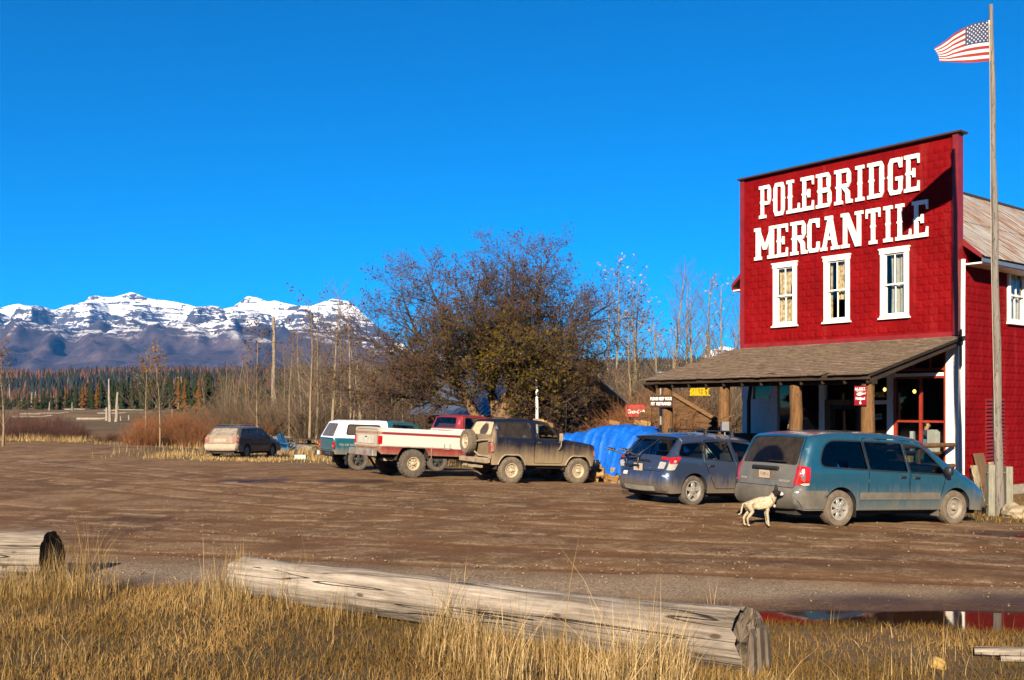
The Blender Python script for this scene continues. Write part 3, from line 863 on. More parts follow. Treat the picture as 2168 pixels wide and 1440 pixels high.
def build_store():
    root = empty('general_store', (CX, CY, 0), STORE_ROT)
    tag(root, 'red pressed-tin false-front store with white lettering and covered porch', 'store')
    # ---------------- front wall above the porch, with three window openings
    wins = []
    for (pl, pr, ptl, pbl) in ((1637, 1689, 561, 695), (1744, 1801.5, 545.5, 687.5), (1863, 1927, 529, 676)):
        t1, zt = fac(pl, ptl); _, zb = fac(pl, pbl); t0, _ = fac(pr, ptl)
        wins.append((t0, t1, zb, zt))
    zb = sum(w[2] for w in wins) / 3; zt = sum(w[3] for w in wins) / 3
    wins = [((w[0] + w[1]) / 2 - 0.43, (w[0] + w[1]) / 2 + 0.43, zb, zt) for w in wins]
    Z0 = 3.60
    def wall_with_holes(m, L, z0, z1, holes, y0, y1):
        xs = sorted({0, L} | {h[0] for h in holes} | {h[1] for h in holes})
        for a, b in zip(xs[:-1], xs[1:]):
            hs = sorted([h for h in holes if h[0] < (a + b) / 2 < h[1]], key=lambda h: h[2])
            z = z0
            for h in hs:
                m.box(a, b, y0, y1, z, h[2]); z = h[3]
            m.box(a, b, y0, y1, z, z1)
    ins = 0.07
    holes = [(a + ins, b - ins, c + ins, d - ins) for a, b, c, d in wins]
    m = MB(); wall_with_holes(m, SW, Z0, Z_TOP - 0.02, holes, -0.16, 0.0)
    front = m.build('front_wall', SM['tin'], root)
    tin_blocks(front, SW - 0.26, Z_TOP - 4.20, 3, [(a - 0.12, b - 0.12, c - 4.11, d - 4.11) for a, b, c, d in wins], 290, SM['tin'], lambda c: (abs(c[1] - 2.0) + 0.2 * abs(c[0] - 3.4)), (0.12, 0.002, 4.11), 0.0)
    # corner boards and cap of the false front
    MB().box(-0.03, 0.13, -0.20, 0.075, Z_PORCH_W + 0.02, Z_TOP).build('corner_board', SM['redtrim'], root)
    MB().box(SW - 0.13, SW + 0.03, -0.20, 0.055, Z_PORCH_W - 0.3, Z_TOP).build('corner_board', SM['redtrim'], root)
    MB().box(0.13, SW - 0.13, 0.0, 0.05, Z_PORCH_W + 0.0, Z_PORCH_W + 0.13).build('base_board', SM['redtrim'], root)
    MB().box(-0.12, SW + 0.08, -0.30, 0.14, Z_TOP, Z_TOP + 0.05).build('cap_board', SM['capmetal'], root)
    # ---------------- upper windows
    def sash_window(par, name, x0, x1, z0, z1, curtains, face=1):
        w = empty(name, (0, 0, 0), 0, par)
        f = 0.125
        MB().box(x0, x0 + f, -0.02, 0.060, z0 + 0.10, z1 - 0.14).build('frame', SM['white'], w, bevel=0.006)
        MB().box(x1 - f, x1, -0.02, 0.060, z0 + 0.10, z1 - 0.14).build('frame', SM['white'], w, bevel=0.006)
        MB().box(x0 - 0.02, x1 + 0.02, -0.02, 0.066, z1 - 0.14, z1 - 0.02).box(x0 - 0.045, x1 + 0.045, -0.02, 0.085, z1 - 0.02, z1 + 0.02).build('head_casing', SM['white'], w)
        MB().box(x0 - 0.05, x1 + 0.05, -0.02, 0.095, z0, z0 + 0.045).box(x0 - 0.01, x1 + 0.01, -0.02, 0.06, z0 + 0.045, z0 + 0.10).build('sill', SM['white'], w)
        a, b, c, d = x0 + f, x1 - f, z0 + 0.10, z1 - 0.14
        zm = (c + d) / 2; xm = (a + b) / 2; s = 0.042
        up = MB().box(a, a + s, -0.04, 0.006, zm, d).box(b - s, b, -0.04, 0.006, zm, d).box(a + s, b - s, -0.04, 0.006, d - s, d).box(a - 0.02, b + 0.02, -0.04, 0.03, zm - 0.02, zm + 0.022).box(xm - 0.013, xm + 0.013, -0.035, 0.004, zm + 0.022, d - s)
        lo = MB().box(a, a + s, -0.075, -0.03, c, zm - 0.021).box(b - s, b, -0.075, -0.03, c, zm - 0.021).box(a + s, b - s, -0.075, -0.028, c, c + 0.07).box(xm - 0.013, xm + 0.013, -0.07, -0.032, c + 0.07, zm - 0.021)
        up.build('upper_sash', SM['white'], w); lo.build('lower_sash', SM['white'], w)
        MB().box(a + s, xm - 0.013, -0.022, -0.017, zm, d - s).build('pane', SM['glass'], w)
        MB().box(xm + 0.013, b - s, -0.022, -0.017, zm, d - s).build('pane', SM['glass'], w)
        MB().box(a + s, xm - 0.013, -0.058, -0.053, c + 0.07, zm).build('pane', SM['glass'], w)
        MB().box(xm + 0.013, b - s, -0.058, -0.053, c + 0.07, zm).build('pane', SM['glass'], w)
        for cx0, cx1, dz, mt, pull in curtains:
            g = MB(); n = 22; rows = 8
            for j in range(rows + 1):
                for i in range(n + 1):
                    u = i / n; v = j / rows
                    xx = a + (b - a) * (cx0 + (cx1 - cx0) * u)
                    sh = pull * (1 - abs(2 * v - 0.9)) * (b - a) * (u if pull > 0 else 1 - u)
                    g.v.append((xx - sh, -0.15 + 0.022 * math.sin(u * 21 + 1.3 * math.sin(v * 3)), d - (d - c + dz) * v))
            for j in range(rows):
                for i in range(n):
                    q = j * (n + 1) + i
                    g.f.append((q, q + 1, q + n + 2, q + n + 1))
            g.build('curtain', mt, w, smooth=180)
        return w
    cu, la = SM['curtain'], SM['lace']
    # t grows to the left in the picture; order of wins: left, middle, right
    sash_window(root, 'upper_window', *wins[0], [(0.45, 1.0, 0, cu, 0.0), (0.0, 0.46, -0.1, cu, -0.35)])
    sash_window(root, 'upper_window', *wins[1], [(0.0, 0.62, -0.62, cu, -0.3), (0.88, 1.0, 0.0, cu, 0)])
    sash_window(root, 'upper_window', *wins[2], [(0.0, 0.80, 0, la, -0.10)])
    # ---------------- the big letters
    z3 = 3.063
    rows = (('POLEBRIDGE', [(183, 258), (278, 347), (360, 445), (452, 537), (553, 650), (672, 788), (803, 870), (886, 990), (1020, 1113), (1122, 1222)],
             (445, 655, 220), (235, 475, 1172)),
            ('MERCANTILE', [(153, 283), (290, 368), (387, 495), (498, 576), (580, 702), (714, 857), (876, 968), (984, 1053), (1066, 1168), (1172, 1278)],
             (722, 928, 200), (527, 767, 1225)))
    for word, spans, L, Rr in rows:
        _, zt0 = fac(1550 + L[2] / z3, 250 + L[0] / z3); _, zb0 = fac(1550 + L[2] / z3, 250 + L[1] / z3)
        _, zt1 = fac(1550 + Rr[2] / z3, 250 + Rr[0] / z3); _, zb1 = fac(1550 + Rr[2] / z3, 250 + Rr[1] / z3)
        zt, zb = (zt0 + zt1) / 2, (zb0 + zb1) / 2
        for ch, (a, b) in zip(word, spans):
            ta, _ = fac(1550 + a / z3, 400); tb, _ = fac(1550 + b / z3, 400)
            link('letter', letter_mesh(ch, ta - tb, zt - zb, 0.0, 0.055, SM['white']), root, loc=(ta, 0.022, zb))
    # ---------------- side walls
    wz = 6.35
    sw_win = [(2.85, 4.0, 4.60, 6.33)]
    m = MB(); wall_with_holes(m, SD - 0.17, -0.05, wz + 0.25, [(2.75, 3.76, 4.67, 6.26)], 0.0, 0.16)
    m.v = [(y, -0.17 - x, z) for x, y, z in m.v]
    sw = m.build('side_wall', SM['tin'], root)
    tin_blocks(sw, SD - 4.2, wz - 0.05, 9, [(SD - 4.0 - 4.0, SD - 4.0 - 2.85, 4.60, 6.33), (SD - 4.0 - 2.62, SD - 4.0 - 1.48, 0.30, 2.52)], 290, SM['tin'], lambda c: -c[0], (-0.003, -SD + 4.0, 0.0), R(90))
    x0, x1 = SD - 4.0, SD - 2.85
    w = sash_window(root, 'side_window', x0, x1, 4.60, 6.33, [(0.0, 0.55, 0, la, 0.1), (0.5, 1.0, 0, la, -0.1)])
    w.location = (-0.003, -SD, 0); w.rotation_euler = (0, 0, R(90))
    lw = MB().box(SW - 0.16, SW, -SD, -0.17, -0.05, wz + 0.25).build('side_wall', SM['tin'], root)
    MB().prism([(0.16, -0.05), (SW - 0.16, -0.05), (SW - 0.16, 6.62), (SW / 2, 9.44), (0.16, 6.62)], -SD, -SD + 0.16).build('back_wall', SM['tin'], root)
    # half-round red slats standing proud of the side wall
    for k in range(20):
        zc = 0.42 + k * 0.104
        m = MB()
        ys = [-1.52 - 0.27 * q for q in range(5)]
        m.tube([(-0.015, y, zc + rnd.uniform(-0.004, 0.004)) for y in ys], 0.047, 10)
        m.build('half_round_slat', SM['redtrim'], root, smooth=60)
    MB().box(-0.045, 0.05, -9.0, -0.02, -0.35, -0.06).build('footing', SM['stone'], root)
    # ---------------- gable roof behind the false front
    ridge_z, ridge_t, eave_z, ov = 9.50, SW / 2, 6.20, 0.55
    for sgn in (0, 1):
        te = -ov if sgn == 0 else SW + ov
        e = 0.06
        m = MB()
        rf = m.quadbox([(te, -SD - 0.4, eave_z), (ridge_t, -SD - 0.4, ridge_z), (ridge_t, -0.20, ridge_z), (te, -0.20, eave_z),
                        (te, -SD - 0.4, eave_z + e), (ridge_t, -SD - 0.4, ridge_z + e), (ridge_t, -0.20, ridge_z + e), (te, -0.20, eave_z + e)]).build('roof_deck', SM['dark'], root)
        # corrugated sheets in two overlapping courses
        slope = Vector((te - ridge_t, 0, eave_z - ridge_z)); L = slope.length; sd_ = slope / L; nrm = Vector((sd_.z, 0, -sd_.x)) * (1 if sgn else -1)
        if nrm.z < 0: nrm = -nrm
        nsh = 11
        for c_ in range(2):
            s0, s1 = ((-0.02, 0.55 * L) if c_ == 0 else (0.55 * L - 0.12, L + 0.05))
            for k in range(nsh):
                wd = (SD + 0.2) / nsh
                g = MB(); nc = 26
                for i in range(nc + 1):
                    y = -0.20 - wd * (k + i / nc) - (0.0 if i else 0.0)
                    hgt = 0.012 * math.cos(i / nc * 2 * math.pi * 9) + 0.02 + (0.016 if c_ == 0 else 0.0) + 0.004 * (k % 2)
                    for s_ in (s0, s1):
                        p = Vector((ridge_t, y, ridge_z + e)) + sd_ * s_ + nrm * hgt
                        g.v.append(tuple(p))
                for i in range(nc):
                    g.f.append((2*i, 2*i+1, 2*i+3, 2*i+2))
                g.build('roof_sheet', SM['roof'], rf, smooth=180)
        m = MB().box(te - 0.02 if sgn == 0 else te - 0.02, te + 0.02, -SD - 0.4, -0.2, eave_z - 0.11, eave_z - 0.003)
        m.build('fascia', SM['galv'] if sgn == 0 else SM['redtrim'], root)
        MB().box(min(te + (0.02 if sgn == 0 else -0.02), 0 if sgn == 0 else SW), max(te + (0.02 if sgn == 0 else -0.02), 0 if sgn == 0 else SW), -SD - 0.4, -0.22, eave_z - 0.14, eave_z - 0.10).build('soffit', SM['white'], root)
        MB().quadbox([(te, -0.20, eave_z - 0.02), (te + (0.62 if sgn == 0 else -0.62), -0.20, eave_z + 0.48), (te + (0.62 if sgn == 0 else -0.62), -0.03 - 0.14, eave_z + 0.48), (te, -0.17, eave_z - 0.02),
                      (te, -0.20, eave_z + 0.10), (te + (0.5 if sgn == 0 else -0.5), -0.20, eave_z + 0.56), (te + (0.5 if sgn == 0 else -0.5), -0.17, eave_z + 0.56), (te, -0.17, eave_z + 0.10)]).build('rake_board', SM['redtrim'], root)
    MB().tube([(ridge_t, -SD - 0.4, ridge_z + 0.10), (ridge_t, -0.1, ridge_z + 0.10)], 0.09, 8).build('ridge_cap', SM['dark'], root)
    # downspout at the front corner
    MB().tube([(-0.08, -0.10, wz - 0.15), (-0.08, -0.08, 5.0), (-0.075, -0.06, -0.1)], 0.060, 10).build('downspout', SM['white'], root, smooth=60)
    # ---------------- ground floor: shop front under the porch
    W, DK = SM['white'], SM['dark']
    zf = 0.06
    MB().box(-0.02, 0.33, -0.16, 0.05, zf, Z_PORCH_W - 0.02).build('corner_board', W, root)
    bay = empty('shop_window', (0, 0, 0), 0, root)
    RS = SM['redsash']
    for a, b, c, d in ((0.33, 0.40, 0.50, 3.90), (1.80, 1.88, 0.50, 3.0), (1.045, 1.115, 0.58, 3.0)):
        MB().box(a, b, -0.08, 0.02, c, d).build('mullion', RS, bay)
    for a, b, c, d in ((0.40, 1.80, 0.50, 0.58), (0.40, 1.045, 1.77, 1.83), (1.115, 1.80, 1.77, 1.83), (0.40, 1.80, 3.0, 3.06), (0.40, 1.90, 3.22, 3.28)):
        MB().box(a, b, -0.075, 0.015, c, d).build('rail', RS, bay)
    MB().box(0.40, 2.05, -0.07, 0.035, 3.06, 3.15).build('head_board', W, bay)
    for tt in (0.80, 1.30, 1.80):
        MB().box(tt - 0.025, tt + 0.025, -0.07, 0.01, 3.28, 3.92).build('transom_bar', RS, bay)
    for a, b, c, d in ((0.40, 1.045, 0.58, 1.77), (1.115, 1.80, 0.58, 1.77), (0.40, 1.045, 1.83, 3.0), (1.115, 1.80, 1.83, 3.0), (0.40, 0.775, 3.28, 3.92), (0.825, 1.275, 3.28, 3.92), (1.325, 1.775, 3.28, 3.92)):
        MB().box(a, b, -0.035, -0.030, c, d).build('pane', SM['glass'], bay)
    MB().box(0.33, 1.88, -0.10, 0.02, zf, 0.50).build('stall_riser', RS, bay)
    def wpost(a, b, z0=zf, z1=Z_PORCH_W - 0.02, o=0.03): MB().box(a, b, -0.12, o, z0, z1).build('pilaster', W, root)
    wpost(1.89, 2.08); wpost(2.72, 2.80, o=0.02); wpost(4.12, 4.32); wpost(5.84, 5.98)
    sl = empty('side_light', (0, 0, 0), 0, root)
    MB().box(2.08, 2.72, -0.09, 0.01, zf, 0.45).build('stall_riser', W, sl)
    MB().box(2.08, 2.72, -0.09, 0.01, 2.28, 2.40).build('rail', W, sl)
    MB().box(2.08, 2.72, -0.09, 0.01, 3.05, 3.12).build('rail', W, sl)
    MB().box(2.08, 2.72, -0.04, -0.035, 0.45, 2.28).build('pane', SM['glass'], sl)
    MB().box(2.08, 2.72, -0.04, -0.035, 2.40, 3.05).build('pane', SM['glass'], sl)
    MB().box(2.08, 5.84, -0.10, 0.012, 3.12, Z_PORCH_W - 0.02).build('lintel', DK, root)
    dr = empty('entrance_door', (0, 0, 0), 0, root)
    DW = SM['door']
    MB().box(2.80, 2.98, -0.10, 0.03, zf, 2.42).build('door_frame', DW, dr)
    MB().box(3.92, 4.12, -0.10, 0.03, zf, 2.42).build('door_frame', DW, dr)
    MB().box(2.98, 3.92, -0.10, 0.03, 2.26, 2.42).build('door_frame', DW, dr)
    MB().box(2.80, 4.12, -0.05, -0.045, 2.42, 3.12).build('pane', SM['glass'], dr)
    MB().box(2.98, 3.92, -0.07, -0.03, zf, 0.9).box(2.98, 3.10, -0.07, -0.03, 0.9, 2.26).box(3.80, 3.92, -0.07, -0.03, 0.9, 2.26).box(3.10, 3.80, -0.07, -0.03, 2.14, 2.26).build('door_leaf', DK, dr)
    MB().box(3.10, 3.80, -0.052, -0.047, 0.9, 2.14).build('pane', SM['glass'], dr)
    MB().tube([(3.15, -0.028, 1.05), (3.15, 0.03, 1.05), (3.15, 0.03, 1.15), (3.15, -0.028, 1.15)], 0.012, 6).build('handle', SM['galv'], dr)
    lwn = empty('shop_window', (0, 0, 0), 0, root)
    MB().box(4.32, 5.84, -0.09, 0.01, zf, 0.62).build('stall_riser', W, lwn)
    MB().box(4.32, 5.84, -0.09, 0.01, 3.05, 3.12).build('rail', W, lwn)
    MB().box(4.32, 5.84, -0.04, -0.035, 0.62, 3.05).build('pane', SM['glass'], lwn)
    # clapboard panel with a small dark window at the left end
    MB().box(5.98, SW - 0.02, -0.14, -0.02, zf, 2.38).build('wall_sheathing', W, root)
    cb = empty('clapboard_panel', (0, 0, 0), 0, root)
    for k in range(18):
        z0 = zf + k * 0.125
        MB().quadbox([(5.98, -0.02, z0), (SW - 0.02, -0.02, z0), (SW - 0.02, 0.018, z0), (5.98, 0.018, z0), (5.98, -0.02, z0 + 0.122), (SW - 0.02, -0.02, z0 + 0.122), (SW - 0.02, -0.004, z0 + 0.122), (5.98, -0.004, z0 + 0.122)]).build('clapboard', W, cb)
    sm = empty('small_window', (0, 0, 0), 0, root)
    for a, b, c, d in ((5.98, 6.10, 2.38, 3.15), (6.78, SW - 0.02, 2.38, 3.15), (6.10, 6.78, 3.02, 3.15), (6.10, 6.78, 2.38, 2.46)):
        MB().box(a, b, -0.12, 0.025, c, d).build('frame', W, sm)
    MB().box(6.10, 6.78, -0.05, -0.045, 2.46, 3.02).build('pane', SM['glass'], sm)
    MB().box(5.98, SW - 0.02, -0.12, 0.015, 3.15, Z_PORCH_W - 0.02).build('lintel', W, root)
    # dark ceiling and back partition added to keep the rooms behind the glass dim
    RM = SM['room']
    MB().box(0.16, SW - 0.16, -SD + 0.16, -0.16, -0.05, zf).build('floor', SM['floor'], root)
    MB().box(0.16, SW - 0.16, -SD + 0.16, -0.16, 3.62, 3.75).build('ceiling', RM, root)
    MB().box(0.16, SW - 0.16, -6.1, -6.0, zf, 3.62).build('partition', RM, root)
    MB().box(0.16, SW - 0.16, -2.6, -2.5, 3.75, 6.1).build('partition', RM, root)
    # ---------------- porch
    tL, tR, tLw = 7.05, -0.22, SW + 0.02
    slope = Vector((0, PORCH_O, Z_EAVE - Z_PORCH_W)); L = slope.length; sl_ = slope / L; nr_ = Vector((0, -sl_.z, sl_.y))
    e = 0.05
    prf = MB().quadbox([(tR, 0.012, Z_PORCH_W - e), (tLw, 0.012, Z_PORCH_W - e), (tL, PORCH_O, Z_EAVE - e), (tR, PORCH_O, Z_EAVE - e),
                        (tR, 0.012, Z_PORCH_W), (tLw, 0.012, Z_PORCH_W), (tL, PORCH_O, Z_EAVE), (tR, PORCH_O, Z_EAVE)]).build('porch_roof', SM['beam'], root)
    rr = random.Random(4)
    shm = []
    for k in range(6):
        w_, t_ = 0.13 + 0.025 * k, 0.026 + 0.006 * (k % 3)
        shm.append(MB().quadbox([(0, -0.18, 0.004), (w_, -0.18, 0.004), (w_, 0.22, 0.004), (0, 0.22, 0.004), (0, -0.18, 0.009), (w_, -0.18, 0.009), (w_, 0.22 + rr.uniform(-.015, .015), t_), (0, 0.22 + rr.uniform(-.015, .015), t_)]).mesh('shingle', SM['shingle']))
    pl = []
    nrow = 21
    ang = math.atan2(sl_.z, sl_.y)
    for j in range(nrow):
        s_ = L - 0.20 - j * (L - 0.16) / nrow + 0.06
        x = tR - 0.02
        f_ = s_ / L
        xe = tLw + (tL - tLw) * f_ + 0.02
        while x < xe - 0.05:
            k = rr.randrange(6)
            if not (rr.random() < 0.02 and j < 2):
                pl.append((j, x, s_ + rr.uniform(-0.018, 0.018), k, rr.uniform(-0.012, 0.02), rr.uniform(-.02, .02)))
            x += 0.13 + 0.025 * k + 0.006
    pl.sort(key=lambda q: q[0] * 0.3 + q[1] * 0.1)
    Vs, Fs, b = [], [], 0
    for q, (j, x, s_, k, up, tw) in enumerate(pl):
        p = Vector((x, 0.012, Z_PORCH_W)) + sl_ * s_ + nr_ * (0.010 + (j % 2) * 0.002)
        rot = (ang + 0.035 + up, 0, tw)
        if q < 300:
            link('shingle', shm[k], prf, loc=p, rot=rot)
        else:
            Mx = Matrix.Translation(p) @ Matrix.Rotation(tw, 4, 'Z') @ Matrix.Rotation(rot[0], 4, 'X')
            co = [Mx @ v.co for v in shm[k].vertices]
            Vs += [tuple(c) for c in co]; Fs += [tuple(i + b for i in pp.vertices) for pp in shm[k].polygons]; b += len(co)
    me = bpy.data.meshes.new('shingle_field'); me.from_pydata(Vs, [], Fs); me.materials.append(SM['shingle'])
    tag(link('shingle_field', me, prf), kind='stuff')
    # eave beam, rafters, posts, deck, log railing
    MB().box(tR + 0.05, tL - 0.1, PORCH_O - 0.42, PORCH_O - 0.24, Z_EAVE - 0.22, Z_EAVE - 0.052).build('eave_beam', SM['beam'], root)
    MB().box(tR, tL, PORCH_O - 0.03, PORCH_O, Z_EAVE - 0.11, Z_EAVE - 0.052).build('fascia', SM['beam'], root)
    for k in range(12):
        tt = tR + 0.1 + k * 0.62
        if tt < SW - 0.1:
            a = Vector((tt, 0.03, Z_PORCH_W - 0.14)); bb = Vector((tt, PORCH_O - 0.05, Z_EAVE - 0.14))
            MB().bar(a, bb, 0.05, 0.15).build('rafter', SM['beam'], root)
    for k, tt in enumerate((0.02, 2.07, 4.40, 6.50)):
        r_ = random.Random(k)
        pts = [(tt + r_.uniform(-.015, .015), 4.43 + r_.uniform(-.015, .015), z) for z in (-0.35, 0.2, 0.8, 1.4, 2.0, 2.45, Z_EAVE - 0.22)]
        MB().tube(pts, [0.185, 0.175, 0.170, 0.168, 0.162, 0.160, 0.158], 14, jit=0.035).build('post', SM['post'], root, smooth=50)
    for k in range(30):
        o0 = 0.06 + k * 0.152
        MB().box(-0.02, SW - 0.02, o0, o0 + 0.146, -0.06, -0.012).build('floor_board', SM['floor'], root)
    MB().box(0.0, SW - 0.06, 4.40, 4.62, -0.40, -0.064).build('deck_skirt', SM['floor'], root)
    for z_, o_ in ((1.18, 0.0), (0.62, 0.0)):
        MB().tube([(0.04, 0.20, z_), (0.04, 2.2, z_ + 0.02), (0.05, 4.42, z_ + 0.01)], 0.065, 10, jit=0.05).build('porch_rail', SM['post'], root, smooth=60)
    MB().tube([(0.10, 1.9, -0.03), (0.10, 1.9, 1.2)], 0.06, 8).build('rail_post', SM['post'], root, smooth=60)
    MB().box(-0.13, -0.09, 0.05, 0.11, 3.3, 4.3).build('gutter_bracket', SM['dark'], root)
    return root
STORE = build_store()
# ------------------------------------------------------------------ vehicles
def round_poly(pts, r, n=4):
    """closed polygon with rounded corners; r one radius or a list"""
    out = []; N = len(pts)
    for i in range(N):
        p = np.array(pts[i], float); a = np.array(pts[i - 1], float); b = np.array(pts[(i + 1) % N], float)
        rr = r[i] if hasattr(r, '__len__') else r
        la, lb = np.linalg.norm(a - p), np.linalg.norm(b - p)
        k = min(rr, 0.45 * la, 0.45 * lb)
        if k < 1e-4: out.append(tuple(p)); continue
        pa, pb = p + (a - p) / la * k, p + (b - p) / lb * k
        for q in range(n + 1):
            t = q / n
            out.append(tuple((1-t)**2 * pa + 2*t*(1-t) * p + t*t * pb))
    return out
def resample(pts, step, closed=True):
    out = []; N = len(pts)
    for i in range(N if closed else N - 1):
        a = np.array(pts[i], float); b = np.array(pts[(i + 1) % N], float)
        n = max(1, int(math.ceil(np.linalg.norm(b - a) / step)))
        for q in range(n): out.append(tuple(a + (b - a) * q / n))
    if not closed: out.append(tuple(pts[-1]))
    return out
def smooth_path(pts, n=3):
    """open path, corners rounded by each point's third value"""
    out = [tuple(pts[0][:2])]
    for i in range(1, len(pts) - 1):
        p = np.array(pts[i][:2], float); a = np.array(pts[i-1][:2], float); b = np.array(pts[i+1][:2], float)
        rr = pts[i][2] if len(pts[i]) > 2 else 0.05
        la, lb = np.linalg.norm(a - p), np.linalg.norm(b - p)
        k = min(rr, 0.45 * la, 0.45 * lb)
        if k < 1e-3: out.append(tuple(p)); continue
        pa, pb = p + (a - p) / la * k, p + (b - p) / lb * k
        for q in range(n + 1):
            t = q / n
            out.append(tuple((1-t)**2 * pa + 2*t*(1-t) * p + t*t * pb))
    out.append(tuple(pts[-1][:2]))
    return out
def in_poly(P, poly):
    x, y = P[:, 0], P[:, 1]; ins = np.zeros(len(P), bool)
    n = len(poly)
    for i in range(n):
        x0, y0 = poly[i]; x1, y1 = poly[(i + 1) % n]
        if abs(y1 - y0) < 1e-12: continue
        c = ((y0 > y) != (y1 > y)) & (x < (x1 - x0) * (y - y0) / (y1 - y0) + x0)
        ins ^= c
    return ins
def offset_poly(pts, d):
    """grow (d > 0) a closed polygon"""
    P = np.array(pts, float); N = len(P)
    A = 0.5 * np.sum(P[:, 0] * np.roll(P[:, 1], -1) - np.roll(P[:, 0], -1) * P[:, 1])
    e1 = P - np.roll(P, 1, 0); e2 = np.roll(P, -1, 0) - P
    n1 = np.stack([e1[:, 1], -e1[:, 0]], 1); n2 = np.stack([e2[:, 1], -e2[:, 0]], 1)
    n1 /= np.linalg.norm(n1, axis=1, keepdims=True) + 1e-12; n2 /= np.linalg.norm(n2, axis=1, keepdims=True) + 1e-12
    b = n1 + n2; b /= (np.sum(b * n1, 1, keepdims=True)).clip(0.35) + 1e-9
    return [tuple(p) for p in P + b * d * (1 if A > 0 else -1)]
def region_mesh(outer, holes, step, extra=None):
    """triangulate outer minus holes with interior points; returns (verts2d, tris)"""
    loops = [outer] + holes
    V = []; E = []
    for lp in loops:
        b = len(V); V += [Vector(p) for p in lp]
        E += [(b + i, b + (i + 1) % len(lp)) for i in range(len(lp))]
    P = np.array(outer)
    xs = np.arange(P[:, 0].min() + step * 0.5, P[:, 0].max(), step); ys = np.arange(P[:, 1].min() + step * 0.5, P[:, 1].max(), step)
    G = np.array([(x, y) for x in xs for y in ys]) if len(xs) and len(ys) else np.zeros((0, 2))
    if len(G):
        k = in_poly(G, outer)
        for h in holes: k &= ~in_poly(G, h)
        G = G[k]
        allp = np.array([tuple(v) for v in V])
        if len(G):
            d = np.min(np.linalg.norm(G[:, None, :] - allp[None, :, :], axis=2), 1)
            G = G[d > step * 0.45]
        V += [Vector(tuple(g)) for g in G]
    r = delaunay_2d_cdt(V, E, [], 0, 1e-6)
    vo = np.array([tuple(v) for v in r[0]]); tr = np.array([list(f) for f in r[2]])
    c = vo[tr].mean(1)
    k = in_poly(c, outer)
    for h in holes: k &= ~in_poly(c, h)
    return vo, tr[k]

def paint(name, col, rough=0.35, coat=0.6, metal=0.0, dust=(0.30, 0.235, 0.165), z0=0.55, z1=1.0, amount=0.9, rear_x=None, streak=1.0, haze=0.12, two=None):
    """body paint under a film of road dust that thins upward, with wiped streaks"""
    t = NT(name); P = t.coord('Object'); x, y, z = t.sep(P)
    n = t.noise(P, 3.0, 6, 0.65); st = t.noise(t.mapping(P, scale=(16, 16, 0.9)), 1.0, 5, 0.7); g = t.noise(P, 70, 3, 0.7)
    zz = t.math('ADD', z, t.math('ADD', t.math('MULTIPLY', t.math('SUBTRACT', n, 0.5), 0.45), t.math('MULTIPLY', t.math('SUBTRACT', st, 0.5), 0.55 * streak)))
    f = t.math('MULTIPLY', t.smooth(zz, z1, z0), amount)
    if rear_x is not None:
        rf = t.math('MULTIPLY', t.smooth(x, rear_x + 0.12, rear_x - 0.02), t.math('ADD', 0.55, t.math('MULTIPLY', n, 0.55)))
        f = t.math('MAXIMUM', f, t.math('MULTIPLY', rf, 0.85))
    f = t.math('MAXIMUM', f, t.math('MULTIPLY', n, haze * 2))
    f = t.math('MULTIPLY', f, t.math('ADD', 0.78, t.math('MULTIPLY', g, 0.4)), clamp=True)
    col = tuple(c * ALB for c in col); dust = tuple(c * ALB for c in dust)
    base = col
    if two: base = two(t, x, y, z, col)
    dc = t.ramp(t.math('ADD', t.math('MULTIPLY', n, 0.5), t.math('MULTIPLY', g, 0.5)), [(0.3, tuple(c * 0.72 for c in dust)), (0.7, tuple(c * 1.15 for c in dust))])
    a = t.bsdf(base, rough, metal, None, coat)
    b = t.bsdf(dc, 0.95, 0, t.bump(g, 0.3, 0.01), spec=0.1)
    mx = t.n('ShaderNodeMixShader'); t.set(mx.inputs[0], f); t.t.links.new(a, mx.inputs[1]); t.t.links.new(b, mx.inputs[2])
    return t.done(mx.outputs[0])
def tinted(name, tint, dusty=0.0, wiped=None, dust=(0.30, 0.235, 0.165)):
    t = NT(name)
    sh = thin_glass(t, tint, 0.03)
    if dusty:
        P = t.coord('Object'); x, y, z = t.sep(P)
        f = t.math('MULTIPLY', t.noise(P, 5, 6, 0.65), dusty * 1.9)
        if wiped:
            yc, zc, r = wiped
            d = t.math('SQRT', t.math('ADD', t.math('POWER', t.math('SUBTRACT', y, yc), 2), t.math('MULTIPLY', t.math('POWER', t.math('SUBTRACT', z, zc), 2), 1.6)))
            d = t.math('ADD', d, t.math('MULTIPLY', t.math('SUBTRACT', t.noise(P, 9, 4), 0.5), 0.12))
            f = t.math('MULTIPLY', f, t.math('ADD', 0.12, t.math('MULTIPLY', t.smooth(d, r - 0.04, r + 0.05), 0.88)))
        b = t.bsdf(dust, 0.95, spec=0.1)
        m2 = t.n('ShaderNodeMixShader'); t.set(m2.inputs[0], t.math('MINIMUM', f, 0.97)); t.t.links.new(sh, m2.inputs[1]); t.t.links.new(b, m2.inputs[2])
        sh = m2.outputs[0]
    return t.done(sh)

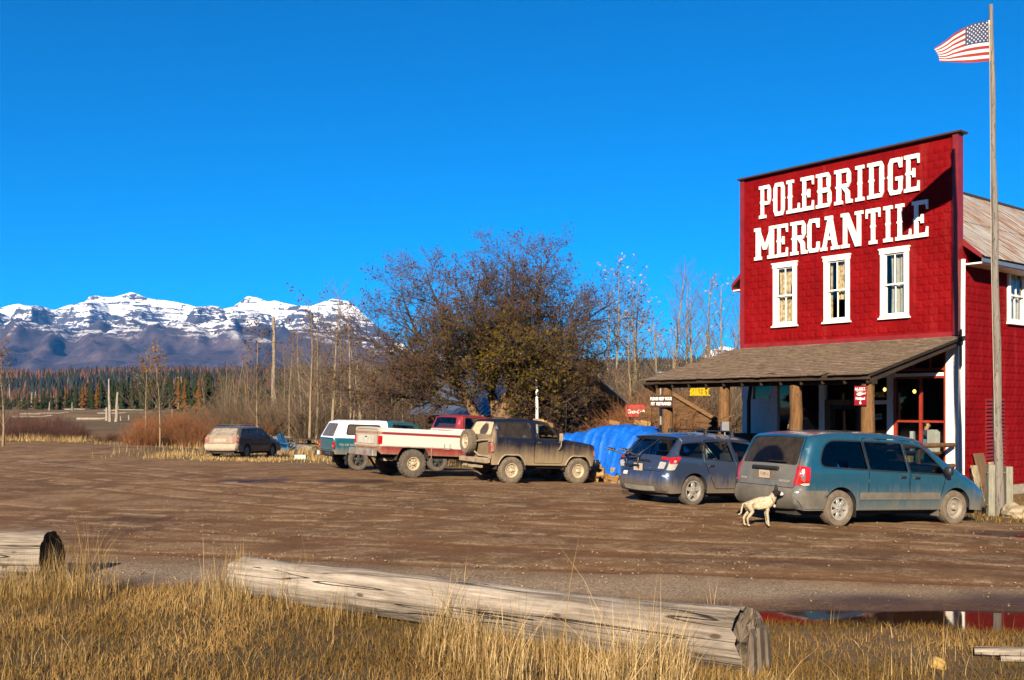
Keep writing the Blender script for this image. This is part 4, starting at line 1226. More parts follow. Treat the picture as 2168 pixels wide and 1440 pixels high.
CM = {}
CM['rubber'] = plain('dusty_tyre_rubber', (0.115, 0.092, 0.070), 0.9, var=0.45, scale=9, bump=0.3)
CM['rubber2'] = plain('muddy_tyre_rubber', (0.17, 0.130, 0.090), 0.92, var=0.4, scale=9, bump=0.4)
CM['black'] = plain('black_trim_plastic', (0.018, 0.018, 0.019), 0.5, var=0.2)
CM['under'] = plain('dark_underbody', (0.022, 0.017, 0.013), 0.9, var=0.4)
CM['seat'] = plain('grey_cloth_seat', (0.13, 0.125, 0.12), 0.9, var=0.15)
CM['chrome'] = plain('chromed_steel', (0.55, 0.54, 0.52), 0.18, 0.9, var=0.08)
CM['redlens'] = plain('red_lamp_lens', (0.52, 0.012, 0.008), 0.12, var=0.25, scale=14, coat=0.8)
CM['dustlens'] = plain('dusty_red_lamp_lens', (0.26, 0.075, 0.05), 0.6, var=0.35, scale=12)
CM['clearlens'] = plain('clear_lamp_lens', (0.62, 0.58, 0.55), 0.12, 0.2, var=0.2, scale=20, coat=0.8)
CM['amber'] = plain('amber_lamp_lens', (0.60, 0.18, 0.015), 0.2, var=0.2)
CM['plate'] = plain('dusty_number_plate', (0.52, 0.43, 0.34), 0.7, var=0.2, scale=20)
CM['platetxt'] = plain('plate_figures', (0.25, 0.10, 0.06), 0.7)
CM['greydust'] = plain('dusty_grey_cladding', (0.135, 0.120, 0.10), 0.85, var=0.3, scale=4, bump=0.15)
CM['tan'] = plain('dusty_bumper_steel', (0.36, 0.28, 0.19), 0.85, var=0.3, scale=5, bump=0.15)
CM['wheel_silver'] = plain('silver_wheel_paint', (0.50, 0.47, 0.42), 0.4, 0.35, var=0.2)
CM['wheel_dust'] = plain('dusty_steel_wheel', (0.34, 0.295, 0.24), 0.8, 0.1, var=0.25)
CM['wheel_cream'] = plain('cream_steel_wheel', (0.58, 0.47, 0.31), 0.75, var=0.2)
CM['white'] = plain('white_label', (0.75, 0.74, 0.70), 0.6, var=0.08)

class Car:
    def __init__(s, name, label, loc, rz, pitch=0.0, scale=1.0):
        s.root = empty(name, loc, rz)
        s.root.rotation_euler = (0, pitch, rz)
        s.root.scale = (scale,) * 3
        tag(s.root, label, 'car')
    def shape(s, upper, W, belt, tumble, sill, arches, rr=0.09, low_tuck=0.10, crown=0.035, ra=0.8, waist=0.02):
        """upper: rear-bottom .. over the top .. front-bottom; each (x, z, corner radius, edge rounding)"""
        s.W, s.belt, s.tumble, s.sill, s.arches, s.crown, s.ra, s.waist, s.low = W, belt, tumble, sill, arches, crown, ra, waist, low_tuck
        sp = smooth_path(upper, 4)
        s.up = np.array(resample(sp, 0.055, False))
        pr = np.array([[p[0], p[1], p[3] if len(p) > 3 else rr] for p in upper])
        d = np.linalg.norm(s.up[:, None, :] - pr[None, :, :2], axis=2)
        # edge rounding by distance weighting of the nearest two control points
        w = 1 / (d ** 2 + 1e-3); s.upr = (w * pr[None, :, 2]).sum(1) / w.sum(1)
        seg = np.linalg.norm(np.diff(s.up, axis=0), axis=1)
        s.S = np.concatenate([[0], np.cumsum(seg)])
        # bottom edge, front to rear, with wheel arches
        bot = []
        xf, xr = s.up[-1, 0], s.up[0, 0]
        zf, zr = s.up[-1, 1], s.up[0, 1]
        bot.append((xf - 0.04, min(zf, sill)))
        for (ax, az, ar, flat) in sorted(arches, key=lambda a: -a[0]):
            half = math.sqrt(max(1e-4, ar * ar - (sill - az) ** 2)) if sill > az else ar
            a0 = math.asin(max(-1, min(1, (sill - az) / ar)))
            n = 22
            for k in range(n + 1):
                th = a0 + (math.pi - 2 * a0) * k / n
                zz = az + ar * math.sin(th)
                if flat: zz = min(zz, az + ar * flat)
                bot.append((ax + ar * math.cos(th), zz))
        bot.append((xr + 0.04, min(zr, sill)))
        bot = resample(bot, 0.09, False)
        s.outline = [tuple(p) for p in s.up] + bot
        # drop doubles
        o = [s.outline[0]]
        for p in s.outline[1:]:
            if abs(p[0] - o[-1][0]) + abs(p[1] - o[-1][1]) > 0.004: o.append(p)
        s.outline = o
    def ylim(s, x, z):
        """half width of the body at side-view point (x, z)"""
        x = np.asarray(x, float); z = np.asarray(z, float)
        y = s.W - s.tumble * np.clip(z - s.belt, 0, None) - s.low * np.clip(s.sill + 0.22 - z, 0, None) - s.waist * np.clip((s.belt - z) / 0.4, 0, 1) * 0
        P = np.stack([x.ravel(), z.ravel()], 1)
        A = s.up[:-1]; B = s.up[1:]; AB = B - A
        t = np.clip(((P[:, None, :] - A[None]) * AB[None]).sum(2) / (AB ** 2).sum(1)[None], 0, 1)
        D = np.linalg.norm(P[:, None, :] - (A[None] + t[..., None] * AB[None]), axis=2)
        i = D.argmin(1); d = D[np.arange(len(P)), i]
        r = (s.upr[i] + s.upr[i + 1]) / 2
        q = np.clip(1 - d / r, 0, 1)
        return y - (s.ra * r * (1 - np.sqrt(np.clip(1 - q * q, 0, 1)))).reshape(y.shape)
    def side_lift(s, V2, off=0.0):
        y = s.ylim(V2[:, 0], V2[:, 1]) + off
        return np.stack([V2[:, 0], -y, V2[:, 1]], 1)           # right-hand side (negative y)
    def strip_pt(s, S, v, off=0.0):
        """a point on the over-the-top strip: S along the path, v in -1..1 across"""
        S = np.asarray(S, float); v = np.asarray(v, float)
        x = np.interp(S, s.S, s.up[:, 0]); z = np.interp(S, s.S, s.up[:, 1])
        e = 0.04
        tx = np.interp(S + e, s.S, s.up[:, 0]) - np.interp(S - e, s.S, s.up[:, 0]); tz = np.interp(S + e, s.S, s.up[:, 1]) - np.interp(S - e, s.S, s.up[:, 1])
        L = np.sqrt(tx * tx + tz * tz) + 1e-9
        nx, nz = -tz / L, tx / L
        ye = s.ylim(x, z)
        b = s.crown * (1 - v * v) + off
        return np.stack([x + nx * b, ye * v, z + nz * b], -1)
    def s_at(s, x=None, z=None, lo=0.0, hi=1.0):
        """path length of the point nearest (x, z)"""
        d = np.zeros(len(s.up))
        if x is not None: d = d + (s.up[:, 0] - x) ** 2
        if z is not None: d = d + (s.up[:, 1] - z) ** 2
        return float(s.S[d.argmin()])
    def _mk(s, name, V, F, mat, parent=None, both=None, smooth=True):
        if both is not None:
            M = V.copy(); M[:, 1] *= -1
            F = np.concatenate([F, F[:, ::-1] + len(V)]); V = np.concatenate([V, M])
        me = mesh_np(name, V, F, mat, smooth)
        return link(name, me, parent or s.root)
    def body(s, mat, side_holes, strip_holes, doors=(), lids=()):
        """side_holes/strip_holes: window openings; doors: (name, polygon, window ids); lids: (name, S0, S1, vmax, window ids)"""
        s.side_holes, s.strip_holes = side_holes, strip_holes
        door_pol = [round_poly(d[1], 0.06) for d in doors]
        used = set(w for d in doors for w in d[2])
        inside = [resample(p, 0.08) for p in door_pol] + [resample(w, 0.06) for i, w in enumerate(side_holes) if i not in used]
        V2, F = region_mesh(s.outline, inside, 0.10)
        V = s.side_lift(V2)
        Vs = [V, V * np.array([1, -1, 1])]; Fs = [F, F[:, ::-1] + len(V)]; b = 2 * len(V)
        # the strip, in (S, v) space
        Wd = s.W
        outer = [(q, -Wd) for q in s.S] + [(q, Wd) for q in s.S[::-1]]
        rect = lambda S0, S1, v: round_poly([(S0, -v * Wd), (S1, -v * Wd), (S1, v * Wd), (S0, v * Wd)], 0.07)
        s.rect = rect
        lid_p = [rect(l[1], l[2], l[3]) for l in lids]
        used2 = set(w for l in lids for w in l[4])
        hol = [resample(p, 0.09) for p in lid_p] + [resample(rect(*w), 0.09) for i, w in enumerate(strip_holes) if i not in used2]
        SV, F3 = region_mesh(outer, hol, 0.13)
        V3 = s.strip_pt(SV[:, 0], SV[:, 1] / Wd)
        Vs.append(V3); Fs.append(F3[:, ::-1] + b)
        me = mesh_np('body', np.concatenate(Vs), np.concatenate(Fs), mat, True)
        bm = bmesh.new(); bm.from_mesh(me)
        bmesh.ops.remove_doubles(bm, verts=bm.verts, dist=0.004)
        bmesh.ops.recalc_face_normals(bm, faces=bm.faces)
        bm.to_mesh(me); bm.free()
        me.polygons.foreach_set('use_smooth', [True] * len(me.polygons)); me.set_sharp_from_angle(angle=R(48))
        s.body_o = link('body', me, s.root)
        # doors and lids with real gaps round them
        s.door_o = {}
        for (nm, poly, wins), dp in zip(doors, door_pol):
            d_ = resample(offset_poly(dp, -0.013), 0.08)
            V2, F = region_mesh(d_, [resample(side_holes[w], 0.06) for w in wins], 0.10)
            V = s.side_lift(V2)
            s.door_o[nm] = s._mk('door', V, F[:, ::-1], mat)
            s._mk('door', V * np.array([1, -1, 1]), F, mat)
        for (nm, S0, S1, v, wins), lp in zip(lids, lid_p):
            d_ = resample(offset_poly(lp, -0.012), 0.09)
            V2, F = region_mesh(d_, [resample(rect(*strip_holes[w]), 0.09) for w in wins], 0.12)
            s._mk(nm, s.strip_pt(V2[:, 0], V2[:, 1] / Wd, 0.002), F, mat)
    def glaze(s, side_mats, strip_mats, trim=0.022, trim_mat=None):
        tm = trim_mat or CM['black']
        for w, mt in zip(s.side_holes, side_mats):
            V2, F = region_mesh(resample(offset_poly(w, 0.012), 0.07), [], 0.12)
            V = s.side_lift(V2, -0.012)
            s._mk('window', V, F, mt); s._mk('window', V * np.array([1, -1, 1]), F[:, ::-1], mt)
            if trim:
                a = resample(w, 0.06); o_ = resample(offset_poly(a, trim), 0.06)
                V2, F = region_mesh(o_, [resample(offset_poly(a, -0.006), 0.06)], 0.5)
                V = s.side_lift(V2, 0.004)
                s._mk('window_trim', V, F, tm); s._mk('window_trim', V * np.array([1, -1, 1]), F[:, ::-1], tm)
        for w, mt in zip(s.strip_holes, strip_mats):
            if mt is None: continue
            lp = s.rect(*w)
            V2, F = region_mesh(resample(offset_poly(lp, 0.012), 0.09), [], 0.14)
            s._mk('windscreen' if w[0] > s.S[-1] * 0.5 else 'rear_window', s.strip_pt(V2[:, 0], V2[:, 1] / s.W, -0.010), F, mt)
    def side_patch(s, name, poly, off, mat, both=True, parent=None, step=0.1):
        V2, F = region_mesh(resample(poly, 0.07), [], step)
        V = s.side_lift(V2, off)
        o = s._mk(name, V, F, mat, parent)
        if both: s._mk(name, V * np.array([1, -1, 1]), F[:, ::-1], mat, parent)
        return o
    def strip_patch(s, name, S0, S1, v0, v1, off, mat, both=False, r=0.03):
        Wd = s.W
        lp = round_poly([(S0, v0 * Wd), (S1, v0 * Wd), (S1, v1 * Wd), (S0, v1 * Wd)], r)
        V2, F = region_mesh(resample(lp, 0.07), [], 0.12)
        o = s._mk(name, s.strip_pt(V2[:, 0], V2[:, 1] / Wd, off), F[:, ::-1], mat)
        if both:
            V = s.strip_pt(V2[:, 0], -V2[:, 1] / Wd, off)
            s._mk(name, V, F, mat)
        return o
    def wrap_lamp(s, mat, z0, z1, xside, vin, off=0.008, name='tail_lamp', both=True):
        """a lamp that wraps the rear corner: a patch on the side and one across the back"""
        S0, S1 = s.s_at(s.up[0, 0], z0), s.s_at(s.up[0, 0], z1)
        i = (s.S >= S0 - 1e-6) & (s.S <= S1 + 1e-6)
        edge = [tuple(p) for p in s.up[i]]
        poly = edge + [(xside, edge[-1][1] - 0.03), (xside - 0.02, edge[0][1] + 0.03)]
        V2, F = region_mesh(resample(poly, 0.06), [], 0.08)
        Va = s.side_lift(V2, off)
        Wd = s.W
        lp = [(S0, -Wd), (S1, -Wd), (S1, -vin * Wd), (S0, -vin * Wd)]
        V2b, Fb = region_mesh(resample(lp, 0.06), [], 0.1)
        Vb = s.strip_pt(V2b[:, 0], V2b[:, 1] / Wd, off)
        V = np.concatenate([Va, Vb]); F = np.concatenate([F, Fb + len(Va)])
        o = s._mk(name, V, F, mat)
        if both: s._mk(name, V * np.array([1, -1, 1]), F[:, ::-1], mat)
        return o
    def inner(s, floor_z, x0, x1, seats=(), dash=None, mat=None):
        m = MB().box(x0, x1, -s.W + 0.10, s.W - 0.10, floor_z - 0.05, floor_z)
        m.build('floor_pan', CM['under'], s.root)
        for sx, z, n in seats:
            for k in range(n):
                yc = (k - (n - 1) / 2) * (1.05 if n == 2 else 0.55)
                w = 0.50 if n == 2 else 0.52
                q = MB().cbox((sx + 0.05, yc, z), (0.50, w, 0.16)).cbox((sx - 0.26, yc, z + 0.33), (0.13, w, 0.58), Matrix.Rotation(-0.22, 3, 'Y')).cbox((sx - 0.37, yc, z + 0.72), (0.09, 0.26, 0.17), Matrix.Rotation(-0.22, 3, 'Y'))
                q.build('seat', mat or CM['seat'], s.root, bevel=0.03, smooth=60)
        if dash:
            dx, dz = dash
            MB().box(dx, dx + 0.35, -s.W + 0.14, s.W - 0.14, dz - 0.25, dz).build('dashboard', CM['black'], s.root, bevel=0.03)
            sw = MB().tube([(dx - 0.16 + 0.05 * math.sin(a), 0.40 + 0.18 * math.cos(a), dz + 0.02 + 0.17 * math.sin(a)) for a in np.linspace(0, 2 * math.pi, 17)], 0.015, 6)
            sw.build('steering_wheel', CM['black'], s.root, smooth=60)
    def wells(s, depth=0.28):
        for (ax, az, ar, flat) in s.arches:
            for sg in (-1, 1):
                m = MB(); n = 16
                y = s.W - 0.015 - s.low * 0.1
                for k in range(n + 1):
                    th = math.pi * k / n
                    zz = az + (ar + 0.004) * math.sin(th)
                    if flat: zz = min(zz, az + ar * flat + 0.004)
                    for yy in (y, y - depth): m.v.append((ax + (ar + 0.004) * math.cos(th), sg * yy, zz))
                for k in range(n): m.f.append((2*k, 2*k+1, 2*k+3, 2*k+2))
                b = len(m.v); m.v.append((ax, sg * (y - depth), az))
                for k in range(n): m.f.append((2*k+1, 2*k+3, b))
                m.build('wheel_arch', CM['under'], s.root, smooth=60)
    def wheel(s, x, side, r, width, rim_r, style, rimmat, tyremat, y=None, tread=0.0, parent=None, at=None, turn=0.0):
        """side -1 = right; the face looks outward along local y * side"""
        yc = (s.W - width / 2 - 0.02) if y is None else y
        w = empty('wheel', (x, side * yc, r) if at is None else at, 0, s.root)
        w.rotation_euler = (0, 0, (0 if side > 0 else math.pi) + turn)
        hw = width / 2; n = 44
        prof = [(rim_r, -hw * 0.8), (rim_r + 0.03, -hw), (r * 0.86, -hw * 1.02), (r * 0.95, -hw * 0.96), (r - 0.004, -hw * 0.80), (r, -hw * 0.4), (r, hw * 0.4), (r - 0.004, hw * 0.80), (r * 0.95, hw * 0.96), (r * 0.86, hw * 1.02), (rim_r + 0.03, hw), (rim_r, hw * 0.8)]
        t = MB().lathe(prof, n, 'y', closed=True)
        tr = 0.010 + tread
        for k in range(38 if not tread else 26):
            a = 2 * math.pi * k / (38 if not tread else 26)
            for j, yy in enumerate((-0.72, -0.24, 0.24, 0.72)):
                aa = a + (0.05 if j % 2 else 0)
                rot = Matrix.Rotation(-aa, 3, 'Y')
                L = 2 * math.pi * r / (38 if not tread else 26) * 0.62
                c = rot @ Vector((r - 0.002 - (0.012 if abs(yy) > 0.5 else 0), 0, 0))
                t.cbox((c.x, yy * hw, c.z), (tr * 2, hw * 0.40, L), rot)
        t.build('tyre', tyremat, w, smooth=40)
        d = hw * 0.80
        # rim barrel and face
        if style in ('hole', 'holes8', 'steel'):
            f = MB().lathe([(rim_r + 0.012, d + 0.012), (rim_r - 0.012, d + 0.014), (rim_r - 0.03, d - 0.035), (rim_r * 0.80, d - 0.05), (rim_r * 0.74, d - 0.028), (rim_r * 0.45, d - 0.022), (rim_r * 0.34, d - 0.045), (rim_r * 0.30, d - 0.045)], 36, 'y')
            f.build('rim', rimmat, w, smooth=40)
            nh, rh, rp = {'hole': (11, 0.016, 0.58), 'holes8': (8, 0.020, 0.60), 'steel': (20, 0.009, 0.66)}[style]
            hb = MB()
            for k in range(nh):
                a = 2 * math.pi * k / nh; c = (rim_r * rp * math.cos(a), d - 0.0245, rim_r * rp * math.sin(a))
                hb.lathe([(0.0005, 0.002), (rh * 0.9, 0.002), (rh, -0.004)], 10, 'y', c)
            tag(hb.build('vent_hole_discs', CM['black'], w), kind='stuff')  # solid black discs stand in for the shade inside the holes
            MB().lathe([(0.0005, d + 0.03), (rim_r * 0.20, d + 0.028), (rim_r * 0.25, d + 0.01), (rim_r * 0.31, d - 0.045)], 20, 'y').build('hub', rimmat, w, smooth=40)
            bl = MB()
            for k in range(6):
                a = 2 * math.pi * k / 6 + 0.3
                bl.lathe([(0.0005, 0.012), (0.009, 0.012), (0.011, -0.012)], 6, 'y', (rim_r * 0.40 * math.cos(a), d - 0.026, rim_r * 0.40 * math.sin(a)))
            tag(bl.build('wheel_nuts', CM['wheel_dust'], w), kind='stuff')
        else:
            f = MB().lathe([(rim_r + 0.012, d + 0.010), (rim_r - 0.014, d + 0.012), (rim_r - 0.028, d - 0.02), (rim_r - 0.035, d - 0.10)], 36, 'y')
            f.build('rim', rimmat, w, smooth=40)
            MB().lathe([(rim_r - 0.02, d - 0.085), (0.0005, d - 0.085)], 28, 'y').build('spoke_backing', CM['black'], w)  # black sheet standing in for the shade behind the spokes
            ns = {'five': 5, 'seven': 7, 'six': 6}[style]
            sp = MB()
            for k in range(ns):
                a = 2 * math.pi * k / ns + 0.31
                wi, wo = (0.050, 0.036) if ns == 5 else (0.040, 0.034)
                wi *= rim_r / 0.2; wo *= rim_r / 0.2
                sk = 0.0 if style != 'seven' else 0.28
                P = [(0.05, -wi, d + 0.004), (rim_r - 0.02, -wo + sk * 0.10, d - 0.006), (rim_r - 0.02, wo + sk * 0.10, d - 0.006), (0.05, wi, d + 0.004)]
                pts = []
                for rr_, ww, yy in P + [(p[0], p[1], p[2] - 0.035) for p in P]:
                    pts.append((rr_ * math.cos(a) - ww * math.sin(a), yy, rr_ * math.sin(a) + ww * math.cos(a)))
                sp.quadbox(pts)
            sp.build('spokes', rimmat, w, bevel=0.006, smooth=40)
            MB().lathe([(0.0005, d + 0.018), (rim_r * 0.22, d + 0.016), (rim_r * 0.36, d + 0.006), (rim_r * 0.38, d - 0.02)], 24, 'y').build('hub', rimmat, w, smooth=40)
            bl = MB()
            for k in range(5):
                a = 2 * math.pi * k / 5 + 0.9
                bl.lathe([(0.0005, 0.006), (0.010, 0.006), (0.011, -0.012)], 6, 'y', (rim_r * 0.27 * math.cos(a), d + 0.012, rim_r * 0.27 * math.sin(a)))
            tag(bl.build('wheel_nuts', CM['black'], w), kind='stuff')
        return w
    def handle(s, x, z, mat, L=0.15, parent=None):
        y = float(s.ylim(x, z))
        for sg in (-1, 1):
            MB().box(x - L/2, x + L/2, sg * (y - 0.005), sg * (y + 0.012), z - 0.025, z + 0.03).box(x - L/2 + 0.012, x + L/2 - 0.012, sg * (y + 0.012), sg * (y + 0.032), z - 0.004, z + 0.018).build('door_handle', mat, s.root, bevel=0.006)
    def mirror(s, x, z, mat, d=(0.10, 0.17, 0.14), arm=0.06):
        y = float(s.ylim(x, z))
        for sg in (-1, 1):
            MB().cbox((x, sg * (y + arm + d[1] / 2), z), d).bar((x + 0.02, sg * (y - 0.03), z - 0.02), (x, sg * (y + arm + 0.02), z - 0.01), 0.05, 0.05).build('door_mirror', mat, s.root, bevel=0.025, smooth=50)
    def number_plate(s, S, y, text=None, w=0.30, h=0.15, off=0.03):
        p = s.strip_pt(np.array([S]), np.array([y / s.W]), off)[0]
        o = MB().cbox((0, 0, 0), (w, 0.006, h)).build('number_plate', CM['plate'], s.root, loc=tuple(p), rot=(0, 0, R(-90)))
        if text:
            link('lettering', text_mesh(text, h * 0.62, CM['platetxt'], 0.001, xs=0.75), o, loc=(0, -0.0045, -0.005), rot=(R(90), 0, 0))
        return o
    def beam(s, name, x, y0, y1, z0, z1, dx, mat, bevel=0.02):
        return MB().box(x - dx / 2, x + dx / 2, y0, y1, z0, z1).build(name, mat, s.root, bevel=bevel, smooth=40)

def place(px, py, Y, theta, rear_axle_x, W, scale=1.0):
    """root position so that the right rear tyre stands at a measured place"""
    X = (px - 1084) / FPX * Y
    c, s_ = math.cos(theta), math.sin(theta)
    ox, oy = -rear_axle_x * scale, (W - 0.11) * scale
    return X + c * ox - s_ * oy, Y + s_ * ox + c * oy
def seat_car(car, wb):
    """stand the car on the ground under its axles"""
    o = car.root; th = o.rotation_euler.z; sc = o.scale[0]
    zs = []
    for lx in (-wb / 2, wb / 2):
        x = o.location.x + math.cos(th) * lx * sc; y = o.location.y + math.sin(th) * lx * sc
        zs.append(float(np.mean(gz(np.array([x - 0.6 * math.sin(th) * s_ for s_ in (-1, 1)]), np.array([y + 0.6 * math.cos(th) * s_ for s_ in (-1, 1)])))))
    o.location.z = (zs[0] + zs[1]) / 2 - 0.008
    o.rotation_euler = (0, math.atan2(zs[0] - zs[1], wb * sc), th)
    o.rotation_mode = 'XYZ'
    # yaw after pitch
    o.rotation_euler = (Matrix.Rotation(th, 3, 'Z') @ Matrix.Rotation(math.atan2(zs[0] - zs[1], wb * sc), 3, 'Y')).to_euler()

# ---------------- teal minivan
def build_minivan():
    th = R(25.3); W = 0.975
    x, y = place(1770, 1112, 18.5, th, -1.515, W)
    c = Car('minivan', 'dusty teal minivan parked beside the flagpole, nose to the store', (x, y, 0), th)
    up = [(-2.40, 0.31, 0, .12), (-2.52, 0.40, .05, .16), (-2.545, 0.60, .05, .20), (-2.50, 0.68, .03, .18), (-2.47, 0.95, .08, .13), (-2.41, 1.12, .08, .13), (-2.20, 1.60, .10, .12), (-2.08, 1.69, .10, .12), (-1.6, 1.745, .3, .12), (-.8, 1.765, .4, .12), (0.1, 1.745, .4, .12),
          (.62, 1.675, .2, .11), (1.60, 1.10, .10, .12), (1.74, 1.05, .10, .2), (2.15, .91, .25, .28), (2.42, .74, .15, .34), (2.52, .56, .08, .36), (2.50, .38, .05, .30), (2.40, .27, 0, .2)]
    c.shape(up, W, 1.05, 0.17, 0.30, [(-1.515, .34, .40, None), (1.515, .34, .40, None)], crown=0.045)
    B = paint('teal_car_paint', (0.002, 0.098, 0.180), 0.28, 0.8, 0.25, z0=0.22, z1=0.90, amount=0.80, rear_x=-2.40, haze=0.05, dust=(0.24, 0.205, 0.165))
    w = [round_poly([(-2.06, 1.12), (-.86, 1.075), (-.98, 1.60), (-1.86, 1.60)], [.20, .03, .03, .26], 6),
         round_poly([(-.80, 1.072), (.17, 1.04), (.04, 1.585), (-.92, 1.60)], .03),
         round_poly([(.25, 1.035), (1.20, 1.0), (1.12, 1.10), (.60, 1.52), (.12, 1.575)], [.03, .06, .05, .12, .03])]
    Sg = [(c.s_at(-2.41, 1.13), c.s_at(-2.17, 1.63), 0.90), (c.s_at(.66, 1.65), c.s_at(1.58, 1.11), 0.93)]
    c.body(B, w, Sg, doors=[('slide', [(-.84, .40), (.20, .40), (.24, 1.02), (.07, 1.66), (-.97, 1.67), (-.83, 1.0)], [1]), ('front', [(.22, .40), (1.02, .40), (1.16, .75), (1.24, 1.01), (.58, 1.60), (.09, 1.66), (.26, 1.02)], [2])],
           lids=[('tailgate', c.s_at(-2.50, .70), c.s_at(-2.16, 1.66), 0.955, [0]), ('bonnet', c.s_at(1.72, 1.06), c.s_at(2.42, .74), 0.90, [])])
    dk = tinted('dark_privacy_glass', (0.035, 0.040, 0.045)); cl = tinted('car_side_glass', (0.45, 0.50, 0.47)); rg = tinted('dusty_rear_glass', (0.03, 0.034, 0.038), 0.07, (0.05, 1.12, 0.45))
    c.glaze([dk, dk, cl], [rg, cl])
    # grey lower cladding, mouldings and bumpers
    c.side_patch('side_moulding', round_poly([(-1.06, .50), (1.06, .50), (1.06, .64), (-1.06, .64)], .03), .014, CM['greydust'])
    c.side_patch('side_cladding', round_poly([(-1.09, .31), (1.09, .31), (1.07, .49), (-1.07, .49)], .03), .008, paint('teal_lower_paint', (0.006, 0.08, 0.12), 0.5, 0.2, z0=0.1, z1=0.75, amount=0.9, dust=(0.22, 0.19, 0.15)))
    c.strip_patch('rear_bumper', c.s_at(-2.42, .33), c.s_at(-2.50, .68), -1.0, 1.0, .020, CM['greydust'], r=0.01)
    c.side_patch('rear_bumper', [(-2.40, .33), (-1.93, .33), (-1.90, .42), (-1.84, .62), (-1.86, .67), (-2.49, .67), (-2.52, .5)], .016, CM['greydust'])
    c.wrap_lamp(CM['redlens'], .745, 1.10, -2.27, .925, name='tail_lamp')
    c.side_patch('reversing_lens', round_poly([(-2.44, .755), (-2.30, .765), (-2.30, .81), (-2.44, .80)], .015), .014, CM['clearlens'])
    p = c.strip_pt(np.array([c.s_at(-2.455, 1.015)]), np.array([0.0]), .02)[0]
    MB().tube([(p[0], -.36, p[2]), (p[0] - .012, 0, p[2]), (p[0], .36, p[2])], .038, 8).build('tailgate_handle', CM['black'], c.root, smooth=50)
    c.number_plate(c.s_at(-2.47, .90), -0.02, '7 1089 A')
    c.strip_patch('plate_recess', c.s_at(-2.48, .81), c.s_at(-2.46, 1.0), -.42, .42, .0045, CM['greydust'])
    MB().tube([tuple(q) for q in c.strip_pt(np.array([c.s_at(-2.40, 1.14), c.s_at(-2.40, 1.155), c.s_at(-2.39, 1.16)]), np.array([-.05, -.3, -.6]), .03)], .012, 6).build('rear_wiper', CM['black'], c.root)
    p = c.strip_pt(np.array([c.s_at(-2.48, .80)]), np.array([-.66]), .012)[0]
    link('badge', text_mesh('VOYAGER', .06, CM['plate'], .002, xs=1.1), c.root, loc=tuple(p), rot=(R(90), 0, R(-90)))
    p = c.strip_pt(np.array([c.s_at(-2.48, .80)]), np.array([.74]), .012)[0]
    link('badge', text_mesh('GRAND', .05, CM['plate'], .002), c.root, loc=tuple(p), rot=(R(90), 0, R(-90)))
    c.handle(.05, .93, CM['black'], .17); c.handle(.42, .92, CM['black'], .17)
    c.mirror(1.13, 1.07, CM['black'], (0.12, 0.16, 0.16))
    c.side_patch('indicator_lens', round_poly([(2.30, .66), (2.42, .62), (2.40, .70), (2.32, .73)], .02), .01, CM['amber'])
    c.inner(.36, -2.2, 1.7, [(-1.3, .62, 3), (-.45, .62, 2), (.55, .62, 2)], (1.12, 1.0)); c.wells()
    MB().box(-2.38, 2.35, -.72, .72, .20, .30).build('underbody', CM['under'], c.root)
    for sg in (-1, 1):
        c.wheel(-1.515, sg, .335, .215, .205, 'seven', CM['wheel_silver'], CM['rubber2'])
        c.wheel(1.515, sg, .335, .215, .205, 'steel', CM['wheel_dust'], CM['rubber2'])
        MB().box(-1.12, -1.10, sg * .74, sg * .94, .17, .36).build('mud_flap', CM['black'], c.root)
        MB().box(1.06, 1.08, sg * .74, sg * .94, .17, .36).build('mud_flap', CM['greydust'], c.root)
    seat_car(c, 3.03)
    return c

